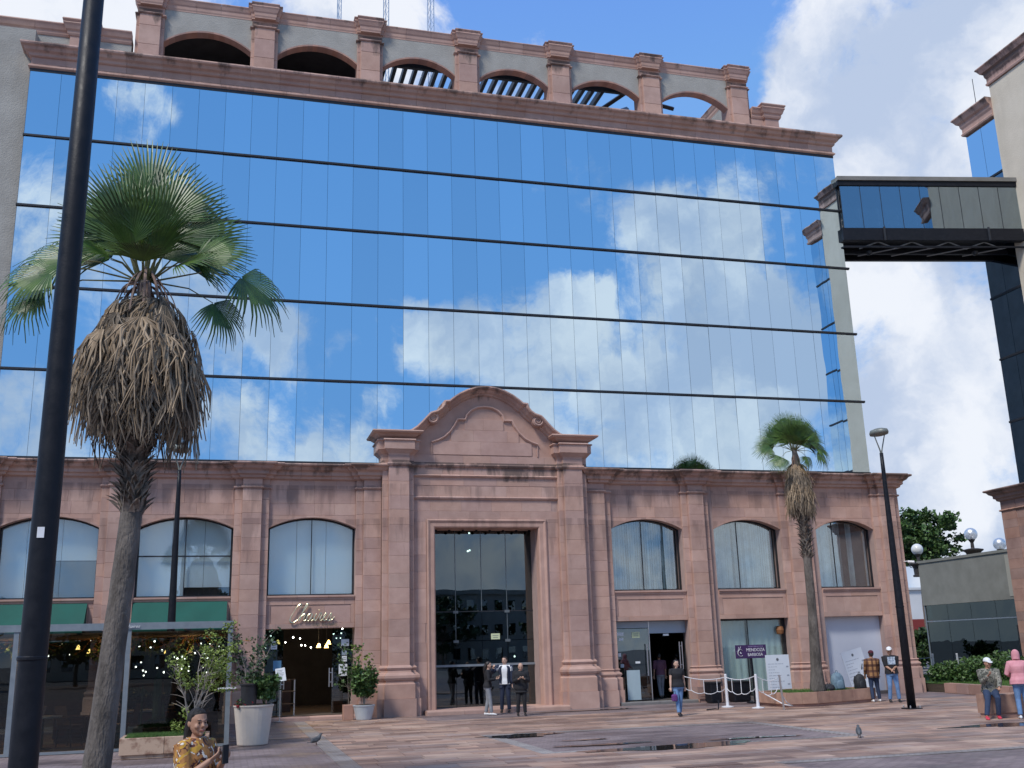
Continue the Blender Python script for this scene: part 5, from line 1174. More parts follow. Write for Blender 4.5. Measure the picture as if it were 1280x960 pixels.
# ================================================================= PLANTS
GREENA = pm('leaf_green', (.03,.075,.018), (.085,.15,.035), scale=6, rough=.55, rnd=.35)
GREENB = pm('leaf_yellow_green', (.10,.15,.02), (.22,.28,.045), scale=5, rough=.55, rnd=.3)
GREEND = pm('leaf_dark_green', (.018,.04,.014), (.045,.085,.025), scale=6, rough=.5, rnd=.35)
GRASSM = pm('grass', (.045,.11,.02), (.10,.18,.035), scale=14, rough=.8, rnd=.3)
BARK = pm('bark', (.12,.09,.07), (.24,.19,.15), scale=9, rough=.95, bump=.6, bscale=30)
BARKP = pm('pale_bark', (.30,.26,.22), (.42,.37,.32), scale=12, rough=.9)
SOIL = pm('soil', (.05,.035,.025), (.08,.06,.04), scale=12, rough=1, bump=.6, bscale=40)
REDF = pm('red_petals', (.45,.02,.03), (.6,.06,.07), scale=9, rough=.6); WHITEF = pm('white_petals', (.75,.74,.70), scale=9, rough=.6)
def leaf_cloud(mb, c, r, n, size, rg, shape=(1,1,1), up=0.3):
    for _ in range(n):
        while True:
            p = Vector((rg.uniform(-1,1), rg.uniform(-1,1), rg.uniform(-1,1)))
            if p.length <= 1: break
        p = Vector((p.x*r*shape[0], p.y*r*shape[1], p.z*r*shape[2]))+Vector(c)
        leaf(mb, p, size*rg.uniform(.6, 1.3), rg, up)
def leaf(mb, p, s, rg, up=.3, asp=.42):
    d = Vector((rg.gauss(0,1), rg.gauss(0,1), rg.gauss(0,.7)+up)).normalized(); u = d.cross(Vector((rg.gauss(0,1), rg.gauss(0,1), rg.gauss(0,1)))).normalized()*s*asp
    n = d.cross(u).normalized()*s*.12
    a = p; b = p+d*s*.5+u+n; c = p+d*s; e = p+d*s*.5-u+n
    k = len(mb.v); mb.v += [tuple(a), tuple(b), tuple(c), tuple(e)]; mb.f += [(k,k+1,k+2),(k,k+2,k+3)]
def branchy(rg, base, h, spread, n_main, r0, depth=2):
    """returns (segments, tips)"""
    segs, tips = [], []
    for i in range(n_main):
        a = rg.uniform(0, 2*pi); L = h*rg.uniform(.75, 1.05); s = spread*rg.uniform(.4, 1)
        p = Vector(base); pts = [p]
        for k in range(1, 6):
            t = k/5; q = Vector(base)+Vector((cos(a)*s*t**1.3+rg.gauss(0,.02)*h, sin(a)*s*t**1.3+rg.gauss(0,.02)*h, L*t)); pts.append(q)
        segs.append((pts, [r0*(1-.8*k/5) for k in range(6)]))
        for k in (2,3,4,5):
            for _ in range(depth):
                a2 = a+rg.uniform(-1.6, 1.6); q0 = pts[k]; l = h*rg.uniform(.12, .26); q1 = q0+Vector((cos(a2)*l*.8, sin(a2)*l*.8, l*rg.uniform(.2, .9)))
                segs.append(([q0, (q0+q1)/2+Vector((0,0,.02)), q1], [r0*.35, r0*.25, r0*.1])); tips += [q1, (q0+q1)/2]
        tips.append(pts[-1])
    return segs, tips
def plant(name, loc, label, cat, h, spread, n_main, r0, leaf_n, leaf_s, lm, bm, seed, cl_r=.1, pots=None, z0=0, depth=2, group=None, shape=(1,1,1)):
    t = thing(name, loc, label, cat, group); rg = random.Random(seed)
    segs, tips = branchy(rg, (0,0,z0), h, spread, n_main, r0, depth)
    mb = MB()
    for p, r in segs: mb.tube(p, r, 5)
    mb.build('stems', bm, t, local=True, origin=(0,0,0))
    lf = MB()
    for q in tips: leaf_cloud(lf, q, cl_r, leaf_n, leaf_s, rg, shape)
    lf.build('foliage', lm, t, local=True, origin=(0,0,0)); return t
def tree(loc, h, cr, label, seed, lm=GREENA, n=60, per=70, ls=.22, name='tree', group=None, trunk=.16, flat=.75):
    t = thing(name, loc, label, 'tree', group); rg = random.Random(seed)
    tb = MB(); th = h-cr*1.25
    tb.tube([(0,0,0),(rg.uniform(-.1,.1),0,th*.5),(rg.uniform(-.2,.2),rg.uniform(-.2,.2),th)], [trunk,trunk*.8,trunk*.6], 8)
    lf = MB(); c0 = Vector((0,0,h-cr*.9))
    for i in range(n):
        while True:
            p = Vector((rg.uniform(-1,1), rg.uniform(-1,1), rg.uniform(-1,1)))
            if .35 < p.length <= 1: break
        q = c0+Vector((p.x*cr, p.y*cr, p.z*cr*flat))
        if i % 3 == 0: tb.tube([(0,0,th*.85), ((q.x)*.45, (q.y)*.45, (th+q.z)*.5), tuple(q)], [trunk*.4, trunk*.22, trunk*.06], 5)
        leaf_cloud(lf, q, cr*rg.uniform(.16, .30), per, ls, rg, (1,1,.6))
    tb.build('trunk', BARK, t, local=True, origin=(0,0,0)); lf.build('crown', lm, t, local=True, origin=(0,0,0)); return t
TERRA = pm('beige_pot', (.60,.52,.44), (.68,.60,.52), scale=2, rough=.8, bump=.2)
GREYPOT = pm('pale_grey_pot', (.40,.45,.50), (.47,.52,.56), scale=4, rough=.6)
BLACKPOT = pm('black_pot', (.02,.02,.022), (.035,.035,.04), scale=4, rough=.5)
def pot(loc, prof, mat, label, name='plant_pot', n=28, shape='round'):
    t = thing(name, loc, label, 'plant pot')
    MB().lathe(prof, n=n).build('pot_wall', mat, t, smooth=False, local=True, origin=(0,0,0))
    MB().lathe([(prof[-1][0]-.03, prof[-1][1]+.002), (prof[-1][0]-.06, prof[-1][1]+.012)], n=n).build('soil', SOIL, t, local=True, origin=(0,0,0)); return t
# big beige pot and what grows in it
pot((.72, 26.3, 0), [(.345,0),(.355,.02),(.455,.84),(.475,.87),(.475,.90),(.43,.90)], TERRA, 'large tapered beige pot full of mixed plants left of the restaurant door')
plant('shrub', (.66, 26.3, .88), 'tall thin shrub with dark leaves in the large beige pot', 'shrub', 1.45, .45, 7, .016, 5, .085, GREEND, BARKP, 4, .09, group=None)
plant('flowering_plant', (.95, 26.2, .88), 'bushy green plant with white blooms at the right side of the large beige pot', 'plant', .55, .32, 9, .010, 9, .10, GREENA, GREENA, 6, .10)
fl = thing('flowers', (.5, 25.95, .9), 'small red flowers hanging over the left rim of the large beige pot', 'flowers'); rg = random.Random(2)
mb = MB(); mb2 = MB()
for k in range(26): p = Vector((rg.uniform(-.18,.16), rg.uniform(-.05,.1), rg.uniform(-.04,.14))); (leaf_cloud(mb, p, .03, 5, .06, rg) if k % 2 else leaf_cloud(mb2, p, .05, 6, .07, rg))
mb.build('petals', REDF, fl, local=True, origin=(0,0,0)); mb2.build('foliage', GREENA, fl, local=True, origin=(0,0,0))
bp = pot((.60, 26.05, .9), [(.16,0),(.17,.02),(.20,.44),(.225,.46),(.225,.49),(.19,.49)], BLACKPOT, 'black square-rimmed nursery pot standing inside the large beige pot')
# grey pot by the portal
pot((4.28, 33.7, 0), [(.22,0),(.24,.02),(.33,.40),(.35,.42),(.35,.45),(.31,.45)], GREYPOT, 'small pale grey pot at the foot of the left portal pedestal')
plant('potted_shrub', (4.28, 33.7, .44), 'upright bushy shrub with a tall thin shoot in the pale grey pot', 'shrub', .95, .30, 12, .010, 12, .11, GREENA, BARKP, 9, .10, depth=3)
plant('potted_shrub', (4.22, 33.8, .44), 'tall thin leafy shoot rising beside the portal pilaster from the grey pot', 'plant', 1.75, .10, 2, .008, 5, .10, GREENB, BARKP, 12, .07)
fb = thing('stone_block_seat', (3.82, 34.0, 0), 'small reddish stone block left of the pale grey pot', 'block'); MB().cbox(-.16,.16,-.2,.2,0,.46,.015).build('block_body', STONE2, fb, local=True, origin=(0,0,0))
plant('climbing_plant', (3.9, 34.3, .3), 'thin climbing plant on the stone at the right of the restaurant door', 'plant', 1.7, .15, 3, .008, 6, .09, GREENA, BARKP, 17, .08)
# menu stand
ms = thing('menu_stand', (1.75, 34.6, 0), 'thin menu stand with a tilted white menu card at the restaurant door', 'menu stand')
MB().tube([(0,0,.02),(0,0,1.25)], .018, 8).build('pole', STEEL, ms, local=True, origin=(0,0,0)); MB().lathe([(.18,0),(.18,.02),(.02,.03)], n=14).build('foot', STEEL, ms, local=True, origin=(0,0,0))
o = MB().box(-.15,.15,-.012,.012,-.20,.22).build('menu_card', NOTE_W, ms, local=True, origin=(0,0,0)); o.location = (.0,-.05,1.42); o.rotation_euler = (radians(-18), radians(-8), 0)
for k in range(7): q = MB().box(-.11,.11*random.uniform(.3,1),-.016,-.0125,.14-k*.045,.15-k*.045).build('printed_line', INKM, o, local=True, origin=(0,0,0))
sh = thing('side_table', (2.05, 36.3, .1), 'small wire shelf with objects just inside the restaurant door', 'shelf')
for x in (-.25,.25):
    for y in (-.15,.15): MB().tube([(x,y,0),(x,y,1.15)], .014, 5).build('leg', STEEL, sh, local=True, origin=(0,0,0))
for z in (.35,.75,1.13): MB().box(-.27,.27,-.17,.17,z,z+.02).build('shelf', WOODD, sh, local=True, origin=(0,0,0))

# ================================================================= TERRACE BEHIND THE GLASS SCREEN
scr = thing('glass_screen', (-3, 26.3, 0), 'glass wind screen in a grey metal frame around the restaurant terrace', 'screen')
def bar(a, b, w=.05): 
    a, b = Vector(a), Vector(b); return MB().tube([a, b], w, 4)
XP = [.12, -2.18, -4.6, -7.1, -9.6]
for x in XP: MB().box(x-.055, x+.055, 26.25, 26.36, 0, 2.72).build('post', ALU, scr, origin=(x, 26.3, 0))
MB().box(-9.6, .175, 26.23, 26.38, 2.70, 2.86).build('top_rail', ALU, scr)
MB().box(-9.6, .175, 26.27, 26.34, .0, .06).build('bottom_rail', ALU, scr)
for a, b in zip(XP, XP[1:]): MB().box(b+.06, a-.06, 26.30, 26.312, .07, 2.69).build('glass_pane', SCREENGLASS, scr, origin=(b, 26.3, 0))
for y in (29.2, 32.1, 34.9): MB().box(.07, .17, y-.05, y+.05, 0, 2.70).build('post', ALU, scr, origin=(.12, y, 0))
MB().box(.06, .19, 26.36, 35.0, 2.70, 2.86).build('top_rail', ALU, scr)
for a, b in ((26.4,29.15),(29.25,32.05),(32.15,34.85)): MB().box(.115, .125, a, b, .07, 2.69).build('glass_pane', SCREENGLASS, scr, origin=(.12, a, 0))
for x in (-8.4,-5.9,-3.4,-1.0): MB().box(x-.03, x+.03, 26.4, 33.4, 2.74, 2.84).build('roof_beam', ALU, scr, origin=(x, 26.4, 2.8))
MB().box(-9.5, .05, 26.6, 33.6, 2.62, 2.66).build('terrace_ceiling', BROWNC, scr)
for x in (.02,): MB().box(-.12, .3, 26.22, 26.24, 1.28, 1.32).build('door_bar', WHITE, scr)
text_mesh('Chaires', .11, WHITE, 'small_lettering', scr, Matrix.Translation((-1.62+3-.5, -.09, 2.74)) @ Matrix.Rotation(pi/2, 4, 'X'), shear=.4)
HEDGE = []
def boxhedge(x0, x1, y0, y1, h, label, seed, lm=GREEND, z0=0, n=1500, s=.09, cat='hedge'):
    t = thing('hedge', ((x0+x1)/2, (y0+y1)/2, z0), label, cat); rg = random.Random(seed); lf = MB()
    for _ in range(n):
        p = Vector((rg.uniform(x0,x1)-(x0+x1)/2, rg.uniform(y0,y1)-(y0+y1)/2, h*(1-rg.random()**2*.9)))
        p.z *= .82+.18*sin(p.x*5+seed)*cos(p.y*4); leaf(lf, p, s*rg.uniform(.7,1.3), rg, .5)
    lf.build('foliage', lm, t, local=True, origin=(0,0,0)); MB().tube([(0,0,0),(0,0,h*.6)], .03, 5).build('stems', BARK, t, local=True, origin=(0,0,0)); return t
BRICKP = pm('brick_planter', (.22,.10,.07), (.30,.14,.09), scale=3, rough=.85)
MOTTLE = pm('mottled_sandstone', (.27,.155,.105), (.50,.35,.25), scale=3.4, rough=.85, bump=.3, lohi=(.44,.56))
def planter_box(x0, x1, y0, y1, h, mat, label, name='planter', slab=None, w=.09):
    t = thing(name, ((x0+x1)/2, y0, 0), label, 'planter'); L = x1-x0; n = max(1, round(L/(slab or L)))
    for k in range(n): MB().cbox(x0+L*k/n+.003, x0+L*(k+1)/n-.003, y0, y0+w, .08, h, .008).build('front_slab', mat, t, origin=(x0+L*k/n, y0, 0))
    MB().box(x0, x1, y1-w, y1, .08, h).build('rear_slab', mat, t); MB().box(x0, x0+w, y0+w, y1-w, .08, h-.002).build('side_slab', mat, t); MB().box(x1-w, x1, y0+w, y1-w, .08, h-.002).build('side_slab', mat, t)
    MB().box(x0+.04, x1-.04, y0+.04, y1-.04, 0, .08).build('plinth', mat, t); MB().box(x0+w, x1-w, y0+w, y1-w, h-.14, h-.05).build('soil', SOIL, t)
    return t
planter_box(-2.05, -.25, 24.0, 25.2, .42, MOTTLE, 'low mottled sandstone planter with bright grass in front of the glass screen', slab=1.0)
def grass_patch(x0, x1, y0, y1, z, n, name, s=.07, seed=1, par=None):
    rg = random.Random(seed); mb = MB()
    for _ in range(n):
        x, y = rg.uniform(x0,x1), rg.uniform(y0,y1); a = rg.uniform(0, pi); w = .006; h = s*rg.uniform(.5, 1.2); dx, dy = cos(a)*w, sin(a)*w; lx, ly = rg.gauss(0,.02), rg.gauss(0,.02)
        k = len(mb.v); mb.v += [(x-dx,y-dy,z),(x+dx,y+dy,z),(x+lx,y+ly,z+h)]; mb.f.append((k,k+1,k+2))
    mb.box(x0, x1, y0, y1, z-.03, z)
    return tag(mb.build(name, GRASSM), kind='stuff')
grass_patch(-1.95, -.35, 24.1, 25.1, .38, 9000, 'grass', s=.09)
ft = thing('small_tree', (-.62, 24.7, .36), 'slender feathery yellow-green tree in the sandstone planter by the glass screen', 'tree'); rg = random.Random(31)
segs, tips = branchy(rg, (0,0,0), 1.7, .75, 9, .022, 2); mb = MB(); [mb.tube(p, r, 5) for p, r in segs]; mb.build('stems', BARKP, ft, local=True, origin=(0,0,0)); lf = MB()
for q in tips:
    if q.z > .9 and rg.random() < .55: leaf_cloud(lf, q+Vector((.1,0,.12)), .12, 20, .055, rg, (1.1,1,.8), .1)
for _ in range(30): zq = rg.uniform(.95, 2.45); q = Vector((rg.gauss(.22+.16*zq,.26), rg.gauss(0,.25), zq)); leaf_cloud(lf, q, .12, 22, .055, rg, (1.5,1,.45), -.25)
for _ in range(6): q = Vector((rg.uniform(-.4,.0), rg.gauss(0,.15), rg.uniform(.15,.5))); leaf_cloud(lf, q, .12, 26, .06, rg)
lf.build('foliage', GREENB, ft, local=True, origin=(0,0,0))
planter_box(-4.2, -.1, 30.0, 30.8, .62, BRICKP, 'brown brick planter box under the clipped hedge on the terrace', slab=.8)
boxhedge(-2.6, -1.45, 30.1, 30.7, .7, 'dark clipped hedge left of the slim lamp post behind the glass', 3, z0=.56, n=2600); boxhedge(-1.2, -.15, 30.1, 30.7, .65, 'dark clipped hedge right of the slim lamp post behind the glass', 5, z0=.56, n=2400)
cw = thing('white_planter', (-1.95, 26.9, 0), 'small white square planter behind the glass, between green shrubs', 'planter'); MB().cbox(-.17,.17,-.17,.17,0,.5,.01).build('planter_body', pm('offwhite_plaster', (.55,.52,.47), (.62,.59,.54), scale=4, rough=.8), cw, local=True, origin=(0,0,0)); MB().box(-.14,.14,-.14,.14,.5,.51).build('soil', SOIL, cw, local=True, origin=(0,0,0))
boxhedge(-1.75, -1.05, 26.7, 27.3, .62, 'bright green low shrub right of the small white planter', 8, GREENA, n=1800, cat='shrub'); boxhedge(-2.42, -2.2, 26.7, 27.2, .5, 'narrow green shrub left of the small white planter', 9, GREENA, n=700, cat='shrub')
cc_ = thing('cactus', (-1.55, 27.6, 0), 'tall ribbed green cactus column behind the glass screen', 'cactus'); CACT = pm('cactus_green', (.07,.12,.05), (.13,.19,.09), scale=7, rough=.6)
def cact(x, y, h, r, nm): 
    rings = []
    for k in range(9): t = k/8; rr = r*(1 if t < .85 else sqrt(max(0.02, 1-((t-.85)/.15)**2))); rings.append([(x+rr*(1+.18*(i % 2))*cos(2*pi*i/16), y+rr*(1+.18*(i % 2))*sin(2*pi*i/16), h*t) for i in range(16)])
    MB().loft(rings).build(nm, CACT, cc_, local=True, origin=(0,0,0))
cact(0,0,1.75,.085,'cactus_stem'); cact(.14,.05,1.0,.06,'cactus_arm'); cact(-.35,.1,1.45,.022,'cactus_arm')
CHAIRM = pm('red_brown_leather', (.16,.055,.035), (.22,.08,.05), scale=6, rough=.5)
def chair(loc, rz, label, first=None):
    if first: return dup(first, loc=loc, rz=rz, label=label)
    t = thing('terrace_chair', loc, label, 'chair', 'red-brown chairs on the restaurant terrace', rz)
    MB().box(-.23,.23,-.22,.22,.42,.50).build('seat', CHAIRM, t, local=True, origin=(0,0,0))
    MB().add([(-.23,.20,.48),(.23,.20,.48),(.23,.26,.48),(-.23,.26,.48),(-.21,.34,.95),(.21,.34,.95),(.21,.38,.95),(-.21,.38,.95)], [(0,3,2,1),(4,5,6,7),(0,1,5,4),(1,2,6,5),(2,3,7,6),(3,0,4,7)]).build('backrest', CHAIRM, t, local=True, origin=(0,0,0))
    for x in (-.2,.2):
        for y in (-.19,.21): MB().tube([(x*1.05,y*1.05,0),(x,y,.42)], .018, 6).build('leg', WOODD, t, local=True, origin=(0,0,0))
    for x in (-.24,.24): MB().tube([(x,-.18,.48),(x,-.16,.66),(x,.24,.68)], .016, 6).build('armrest', WOODD, t, local=True, origin=(0,0,0))
    return t
ch1 = chair((-2.35, 28.2, 0), radians(-100), 'red-brown chair close behind the left grey screen post')
chair((-1.55, 31.6, .0), radians(120), 'red-brown chair between the palm trunk and the hedge planter', ch1); chair((-3.6, 28.6, 0), radians(60), 'red-brown chair left of the black mast behind the glass', ch1); chair((-4.6, 28.9, 0), radians(-70), 'red-brown chair furthest left behind the glass screen', ch1)
def table(loc, label, first=None):
    if first: return dup(first, loc=loc, label=label)
    t = thing('terrace_table', loc, label, 'table', 'round terrace tables'); MB().lathe([(.42,.72),(.43,.73),(.43,.75),(.42,.76)], n=24).build('table_top', WHITE, t, local=True, origin=(0,0,0)); MB().lathe([(.24,0),(.24,.02),(.035,.05),(.03,.7),(.12,.72)], n=14).build('pedestal', BLACKP, t, local=True, origin=(0,0,0)); return t
tb1 = table((-2.05, 29.3, 0), 'round white table behind the cactus'); table((-1.1, 32.4, 0), 'round white table at the back right of the terrace', tb1); table((-4.15, 28.0, 0), 'round white table left of the black mast behind the glass', tb1)
for k, (x, y) in enumerate(((-.9,31.5),(-3.3,31.4),(-5.2,31.2),(-2.2,31.8))):
    vv = thing('hanging_vine', (x, y, 2.62), ['amber-lit vine under the terrace ceiling, rightmost','amber-lit vine hanging above the cactus','amber-lit vine hanging left of the black mast','amber-lit vine behind the palm trunk'][k], 'vine'); rg = random.Random(60+k); lf = MB(); br = MB()
    for _ in range(24): q = Vector((rg.gauss(0,.55), rg.gauss(0,.6), -rg.uniform(.02,.5))); leaf_cloud(lf, q, .14, 20, .07, rg); br.tube([(q.x*.4,q.y*.4,0), tuple(q*.7), tuple(q)], .008, 4)
    lf.build('foliage', GREENA, vv, local=True, origin=(0,0,0)); br.build('stems', pm('amber_lit_twig', (.35,.14,.03), (.45,.2,.05), scale=5, rough=.7) if k == 0 else bpy.data.materials['amber_lit_twig'], vv, local=True, origin=(0,0,0))  # amber lamplight on the twigs is put into their colour
for (x, y) in ((-3, 30.9), (-.9, 31.0), (-5.4, 30.6)):
    l = bpy.data.objects.new('terrace_lamp', bpy.data.lights.new('terrace_lamp', 'POINT')); COL.objects.link(l); l.location = (x, y, 2.2); l.data.energy = 30; l.data.color = (1, .55, .22); l.data.shadow_soft_size = .1
rb = random.Random(23)
sl = thing('string_lights', (-1.2, 32.5, 2.55), 'many small white bulbs hanging under the terrace ceiling', 'string lights')
for k in range(34): MB().ball((rb.uniform(-1.6,1.25), rb.uniform(-1.2,1.5), rb.uniform(-1.05,-.1)), rb.uniform(.018,.032), 7, 4).build('bulb', GLOWW, sl, local=True, origin=(0,0,0))
# ================================================================= RIGHT SIDE: PLANTER, BOARDS, BARRIER
def hexplanter():
    t = thing('palm_planter', (18.9, 30.9, 0), 'low angular stone planter around the right fan palm', 'planter')
    poly = [(16.95,30.0),(17.95,29.85),(20.75,30.9),(20.9,31.9),(18.6,32.7),(16.9,31.8)]
    def offs(p, d): 
        c = Vector((18.8, 31.2)); return [tuple((Vector(q)-c)*(1+d/(Vector(q)-c).length)+c) for q in p]
    outer, inn = poly, offs(poly, -.14)
    for i in range(6):
        a, b, c, d = Vector(outer[i]), Vector(outer[(i+1) % 6]), Vector(inn[(i+1) % 6]), Vector(inn[i]); L = (b-a).length; n = max(1, round(L/.62))
        for k in range(n):
            p = [a.lerp(b, k/n), a.lerp(b, (k+1)/n-.006/L), d.lerp(c, (k+1)/n-.006/L), d.lerp(c, k/n)]
            MB().zprism([tuple(q) for q in p], .10, .44).build('side_stone', MOTTLE2, t, origin=(p[0].x, p[0].y, .1))
    MB().zprism(offs(poly, -.07), 0, .10).build('plinth', STONE2, t); MB().zprism(inn, .12, .38).build('soil', SOIL, t); return t
MOTTLE2 = pm('orange_sandstone', (.33,.19,.14), (.46,.28,.20), scale=2.6, rough=.85, bump=.3, rnd=.14)
hexplanter(); grass_patch(17.4, 20.1, 30.95, 31.9, .385, 2600, 'grass', s=.10, seed=6)
BOARDW = pm('board_white', (.62,.66,.72), (.68,.72,.77), scale=1, rough=.4)
def text_board(loc, rz, w, h, lean, roll, label):
    t = thing('text_board', loc, label, 'board', None, rz); o = MB().box(-w/2, w/2, -.012, .012, 0, h).build('panel', BOARDW, t, local=True, origin=(0,0,0)); o.rotation_euler = (-lean, roll, 0); rg = random.Random(5)
    MB().lathe([(.001,0),(.045,0),(.05,.004),(.04,.008)], n=12).build('crest', INKM, o, local=True, origin=(0,0,0)).matrix_local = Matrix.Translation((0,-.014,h*.9)) @ Matrix.Rotation(pi/2, 4, 'X')
    for k in range(11):
        z = h*(.80-.062*k); l = w*rg.uniform(.5, .8) if k % 2 == 0 else w*rg.uniform(.3,.7); x = -w*.42
        for q in range(rg.randint(3, 6)):
            ww = l/6*rg.uniform(.6, 1.1)
            MB().box(x, x+ww, -.0155, -.0125, z, z+.016).build('printed_word', pm_ink, o, local=True, origin=(0,0,0)); x += ww+.025
        if k % 3 == 1: MB().box(w*.34, w*.44, -.0155, -.0125, z-.02, z+.03).build('printed_mark', pm_ink, o, local=True, origin=(0,0,0))
    MB().tube([(0,.42*1,0),(0,.05,h*.7)], .015, 5).build('prop', BLACKP, t, local=True, origin=(0,0,0)); return t
pm_ink = pm('faded_print', (.33,.36,.42), scale=5, rough=.6)
text_board((18.50, 33.1, 0), 0, .90, 1.56, 0.03, 0, 'upright white text board between the purple sign and the palm trunk')
text_board((21.45, 32.5, 0), .15, .94, 1.68, .12, radians(-11), 'tilted white text board leaning behind the black backpack')
PURP = pm('purple_board', (.045,.018,.085), (.06,.025,.11), scale=2, rough=.35)
ps = thing('company_sign', (17.55, 33.2, 0), 'purple sign reading MENDOZA BARBOSA on a dark post', 'sign')
MB().cbox(-.58,.58,-.02,.02,1.47,1.92,.004).build('sign_panel', PURP, ps, local=True, origin=(0,0,0))
RX = Matrix.Rotation(pi/2, 4, 'X')
text_mesh('MENDOZA', .155, WHITE, 'lettering', ps, Matrix.Translation((.17,-.024,1.70)) @ RX, .002, font_scale=(.92,1)); text_mesh('BARBOSA', .145, WHITE, 'lettering', ps, Matrix.Translation((.15,-.024,1.545)) @ RX, .002, font_scale=(.92,1))
text_mesh('C O R P O R A T I V O', .055, pm('lilac_print', (.45,.35,.6), rough=.5), 'lettering', ps, Matrix.Translation((.18,-.024,1.845)) @ RX, .002, font_scale=(1.05,1))
cpts = [(-.40+.11*cos(a), -.026, 1.66+.11*sin(a)) for a in [radians(50+k*13) for k in range(21)]]
MB().tube(cpts, [.012+.012*sin(pi*k/20) for k in range(21)], 5, flat=.3).tube([(-.50,-.026,1.74),(-.47,-.026,1.80),(-.46,-.026,1.86)], .012, 5, flat=.3).tube([(-.44,-.026,1.77),(-.41,-.026,1.82),(-.385,-.026,1.87)], .012, 5, flat=.3).tube([(-.51,-.026,1.70),(-.555,-.026,1.71)], .010, 5, flat=.3).tube([(-.42,-.026,1.69),(-.40,-.026,1.64),(-.37,-.026,1.65)], .014, 5, flat=.3).build('emblem', WHITE, ps, local=True, origin=(0,0,0))
MB().add([(-.03,-.01,1.48),(.03,-.01,1.48),(.085,-.01,0),(-.02,-.01,0),(-.03,.02,1.48),(.03,.02,1.48),(.085,.02,0),(-.02,.02,0)], [(0,3,2,1),(4,5,6,7),(0,1,5,4),(1,2,6,5),(2,3,7,6),(3,0,4,7)]).build('post', BLACKP, ps, local=True, origin=(0,0,0)); MB().box(-.22,.22,-.18,.18,0,.03).build('foot', BLACKP, ps, local=True, origin=(0,0,0))
for x, y, w, lb in ((17.55, 34.3, .62, 'black bin behind the rope barrier under the purple sign'), (16.55, 34.3, .4, 'narrow black bin in front of the stone pedestal behind the barrier')):
    t = thing('waste_bin', (x, y, 0), lb, 'bin'); MB().cbox(-w/2,w/2,-.25,.25,.03,.66,.02).build('bin_body', BLACKP, t, local=True, origin=(0,0,0)); MB().box(-w/2-.02,w/2+.02,-.27,.27,.66,.71).build('lid', BLACKPOT, t, local=True, origin=(0,0,0)); MB().box(-w/2+.03,w/2-.03,-.22,.22,0,.03).build('foot', BLACKPOT, t, local=True, origin=(0,0,0))
ap = thing('access_panel', (14.55+1.9, 34.9, .3), 'small square stone hatch with a sunk panel on the pedestal', 'hatch'); MB().box(-.2,.2,-.02,.04,-.18,.22).build('hatch_frame', STONE2, ap, local=True, origin=(0,0,0)); MB().box(-.12,.12,-.03,-.021,-.1,.14).build('hatch_door', STONE2, ap, local=True, origin=(0,0,0))
WP = pm('white_plastic', (.72,.72,.74), (.64,.64,.66), scale=8, rough=.4)
def bpost(loc, h, label, first=None, lean=0):
    if first: return dup(first, loc=loc, label=label)
    t = thing('barrier_post', loc, label, 'barrier post', 'white barrier posts'); MB().tube([(0,0,.02),(0,0,h)], [.05,.042], 12).build('post_tube', WP, t, local=True, origin=(0,0,0)); MB().lathe([(.02,h),(.045,h),(.03,h+.03)], n=12).build('cap', WP, t, local=True, origin=(0,0,0)); MB().lathe([(.20,0),(.20,.025),(.06,.05)], n=18).build('foot', WP, t, local=True, origin=(0,0,0)); return t
BP = [Vector((14.7,35.0,1.02)), Vector((15.92,32.9,.98)), Vector((16.19,30.6,.98)), Vector((17.1,30.55,.92)), Vector((16.44,29.3,.35))]
b1 = bpost((15.72, 31.6, 0), 1.0, 'white barrier post nearest the walking woman'); bpost((16.19, 30.45, 0), 1.0, 'white barrier post in front of the purple sign', b1)
gp_ = thing('steel_post', (16.35, 29.2, 0), 'thin leaning grey steel post at the corner of the palm planter', 'post'); MB().tube([(.03,0,0),(-.03,0,1.02)], .032, 8).build('post_tube', STEEL, gp_, local=True, origin=(0,0,0))
def rope_fence(pts, label, drops, mat=WP, r=.018, low=.34, name='rope_barrier', par_cat='rope barrier'):
    t = thing(name, tuple(pts[0]), label, par_cat); P0 = Vector(pts[0]); mid = []
    for a, b in zip(pts, pts[1:]):
        a, b = Vector(a), Vector(b); n = 10; top = [a.lerp(b, k/n)-P0+Vector((0,0,-.10*4*(k/n)*(1-k/n))) for k in range(n+1)]
        MB().tube(top, r, 5).build('top_rope', mat, t, local=True, origin=(0,0,0))
        nd = drops; prev = None; lowp = []
        for k in range(nd+1):
            p = top[round(k*n/nd)]; q = p.copy(); q.z = p.z-(low+.08*sin(pi*k/nd)) 
            if 0 < k < nd: MB().tube([p, q], r*.8, 5).build('drop_rope', mat, t, local=True, origin=(0,0,0))
            if k in (0, nd): q.z = p.z-low*.9
            if prev is not None: lowp += [prev.lerp(q, s/4)+Vector((0,0,-.06*4*(s/4)*(1-s/4))) for s in range(5)]
            prev = q
        MB().tube(lowp, r*.9, 5).build('low_rope', mat, t, local=True, origin=(0,0,0))
    return t
rope_fence([(15.0,33.4,.97),(15.72,31.6,.93),(16.19,30.45,.98)], 'white rope barrier with hanging loops between the white posts', 4, r=.014)
rope_fence([(16.19,30.45,.98),(17.0,30.6,.86)], 'white rope hanging from the last post towards the planter', 3, r=.014)
rp = thing('loose_rope', (16.9,30.2,.3), 'white rope sagging low in front of the text board', 'rope'); MB().tube([(-.45,.25,.12),(-.25,.1,-.02),(-.05,-.2,-.2),(.0,-.6,-.22),(-.35,-.9,-.1),(-.5,-.95,.1)], .016, 6).build('rope_length', WP, rp, local=True, origin=(0,0,0))
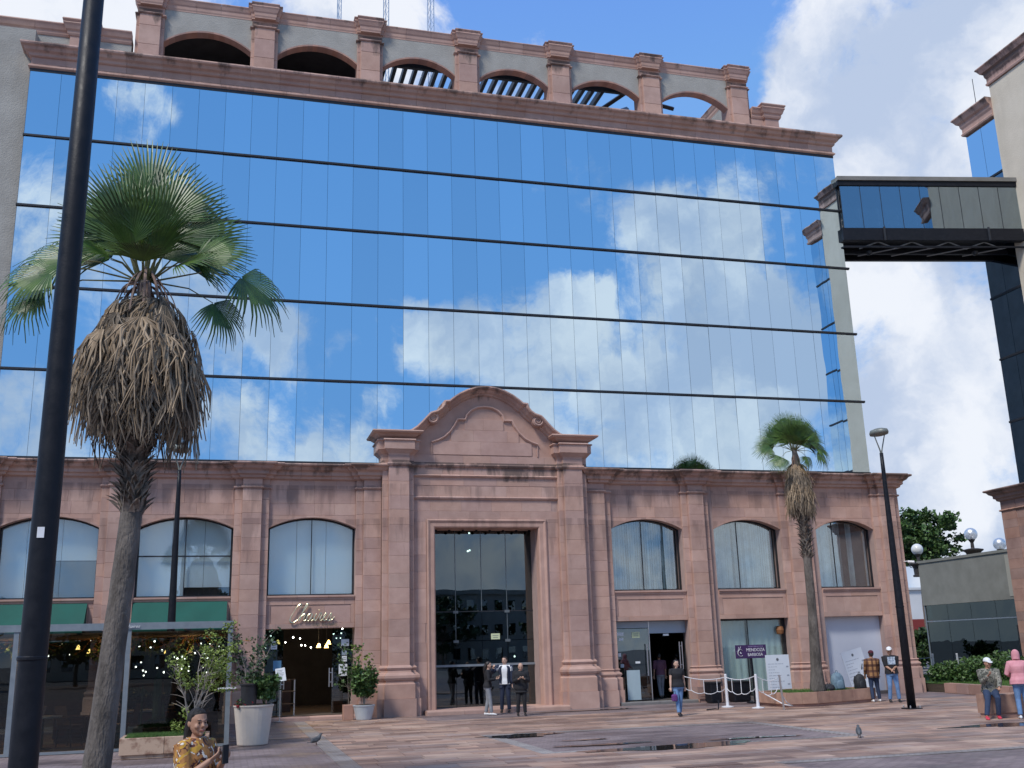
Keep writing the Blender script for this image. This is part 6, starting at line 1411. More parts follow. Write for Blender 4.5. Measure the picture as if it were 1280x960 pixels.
hs_ = thing('cable', (14.75, 30.4, 0), 'short dark bent cable lying on the paving beside the barrier', 'cable'); MB().tube([(-.35,0,.03),(-.1,-.06,.05),(.05,.0,.03),(.1,.05,.3)], .022, 6).build('cable_length', BLACKP, hs_, local=True, origin=(0,0,0))
def backpack(loc, label, mat, s=1.0, lie=False):
    t = thing('backpack', loc, label, 'bag'); rings = []
    for z, w, d in ((0,.17,.12),(.05,.20,.15),(.25,.19,.14),(.38,.16,.12),(.46,.10,.08),(.49,.04,.03)): rings.append([(s*w*(abs(cos(2*pi*k/16))**.7)*(1 if cos(2*pi*k/16) > 0 else -1), s*d*(abs(sin(2*pi*k/16))**.7)*(1 if sin(2*pi*k/16) > 0 else -1), s*z) for k in range(16)])
    MB().loft(rings).build('bag_body', mat, t, smooth=True, local=True, origin=(0,0,0)); MB().loft([[(x*.62, y*.35-.14*s, z*.5+.04) for x, y, z in r] for r in rings]).build('front_pocket', mat, t, smooth=True, local=True, origin=(0,0,0))
    MB().tube([(-.04,0,.48*s),(-.03,0,.54*s),(.03,0,.54*s),(.04,0,.48*s)], .012, 5).build('handle', mat, t, local=True, origin=(0,0,0))
    for x in (-.1,.1): MB().tube([(x,.12*s,.42*s),(x,.2*s,.25*s),(x,.13*s,.05*s)], .018, 5).build('strap', mat, t, local=True, origin=(0,0,0))
    return t
backpack((20.3, 31.05, .40), 'black backpack on the edge of the palm planter', pm('black_nylon', (.012,.014,.018), (.03,.03,.035), scale=12, rough=.7))
backpack((19.55, 31.2, .40), 'pale blue backpack left of the black backpack', pm('blue_grey_nylon', (.10,.16,.21), (.17,.25,.31), scale=12, rough=.7), 1.15)
bg = backpack((19.15, 31.1, .40), 'flat dark bag lying left of the pale blue backpack', pm('dark_nylon', (.015,.015,.02), (.035,.035,.04), scale=12, rough=.7), .8); bg.scale = (1.3, 1, .55)
def pigeon(loc, rz, label, up=True):
    t = thing('pigeon', loc, label, 'pigeon', None, rz); PG = bpy.data.materials.get('pigeon_grey') or pm('pigeon_grey', (.05,.055,.06), (.10,.105,.115), scale=20, rough=.6)
    b = MB(); ang = .9 if up else .3; pts = [(-.13,0,.06),(-.07,0,.085),(0,0,.11+.02*ang),(.06,0,.14+.03*ang),(.09,0,.20),(.11,0,.235),(.13,0,.24)]; b.tube(pts, [.015,.045,.062,.055,.03,.028,.014], 10)
    b.build('body', PG, t, smooth=True, local=True, origin=(0,0,0)); MB().tube([(.135,0,.238),(.165,0,.228)], [.008,.002], 5).build('beak', IRON, t, local=True, origin=(0,0,0)); MB().box(-.21,-.10,-.022,.022,.052,.066).build('tail', PG, t, local=True, origin=(0,0,0))
    for s in (-1,1): MB().tube([(.0,.02*s,.06),(.01,.025*s,.0)], .006, 5).build('leg', CHAIRM, t, local=True, origin=(0,0,0)); MB().loft([[(x, s*(.045+.012*k), z+.01*k) for x, z in ((-.12,.08),(0,.08),(.06,.13),(0,.16),(-.08,.13))] for k in (0,1)]).build('wing', PG, t, local=True, origin=(0,0,0))
    return t
pigeon((12.95, 20.05, 0), radians(60), 'dark pigeon standing upright alone on the right of the plaza'); pigeon((2.12, 25.3, 0), radians(10), 'small pigeon with a pale wing near the large beige pot', False)
# garden strip with rope fence at the right
kb = thing('garden_bed', (24.5, 33.2, 0), 'raised garden bed edged with reddish stone at the foot of the corner', 'garden bed')
for k in range(9):
    a = Vector((25.75,34.0)).lerp(Vector((24.6,26.5)), k/9); b = Vector((25.75,34.0)).lerp(Vector((24.6,26.5)), (k+1)/9-.005); MB().zprism([tuple(a), tuple(b), (b.x+.3,b.y), (a.x+.3,a.y)], 0, .34).build('edge_stone', STONE2, kb, origin=(a.x,a.y,0))
MB().zprism([(26.0,34.0),(24.85,26.5),(31.6,26.5),(31.6,44),(26.0,44)], .0, .30).build('soil', SOIL, kb)
gb = MB(); gb.v = []; tag(grass_patch(26.0, 31.6, 30, 44, .31, 16000, 'grass', s=.10, seed=3), kind='stuff')
for (x, y, r, lb, sd) in ((27.5,34.3,.72,'leafy green bush left of the seated man',1),(28.6,34.2,.8,'low leafy bush just behind the seated man',2),(26.9,35.2,.55,'smaller green bush at the left end of the garden row',3)):
    t = thing('bush', (x, y, .3), lb, 'bush'); rg = random.Random(sd); lf = MB(); leaf_cloud(lf, (0,0,r*.6), r, 1500, .12, rg, (1.35,1.1,.75)); lf.build('foliage', GREENA if sd != 3 else GREENA, t, local=True, origin=(0,0,0)); st = MB(); [st.tube([(0,0,0),(rg.gauss(0,.3),rg.gauss(0,.3),r)], .012, 4) for _ in range(6)]; st.build('stems', BARK, t, local=True, origin=(0,0,0))
FP = [(28.2,43.0),(29.6,39.6),(29.9,38.4),(31.0,36.4),(29.6,33.4)]
for k, (x, y) in enumerate(FP[1:4]): bpost((x, y, .28), .9, ['white garden fence post left of its twin','white garden fence post right of its twin','white garden fence post behind the bush'][k], b1)
rope_fence([(27.0,41.5,1.2),(29.6,39.6,1.15)], 'pale rope fence with vertical drops at the left of the garden', 6, mat=ALU, r=.02, low=.5); rope_fence([(29.9,38.4,1.15),(31.0,36.4,1.15)], 'pale rope fence sagging between the two right garden posts', 3, mat=ALU, r=.016, low=.1)
# stone seat block
st = thing('bench_block', (18.95, 22.8, 0), 'squared stone seat block under the seated man', 'seat block'); MB().cbox(-.40,.9,-.05,.5,.10,.56,.015).build('bench_stone', MOTTLE2, st, local=True, origin=(0,0,0)); MB().box(-.37,.87,-.02,.46,0,.10).build('plinth', STONE2, st, local=True, origin=(0,0,0))
# antennas on the roof
def antenna(loc, h, w, label):
    t = thing('antenna_mast', loc, label, 'antenna'); legs = [(w*cos(a), w*sin(a)) for a in (.3, 2.4, 4.5)]
    for x, y in legs: MB().tube([(x,y,0),(x,y,h)], .02, 4).build('mast_rail', STEEL, t, local=True, origin=(0,0,0))
    n = int(h/.45)
    for i, ((x0,y0),(x1,y1)) in enumerate(zip(legs, legs[1:]+legs[:1])):
        mb = MB()
        for k in range(n): mb.tube([(x0,y0,h*k/n),(x1,y1,h*(k+1)/n)], .010, 3)
        mb.build('lattice', STEEL, t, local=True, origin=(0,0,0))
    return t
antenna((6.2, 42.5, 22.8), 12, .14, 'lattice antenna mast on the roof, middle of the three'); t = antenna((8.35, 42.5, 22.8), 12, .17, 'lattice antenna mast with a small round dish on the roof'); MB().ball((-.1,-.3,7.3), (.26,.12,.26), 12, 8).build('dish', WHITE, t, local=True, origin=(0,0,0)); antenna((4.0, 42.5, 22.8), 12, .10, 'thin lattice antenna mast on the roof, leftmost of the three')
# ================================================================= BEYOND
tree((46.3, 62, 0), 11.2, 2.7, 'leafy green tree between the stone corner and the pavilion', 3, n=80, per=90, ls=.30, trunk=.22)
WB = pm('white_render', (.62,.62,.62), (.70,.70,.70), scale=.5, rough=.9)
fb = thing('far_house', (60, 84, 0), 'white far building seen between the corner and the pavilion', 'building'); MB().box(54,70,82,92,0,6.2).build('wall', WB, fb); MB().box(57.7,58.9,81.9,82.0,3.4,5.4).build('window', pm('far_window', (.25,.27,.3), rough=.3), fb)
MB().box(57.5,57.65,81.85,81.95,3.3,5.5).build('frame', WB, fb); MB().box(54,70,81.8,82.0,6.2,6.4).build('coping', WB, fb)
ra = thing('red_canopy', (50, 70, 0), 'dark red canopy below the white far building', 'canopy'); MB().box(46,56,69,72,2.5,3.35).build('fascia', pm('dark_red', (.25,.035,.03), (.3,.05,.04), scale=1, rough=.7), ra); 
for x in (46.3, 50.2, 55.6): MB().box(x-.08,x+.08,69.1,69.3,0,2.6).build('post', IRON, ra)
boxhedge(40, 58, 61, 62.5, 2.6, 'tall dark hedge under the red canopy', 12, GREEND, n=9000, s=.32); boxhedge(37.4, 38.8, 52.5, 54, 1.7, 'bright shrub beside the far pavilion corner', 14, GREENA, n=1500, s=.16, cat='shrub')
# behind the viewer: what the glass mirrors
for k, (x, y, h, r) in enumerate(((-22,-38,9,4.2),(-12,-44,8,3.8),(-3,-40,9.5,4.4),(7,-46,8.5,4),(17,-52,10,4.6),(-34,-42,10,4.6),(38,-46,11,5),(26,-56,9,4.2))):
    tree((x, y, 0), h, r, ['broad round tree across the plaza','low spreading tree across the plaza','dense tree across the plaza','tree across the plaza with a lopsided crown','big tree far across the plaza','tree at the left end across the plaza','tallest tree across the plaza','tree behind the row across the plaza'][k]+', seen only in the glass', 40+k, GREEND, n=46, per=46, ls=.55, group='trees across the plaza behind the viewer')
def far_block(x0, x1, y0, y1, h, label, mat, nx, nz):
    t = thing('city_building', ((x0+x1)/2, y1, 0), label, 'building', 'buildings across the plaza behind the viewer'); MB().box(x0,x1,y0,y1,0,h).build('wall', mat, t); MB().box(x0-.3,x1+.3,y1-.2,y1+.3,h,h+.6).build('cornice', mat, t)
    for i in range(nx):
        for j in range(nz):
            a = x0+(x1-x0)*(i+.25)/nx; b = x0+(x1-x0)*(i+.75)/nx; z = h*(j+.3)/nz; MB().box(a,b,y1,y1+.06,z,z+h/nz*.45).build('window', PANE_D, t, origin=(a,y1,z))
far_block(-60,-26,-80,-62,8,'long low pale building across the plaza, left, seen only in the glass',WB,8,2); far_block(24,44,-78,-60,9,'pale three-storey building across the plaza, right, seen only in the glass',STUCCO,11,3); far_block(-20,18,-92,-72,7,'low beige building behind the trees across the plaza',STUCCO_W,16,2)

# ================================================================= PEOPLE
def V(*a): return Vector(a)
def remeshed(mb, name, mat, parent, vox, smooth=True):
    o = mb.build('tmp', mat, local=True, origin=(0,0,0))
    m = o.modifiers.new('r', 'REMESH'); m.mode = 'VOXEL'; m.voxel_size = vox; m.use_smooth_shade = smooth
    s = o.modifiers.new('s', 'SMOOTH'); s.factor = .5; s.iterations = 2
    dg = bpy.context.evaluated_depsgraph_get(); me = bpy.data.meshes.new_from_object(o.evaluated_get(dg)); me.name = name
    if mat and not me.materials: me.materials.append(mat)
    bpy.data.objects.remove(o); r = bpy.data.objects.new(name, me); COL.objects.link(r); r.parent = parent; return r
def ik(a, c, l1, l2, pole):
    d = c-a; L = min(d.length, (l1+l2)*.999); u = d.normalized(); c = a+u*L
    x = (l1*l1-l2*l2+L*L)/(2*L); h = sqrt(max(l1*l1-x*x, 0)); p = pole-u*pole.dot(u); p = p.normalized() if p.length > 1e-6 else Vector((0,-1,0))
    return a+u*x+p*h, c
SKIN = pm('skin_brown', (.36,.19,.12), (.42,.235,.155), scale=14, rough=.55); SKINL = pm('skin_light', (.50,.31,.22), (.56,.36,.27), scale=14, rough=.55)
HAIRB = pm('black_hair', (.010,.008,.008), (.025,.02,.018), scale=40, rough=.45, bump=.4, bscale=120); HAIRG = pm('greying_hair', (.008,.007,.007), (.05,.046,.045), scale=45, rough=.7, bump=.9, bscale=90, spec=.15, streak=.2)
def cloth(name, c, c2=None, **k): return pm(name, c, c2 or tuple(x*1.35 for x in c), scale=k.pop('scale', 9), rough=k.pop('rough', .85), bump=.25, bscale=35, **k)
JEANS = cloth('blue_denim', (.045,.085,.17)); JEANSL = cloth('light_denim', (.11,.20,.36)); JEANSD = cloth('dark_denim', (.02,.035,.075)); BLKC = cloth('black_cloth', (.012,.012,.015)); NAVY = cloth('navy_cloth', (.012,.018,.04)); GREYC = cloth('grey_cloth', (.22,.23,.25))
WSHOE = pm('white_shoe', (.75,.75,.75), rough=.5); DSHOE = pm('dark_shoe', (.02,.018,.018), rough=.5); RSHOE = pm('red_shoe', (.50,.03,.06), (.6,.05,.08), rough=.5)
def person(loc, rz, H, label, top, legs, shoe, skin=SKIN, hair=HAIRB, pelvis=(0,0,.53), lean=0, side=0, footR=(-.06,.0,.045), footL=(.06,.0,.045), handR=(-.15,-.03,.42), handL=(.15,-.03,.42),
           turn=0, pitch=0, fem=False, fat=1.0, sleeve='long', hem=-.02, hairlen=.0, bald=False, cap=None, hood=None, vox=.010, jacket=None, jopen=None, extra=None, toeR=0, toeL=0, poleR=None, poleL=None, knee=(0,-1,.1), palm=(0,0,-1)):
    t = thing('person', loc, label, 'person', None, rz)
    P = Vector(pelvis)*H
    T = Matrix.Translation(P) @ Matrix.Rotation(radians(lean), 4, 'X') @ Matrix.Rotation(radians(side), 4, 'Y')
    hw = (.105 if fem else .118)*H
    sR, sL = T @ V(-hw,0,.285*H), T @ V(hw,0,.285*H)
    hR, hL = P+V(-.048*H,0,0), P+V(.048*H,0,0)
    fR, fL = Vector(footR)*H, Vector(footL)*H; kv = Vector(knee)
    kR, fR = ik(hR, fR, .245*H, .245*H, kv); kL, fL = ik(hL, fL, .245*H, .245*H, kv)
    aR, wR = ik(sR, Vector(handR)*H, .172*H, .150*H, poleR or V(-.5,.6,-.6)); aL, wL = ik(sL, Vector(handL)*H, .172*H, .150*H, poleL or V(.5,.6,-.6))
    wid = lambda z, w, d: (z, w*fat*(1.0), d*fat)
    if fem: R = [(-.06,.082,.062),(-.02,.104,.074),(.02,.102,.074),(.07,.086,.062),(.12,.076,.056),(.18,.086,.070),(.22,.092,.072),(.25,.096,.060),(.278,.084,.050),(.298,.056,.040),(.315,.034,.032)]
    else: R = [(-.06,.078,.062),(-.02,.096,.070),(.03,.094,.068),(.08,.088,.064),(.14,.092,.066),(.20,.104,.070),(.245,.110,.066),(.275,.098,.056),(.298,.066,.044),(.316,.040,.036)]
    def ring(z, w, d, e=0, n=18, yo=0):
        w, d = (w*fat+e)*H, (d*fat+e)*H
        return [T @ V(w*(1 if cos(a) > 0 else -1)*abs(cos(a))**.8, d*(1 if sin(a) > 0 else -1)*abs(sin(a))**.85+yo, z*H) for a in [2*pi*k/n for k in range(n)]]
    def limb(mb, pts, rr, n=10, e=0): mb.tube(pts, [(r+e)*H for r in rr], n)
    def mid(a, b, t_): return a.lerp(b, t_)
    body = MB(); body.loft([ring(z, w, d) for z, w, d in R])
    nk = T @ V(0,-.004*H,.334*H); limb(body, [T @ V(0,.006*H,.29*H), nk+V(0,-.004*H,.012*H)], [.034,.030] if not fem else [.028,.025])
    HM = Matrix.Translation(nk) @ Matrix.Rotation(radians(turn), 4, 'Z') @ Matrix.Rotation(radians(pitch), 4, 'X')
    HR = [(-.004,.016,.020,-.022),(.008,.030,.036,-.014),(.030,.0405,.047,-.006),(.055,.044,.053,.0),(.080,.0455,.057,.003),(.103,.041,.052,.005),(.120,.028,.037,.006),(.128,.012,.015,.006)]
    def hring(z, w, d, y, e=0, n=18): return [HM @ V((w+e)*H*cos(2*pi*k/n), ((d+e)*sin(2*pi*k/n)+y)*H, z*H) for k in range(n)]
    body.loft([hring(*r) for r in HR])
    hp = lambda x, y, z: HM @ V(x*H, y*H, z*H)
    body.tube([hp(0,-.052,.068), hp(0,-.064,.045), hp(0,-.052,.040)], [.005*H,.009*H,.007*H], 6)
    body.tube([hp(-.022,-.049,.072), hp(0,-.054,.071), hp(.022,-.049,.072)], .006*H, 5); body.tube([hp(-.014,-.047,.022), hp(0,-.053,.022), hp(.014,-.047,.022)], .0055*H, 5); body.ball(hp(0,-.044,.004), .012*H, 8, 5)
    for s in (-1,1): body.ball(hp(.045*s,.006,.052), (.007*H,.012*H,.017*H), 8, 6); body.ball(hp(.026*s,-.040,.042), .013*H, 8, 5)
    for (s_, a_, w_) in ((sR, aR, wR), (sL, aL, wL)):
        limb(body, [mid(s_, T @ V(0,0,.27*H), .25), s_, mid(s_, a_, .5), a_, mid(a_, w_, .35), w_], [.030,.033,.027,.022,.023,.0145])
        d = (w_-a_).normalized(); pn = Vector(palm); pn = (pn-d*pn.dot(d)).normalized() if abs(pn.dot(d)) < .98 else V(0,1,0)
        sx = d.cross(pn).normalized(); hand = .055*H
        body.loft([[w_+d*hand*q+sx*(.020*H*ww*cos(2*pi*k/10))+pn*(.0085*H*sin(2*pi*k/10)) for k in range(10)] for q, ww in ((-.1,.7),(.3,1.0),(.75,1.15),(1.0,1.1))])
        for k, (off, L) in enumerate(((-.019,.036),(-.0065,.043),(.006,.041),(.018,.032))):
            b0 = w_+d*hand*.85+sx*off*H; b1 = b0+(d*.8+pn*.45)*L*H*.55; b2 = b1+(d*.35+pn*.9)*L*H*.5
            body.tube([b0, b1, b2], [.0062*H,.0056*H,.0045*H], 6)
        sg_ = -1 if s_ is sR else 1
        b0 = w_+d*hand*.2-sx*.018*H*(-sg_); b1 = b0+(d*.5-sx*(-sg_)*.7+pn*.3)*.028*H; b2 = b1+(d*.85+pn*.4)*.024*H; body.tube([b0, b1, b2], [.0075*H,.0065*H,.005*H], 6)
    for h_, k_, f_ in ((hR, kR, fR), (hL, kL, fL)): limb(body, [h_+V(0,0,.02*H), mid(h_, k_, .35), k_, mid(k_, f_, .3), mid(k_, f_, .7), f_], [.052,.046,.031,.032,.024,.020])
    for f_, toe in ((fR, toeR), (fL, toeL)): body.tube([f_+V(0,.01*H,-.02*H), f_+V(sin(toe)*.05*H,-.06*H*cos(toe),-.028*H)], [.02*H,.016*H], 8)
    remeshed(body, 'body', skin, t, vox)
    # trousers
    tr = MB(); e = .009
    tr.loft([ring(z, w, d, e) for z, w, d in R if z < .06])
    for h_, k_, f_ in ((hR, kR, fR), (hL, kL, fL)): limb(tr, [h_+V(0,0,.03*H), mid(h_, k_, .3), k_, mid(k_, f_, .35), mid(k_, f_, .95)], [.054*fat**.5,.050*fat**.5,.036,.034,.030], 12, .004)
    remeshed(tr, 'trousers', legs, t, vox*1.2)
    # shoes
    sh_ = MB()
    for f_, toe in ((fR, toeR), (fL, toeL)):
        d = V(sin(toe), -cos(toe), 0); n_ = V(cos(toe), sin(toe), 0); g0 = f_.z-.045*H; q = V(f_.x, f_.y, 0)
        sh_.loft([[q+d*(H*x)+n_*(w*H*cos(2*pi*k/12))+V(0,0,g0+H*(zc+hh*sin(2*pi*k/12))) for k in range(12)] for x, w, zc, hh in ((-.036,.012,.022,.016),(-.024,.021,.028,.026),(.01,.024,.026,.025),(.05,.028,.019,.018),(.085,.026,.014,.013),(.104,.012,.012,.009))])
    remeshed(sh_, 'shoes', shoe, t, vox, True)
    # shirt / jacket
    def upper(name, mat, e, hem, sl, neck=.317):
        mb = MB(); zs = [(z, w, d) for z, w, d in R if hem < z <= neck]; w0 = R[1]; zs = [(hem, w0[1]+.004, w0[2]+.004)]+zs
        mb.loft([ring(z, w, d, e+(.006 if z < .06 else 0)) for z, w, d in zs])
        for (s_, a_, w_) in ((sR, aR, wR), (sL, aL, wL)):
            pts = [mid(s_, T @ V(0,0,.262*H), .40), s_+V(0,0,-.012*H), mid(s_, a_, .55)]+([a_, mid(a_, w_, .5), mid(a_, w_, .93)] if sl == 'long' else [a_] if sl == 'elbow' else [])
            limb(mb, pts, [.036,.040,.034,.030,.027,.022][:len(pts)], 10, e*.7)
        return remeshed(mb, name, mat, t, vox*1.2)
    upper('shirt', top, .010, hem, sleeve)
    if jacket: upper('jacket', jacket, .018, -.09, 'long', .30)
    if jopen:
        mb = MB(); n = 22; rings = []
        for z, w, d in [(-.09, .104, .078)]+[r for r in R if -.07 < r[0] < .305]:
            e = .022; rings.append([T @ V((w*fat+e)*H*sin(a), -(d*fat+e)*H*cos(a), z*H) for a in [radians(26)+radians(308)*k/(n-1) for k in range(n)]])
        vs = [p for r in rings for p in r]; c0 = len(vs); fs = [(i*n+k, i*n+k+1, (i+1)*n+k+1, (i+1)*n+k) for i in range(len(rings)-1) for k in range(n-1)]
        vs += [Vector((p.x*.96, p.y*.96, p.z)) for p in vs]; fs += [tuple(reversed([i+c0 for i in f])) for f in fs]; mb.add(vs, fs); mb.build('jacket', jopen, t, smooth=True, local=True, origin=(0,0,0))
        for (s_, a_, w_) in ((sR, aR, wR), (sL, aL, wL)):
            sm_ = MB(); limb(sm_, [mid(s_, T @ V(0,0,.262*H), .3), s_, mid(s_, a_, .5), a_, mid(a_, w_, .5), mid(a_, w_, .95)], [.036,.045,.041,.037,.034,.028], 12); sm_.build('sleeve', jopen, t, smooth=True, local=True, origin=(0,0,0))
    # hair
    hr_ = MB()
    if not bald and not hood:
        hr_.loft([hring(.104,.041,.049,.0065,.0035), hring(.114,.034,.043,.006,.0045), hring(.124,.025,.033,.007,.0045), hring(.132,.010,.012,.008,.004)])
        hr_.loft([hring(.022,.026,.022,.030,.003), hring(.045,.0395,.036,.023,.005), hring(.068,.0445,.044,.0145,.006), hring(.088,.0455,.0465,.0115,.0045), hring(.105,.041,.048,.008,.0045), hring(.125,.028,.034,.009)])
        if hairlen:
            hr_.tube([hp(0,.034,.080), hp(0,.058,.04), hp(0,.072,-.03), hp(0,.080,-.6*hairlen), hp(.01,.078,-hairlen)], [.034*H,.038*H,.034*H,.028*H,.008*H], 10)
        remeshed(hr_, 'hair', hair, t, vox)
    if cap:
        cm = MB(); cm.loft([hring(.078,.046,.057,.003,.008), hring(.10,.044,.054,.004,.008), hring(.122,.034,.042,.005,.008), hring(.138,.012,.016,.006,.004)]); remeshed(cm, 'cap', cap, t, vox)
        bm_ = MB(); bm_.loft([[hp(.040*cos(a)*q2, -.050-.045*sin(a)*q, .084-.012*sin(a)*q+zz) for a in [pi*k/10 for k in range(11)]] for q, q2, zz in ((0,1,.003),(1,1,.003),(1,1,-.003),(0,1,-.003))]); bm_.build('cap_brim', cap, t, local=True, origin=(0,0,0))
    if hood:
        hm_ = MB(); hm_.loft([hring(-.02,.050,.056,.010,.006), hring(.02,.050,.058,.010,.008), hring(.06,.052,.062,.014,.008), hring(.10,.047,.058,.018,.008), hring(.126,.030,.040,.022,.006), hring(.138,.010,.014,.024,.004)]); remeshed(hm_, 'hood', hood, t, vox)
    # eyes
    for s in (-1,1):
        MB().ball(hp(.018*s,-.0485,.060), (.0065*H,.004*H,.0042*H), 8, 5).build('eye', bpy.data.materials.get('eye_dark') or pm('eye_dark', (.02,.012,.01), rough=.2), t, local=True, origin=(0,0,0))
        MB().tube([hp(.008*s,-.0545,.0725), hp(.018*s,-.0545,.076), hp(.029*s,-.049,.073)], .0022*H, 4).build('eyebrow', HAIRB, t, local=True, origin=(0,0,0))
    MB().tube([hp(-.013,-.0525,.0225), hp(0,-.0585,.0225), hp(.013,-.0525,.0225)], .0032*H, 5).build('lips', bpy.data.materials.get('lips_red') or pm('lips_red', (.25,.07,.06), rough=.5), t, local=True, origin=(0,0,0))
    t['_h'] = H
    return t, dict(wR=wR, wL=wL, sR=sR, sL=sL, T=T, hp=hp, aR=aR, aL=aL)
def del_(t):
    for k in ('_h',):
        if k in t: del t[k]
# the lady in the foreground
FLOWER = pm('flower_print', (.26,.10,.03), (.50,.24,.07), scale=9, rough=.8)
def print_mat(m, layers):
    nt = m.node_tree; N, L = nt.nodes, nt.links; b = N['Principled BSDF']
    for sc, lo, colr in layers:
        src = b.inputs['Base Color'].links[0].from_socket; tcn = N.new('ShaderNodeTexCoord'); nz_ = N.new('ShaderNodeTexNoise'); nz_.inputs['Scale'].default_value = sc; nz_.inputs['Detail'].default_value = 1.5; nz_.inputs['Distortion'].default_value = 1.2; L.new(tcn.outputs['Object'], nz_.inputs['Vector'])
        g_ = N.new('ShaderNodeMapRange'); g_.inputs['From Min'].default_value = lo; g_.inputs['From Max'].default_value = lo+.02; L.new(nz_.outputs['Fac'], g_.inputs['Value'])
        mx_ = N.new('ShaderNodeMix'); mx_.data_type = 'RGBA'; L.new(g_.outputs[0], mx_.inputs['Factor']); L.new(src, mx_.inputs[6]); mx_.inputs[7].default_value = (*colr, 1); L.new(mx_.outputs[2], b.inputs['Base Color'])
print_mat(FLOWER, [(13, .58, (.75,.70,.60)), (15, .56, (.09,.03,.025)), (11, .60, (.55,.30,.04))])
lady, q = person((-.235, 9.62, 0), radians(52), 1.60, 'woman in a floral brown and white blouse walking in the left foreground holding a phone', FLOWER, BLKC, DSHOE, hair=HAIRG, turn=-22, pitch=4, lean=4, fem=True, fat=1.10, sleeve='elbow', hem=-.05, hairlen=.30,
    handR=(-.04,-.155,.735), handL=(.055,-.165,.725), footR=(-.05,-.09,.045), footL=(.06,.10,.06), vox=.0055, palm=(.2,.3,.9))
ph = MB(); c = (q['wR']+q['wL'])/2+V(0,-.085,.045); ph.box(c.x-.035,c.x+.035,c.y-.006,c.y+.006,c.z-.07,c.z+.08); o = ph.build('phone_body', BLKC, None, local=True, origin=(0,0,0)); 
pt = thing('phone', lady.location, 'black phone in the hands of the woman in the floral blouse', 'phone', None, lady.rotation_euler.z); o.parent = pt; MB().box(c.x-.031,c.x+.031,c.y+.0065,c.y+.008,c.z-.062,c.z+.072).build('screen', pm('phone_glass', (.01,.01,.012), rough=.1), pt, local=True, origin=(0,0,0))
bgs = thing('shoulder_bag', lady.location, 'dark brown shoulder bag hanging behind the woman in the floral blouse', 'bag', None, lady.rotation_euler.z); BAGM = pm('brown_leather', (.05,.02,.015), (.08,.035,.025), scale=9, rough=.5)
sR_, sL_ = q['sR'], q['sL']; MB().tube([sL_+V(-.03,.09,.02), sL_+V(-.02,.02,.065), sR_*.3+sL_*.7+V(0,.14,-.12), V(.02,.20,.98)], .012, 6, flat=.5).build('strap', BAGM, bgs, local=True, origin=(0,0,0)); rr = [[(.02+.15*k_*cos(2*pi*i/14), .22+.06*k_*sin(2*pi*i/14), z) for i in range(14)] for z, k_ in ((.72,.7),(.74,.95),(.88,1),(.98,.85),(1.0,.6))]; MB().loft(rr).build('bag_body', BAGM, bgs, smooth=True, local=True, origin=(0,0,0)); MB().loft([[(x*.7+.01, y*.8+.085, z*.5+.40) for x, y, z in r] for r in rr]).build('flap', BAGM, bgs, local=True, origin=(0,0,0))
# group at the portal
person((8.15, 33.15, 0), radians(70), 1.66, 'woman in a black top and grey trousers at the entrance, white shoes', BLKC, GREYC, WSHOE, skin=SKINL, fem=True, fat=.95, hairlen=.12, lean=3, handR=(-.07,-.17,.665), handL=(.08,-.18,.69), footR=(-.045,-.07,.045), footL=(.045,.05,.045), turn=5, palm=(0,0,1))
person((8.98, 34.1, 0), radians(-22), 1.79, 'young man in a dark suit and open white shirt at the entrance, gesturing', WHITE, NAVY, DSHOE, skin=SKINL, handR=(-.19,-.20,.80), handL=(.14,-.05,.45), sleeve='short', jopen=NAVY, footR=(-.07,0,.045), footL=(.07,-.02,.045), turn=-18, hem=-.03, palm=(1,0,.3), poleR=V(-.6,.2,-.8))
person((9.0, 32.25, 0), radians(-12), 1.60, 'bald older man in black looking down at his hands at the entrance', BLKC, BLKC, DSHOE, skin=SKINL, bald=True, fat=1.18, lean=5, pitch=26, handR=(-.05,-.17,.69), handL=(.06,-.17,.69), jacket=BLKC, footR=(-.07,0,.045), footL=(.07,-.02,.045), palm=(0,0,1))
person((12.75, 28.75, 0), radians(-8), 1.58, 'woman in a black t-shirt and blue jeans walking across the plaza', BLKC, JEANSL, DSHOE, skin=SKINL, fem=True, fat=1.12, sleeve='short', handR=(-.16,-.09,.44), handL=(.15,.04,.47), footR=(-.035,-.12,.045), footL=(.035,.07,.05), hairlen=.03, turn=6)
vb = thing('carrier_bag', (12.55, 28.55, .42), 'small purple bag held by the walking woman', 'bag'); MB().loft([[(.09*k_*cos(2*pi*i/12), .05*k_*sin(2*pi*i/12), z) for i in range(12)] for z, k_ in ((0,.5),(.02,1),(.16,1.1),(.2,.6))]).build('bag_body', cloth('purple_cloth', (.10,.03,.14)), vb, local=True, origin=(0,0,0)); MB().tube([(-.03,0,.19),(-.02,0,.28),(.03,0,.28),(.04,0,.19)], .008, 5).build('handle', BLKC, vb, local=True, origin=(0,0,0))
person((15.56, 36.55, .1), radians(176), 1.62, 'person in a plum shirt and grey trousers walking in through the glass door', cloth('plum_cloth', (.13,.055,.085)), cloth('mid_grey_cloth', (.17,.18,.21)), DSHOE, lean=6, handR=(-.15,-.07,.48), handL=(.15,-.02,.47), footR=(-.04,-.06,.045), footL=(.04,.07,.05), sleeve='elbow')
PLAID = cloth('plaid_brown', (.30,.15,.06), (.40,.21,.09))
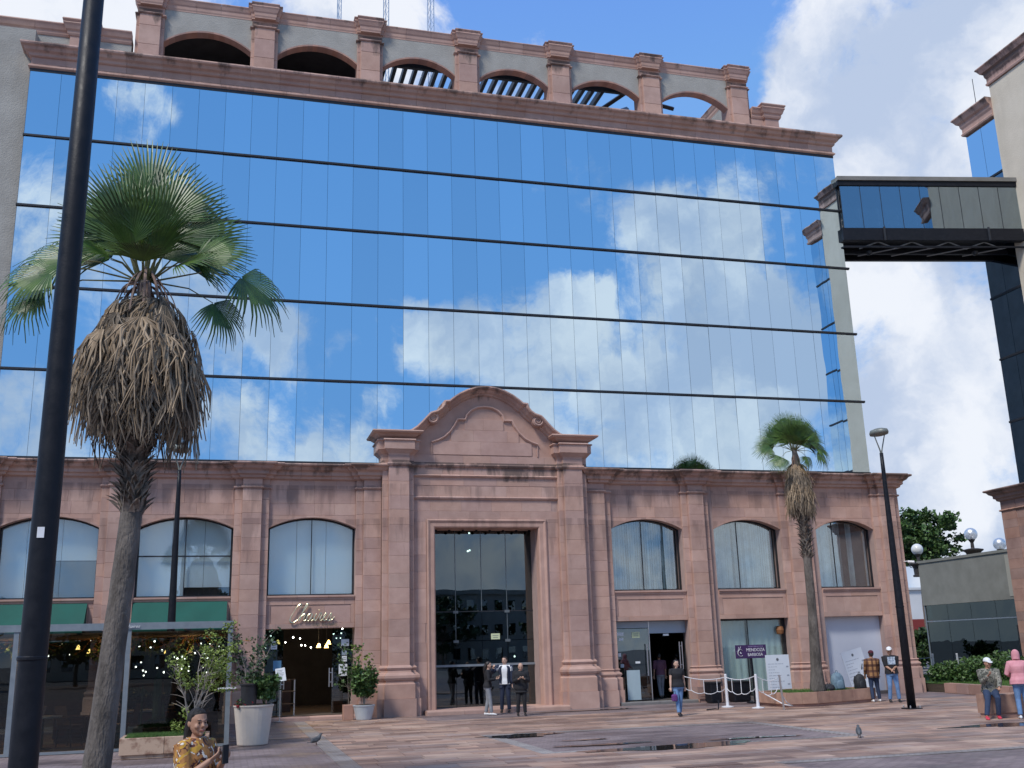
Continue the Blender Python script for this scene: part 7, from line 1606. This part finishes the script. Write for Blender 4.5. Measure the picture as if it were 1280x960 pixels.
def plaid(m):
    nt = m.node_tree; N, L = nt.nodes, nt.links; b = N['Principled BSDF']; tcn = N.new('ShaderNodeTexCoord'); sp = N.new('ShaderNodeSeparateXYZ'); L.new(tcn.outputs['Object'], sp.inputs[0])
    for ax, fr in (('X', 44), ('Z', 34)):
        a = N.new('ShaderNodeMath'); a.operation = 'MULTIPLY'; a.inputs[1].default_value = fr; L.new(sp.outputs[ax], a.inputs[0]); s_ = N.new('ShaderNodeMath'); s_.operation = 'SINE'; L.new(a.outputs[0], s_.inputs[0])
        g_ = N.new('ShaderNodeMapRange'); g_.inputs['From Min'].default_value = .1; g_.inputs['From Max'].default_value = .35; g_.inputs['To Max'].default_value = .75; L.new(s_.outputs[0], g_.inputs['Value'])
        src = b.inputs['Base Color'].links[0].from_socket; mx_ = N.new('ShaderNodeMix'); mx_.data_type = 'RGBA'; L.new(g_.outputs[0], mx_.inputs['Factor']); L.new(src, mx_.inputs[6]); mx_.inputs[7].default_value = (.045,.012,.012,1); L.new(mx_.outputs[2], b.inputs['Base Color'])
plaid(PLAID)
person((20.62, 30.75, 0), radians(165), 1.64, 'man in a brown plaid shirt and dark red cap seen from behind', PLAID, JEANSD, WSHOE, hem=-.06, cap=cloth('wine_cloth', (.07,.01,.02)), fat=1.1, lean=-2, handR=(-.14,-.10,.50), handL=(.12,-.12,.52), footR=(-.10,-.05,.045), footL=(.06,.03,.045), turn=0)
m2, q = person((20.95, 30.2, 0), radians(-22), 1.74, 'man in a black printed t-shirt and white cap with arms folded low', BLKC, JEANSL, DSHOE, cap=WSHOE, sleeve='elbow', fat=1.1, handR=(-.02,-.14,.575), handL=(.01,-.13,.60), footR=(-.08,0,.045), footL=(.08,-.02,.045), turn=-14)
MB().box(-.12,.12,-.152,-.146,1.18,1.42).build('shirt_print', pm('shirt_print', (.55,.62,.70), (.12,.18,.26), scale=22, rough=.8), m2, local=True, origin=(0,0,0))
CAMO = cloth('camo_cloth', (.12,.125,.10), (.24,.23,.19)); print_mat(CAMO, [(13, .55, (.055,.055,.045)), (17, .60, (.33,.30,.25))])
person((18.55, 22.72, 0), radians(-28), 1.72, 'man in a camouflage jacket, white cap and red shoes perched on the stone seat', CAMO, JEANSD, RSHOE, pelvis=(0,.05,.385), lean=8, cap=WSHOE, turn=24, pitch=6, fat=1.12, handR=(-.04,-.15,.60), handL=(.08,-.19,.43), footR=(-.15,-.25,.045), footL=(.04,-.10,.045), knee=(0,-1,.25), palm=(0,0,1))
PINK = cloth('pink_fleece', (.58,.24,.27), (.66,.30,.33))
person((19.0, 22.2, 0), radians(150), 1.64, 'person in a pink hoodie with the hood up and light blue jeans, back turned', PINK, JEANSL, WSHOE, hood=PINK, fat=1.22, fem=True, lean=6, hem=-.04, handR=(-.09,-.18,.60), handL=(.10,-.17,.62), footR=(-.07,-.02,.045), footL=(.06,.03,.045), turn=-10, pitch=14)
for o in list(COL.objects):
    if '_h' in o: del o['_h']
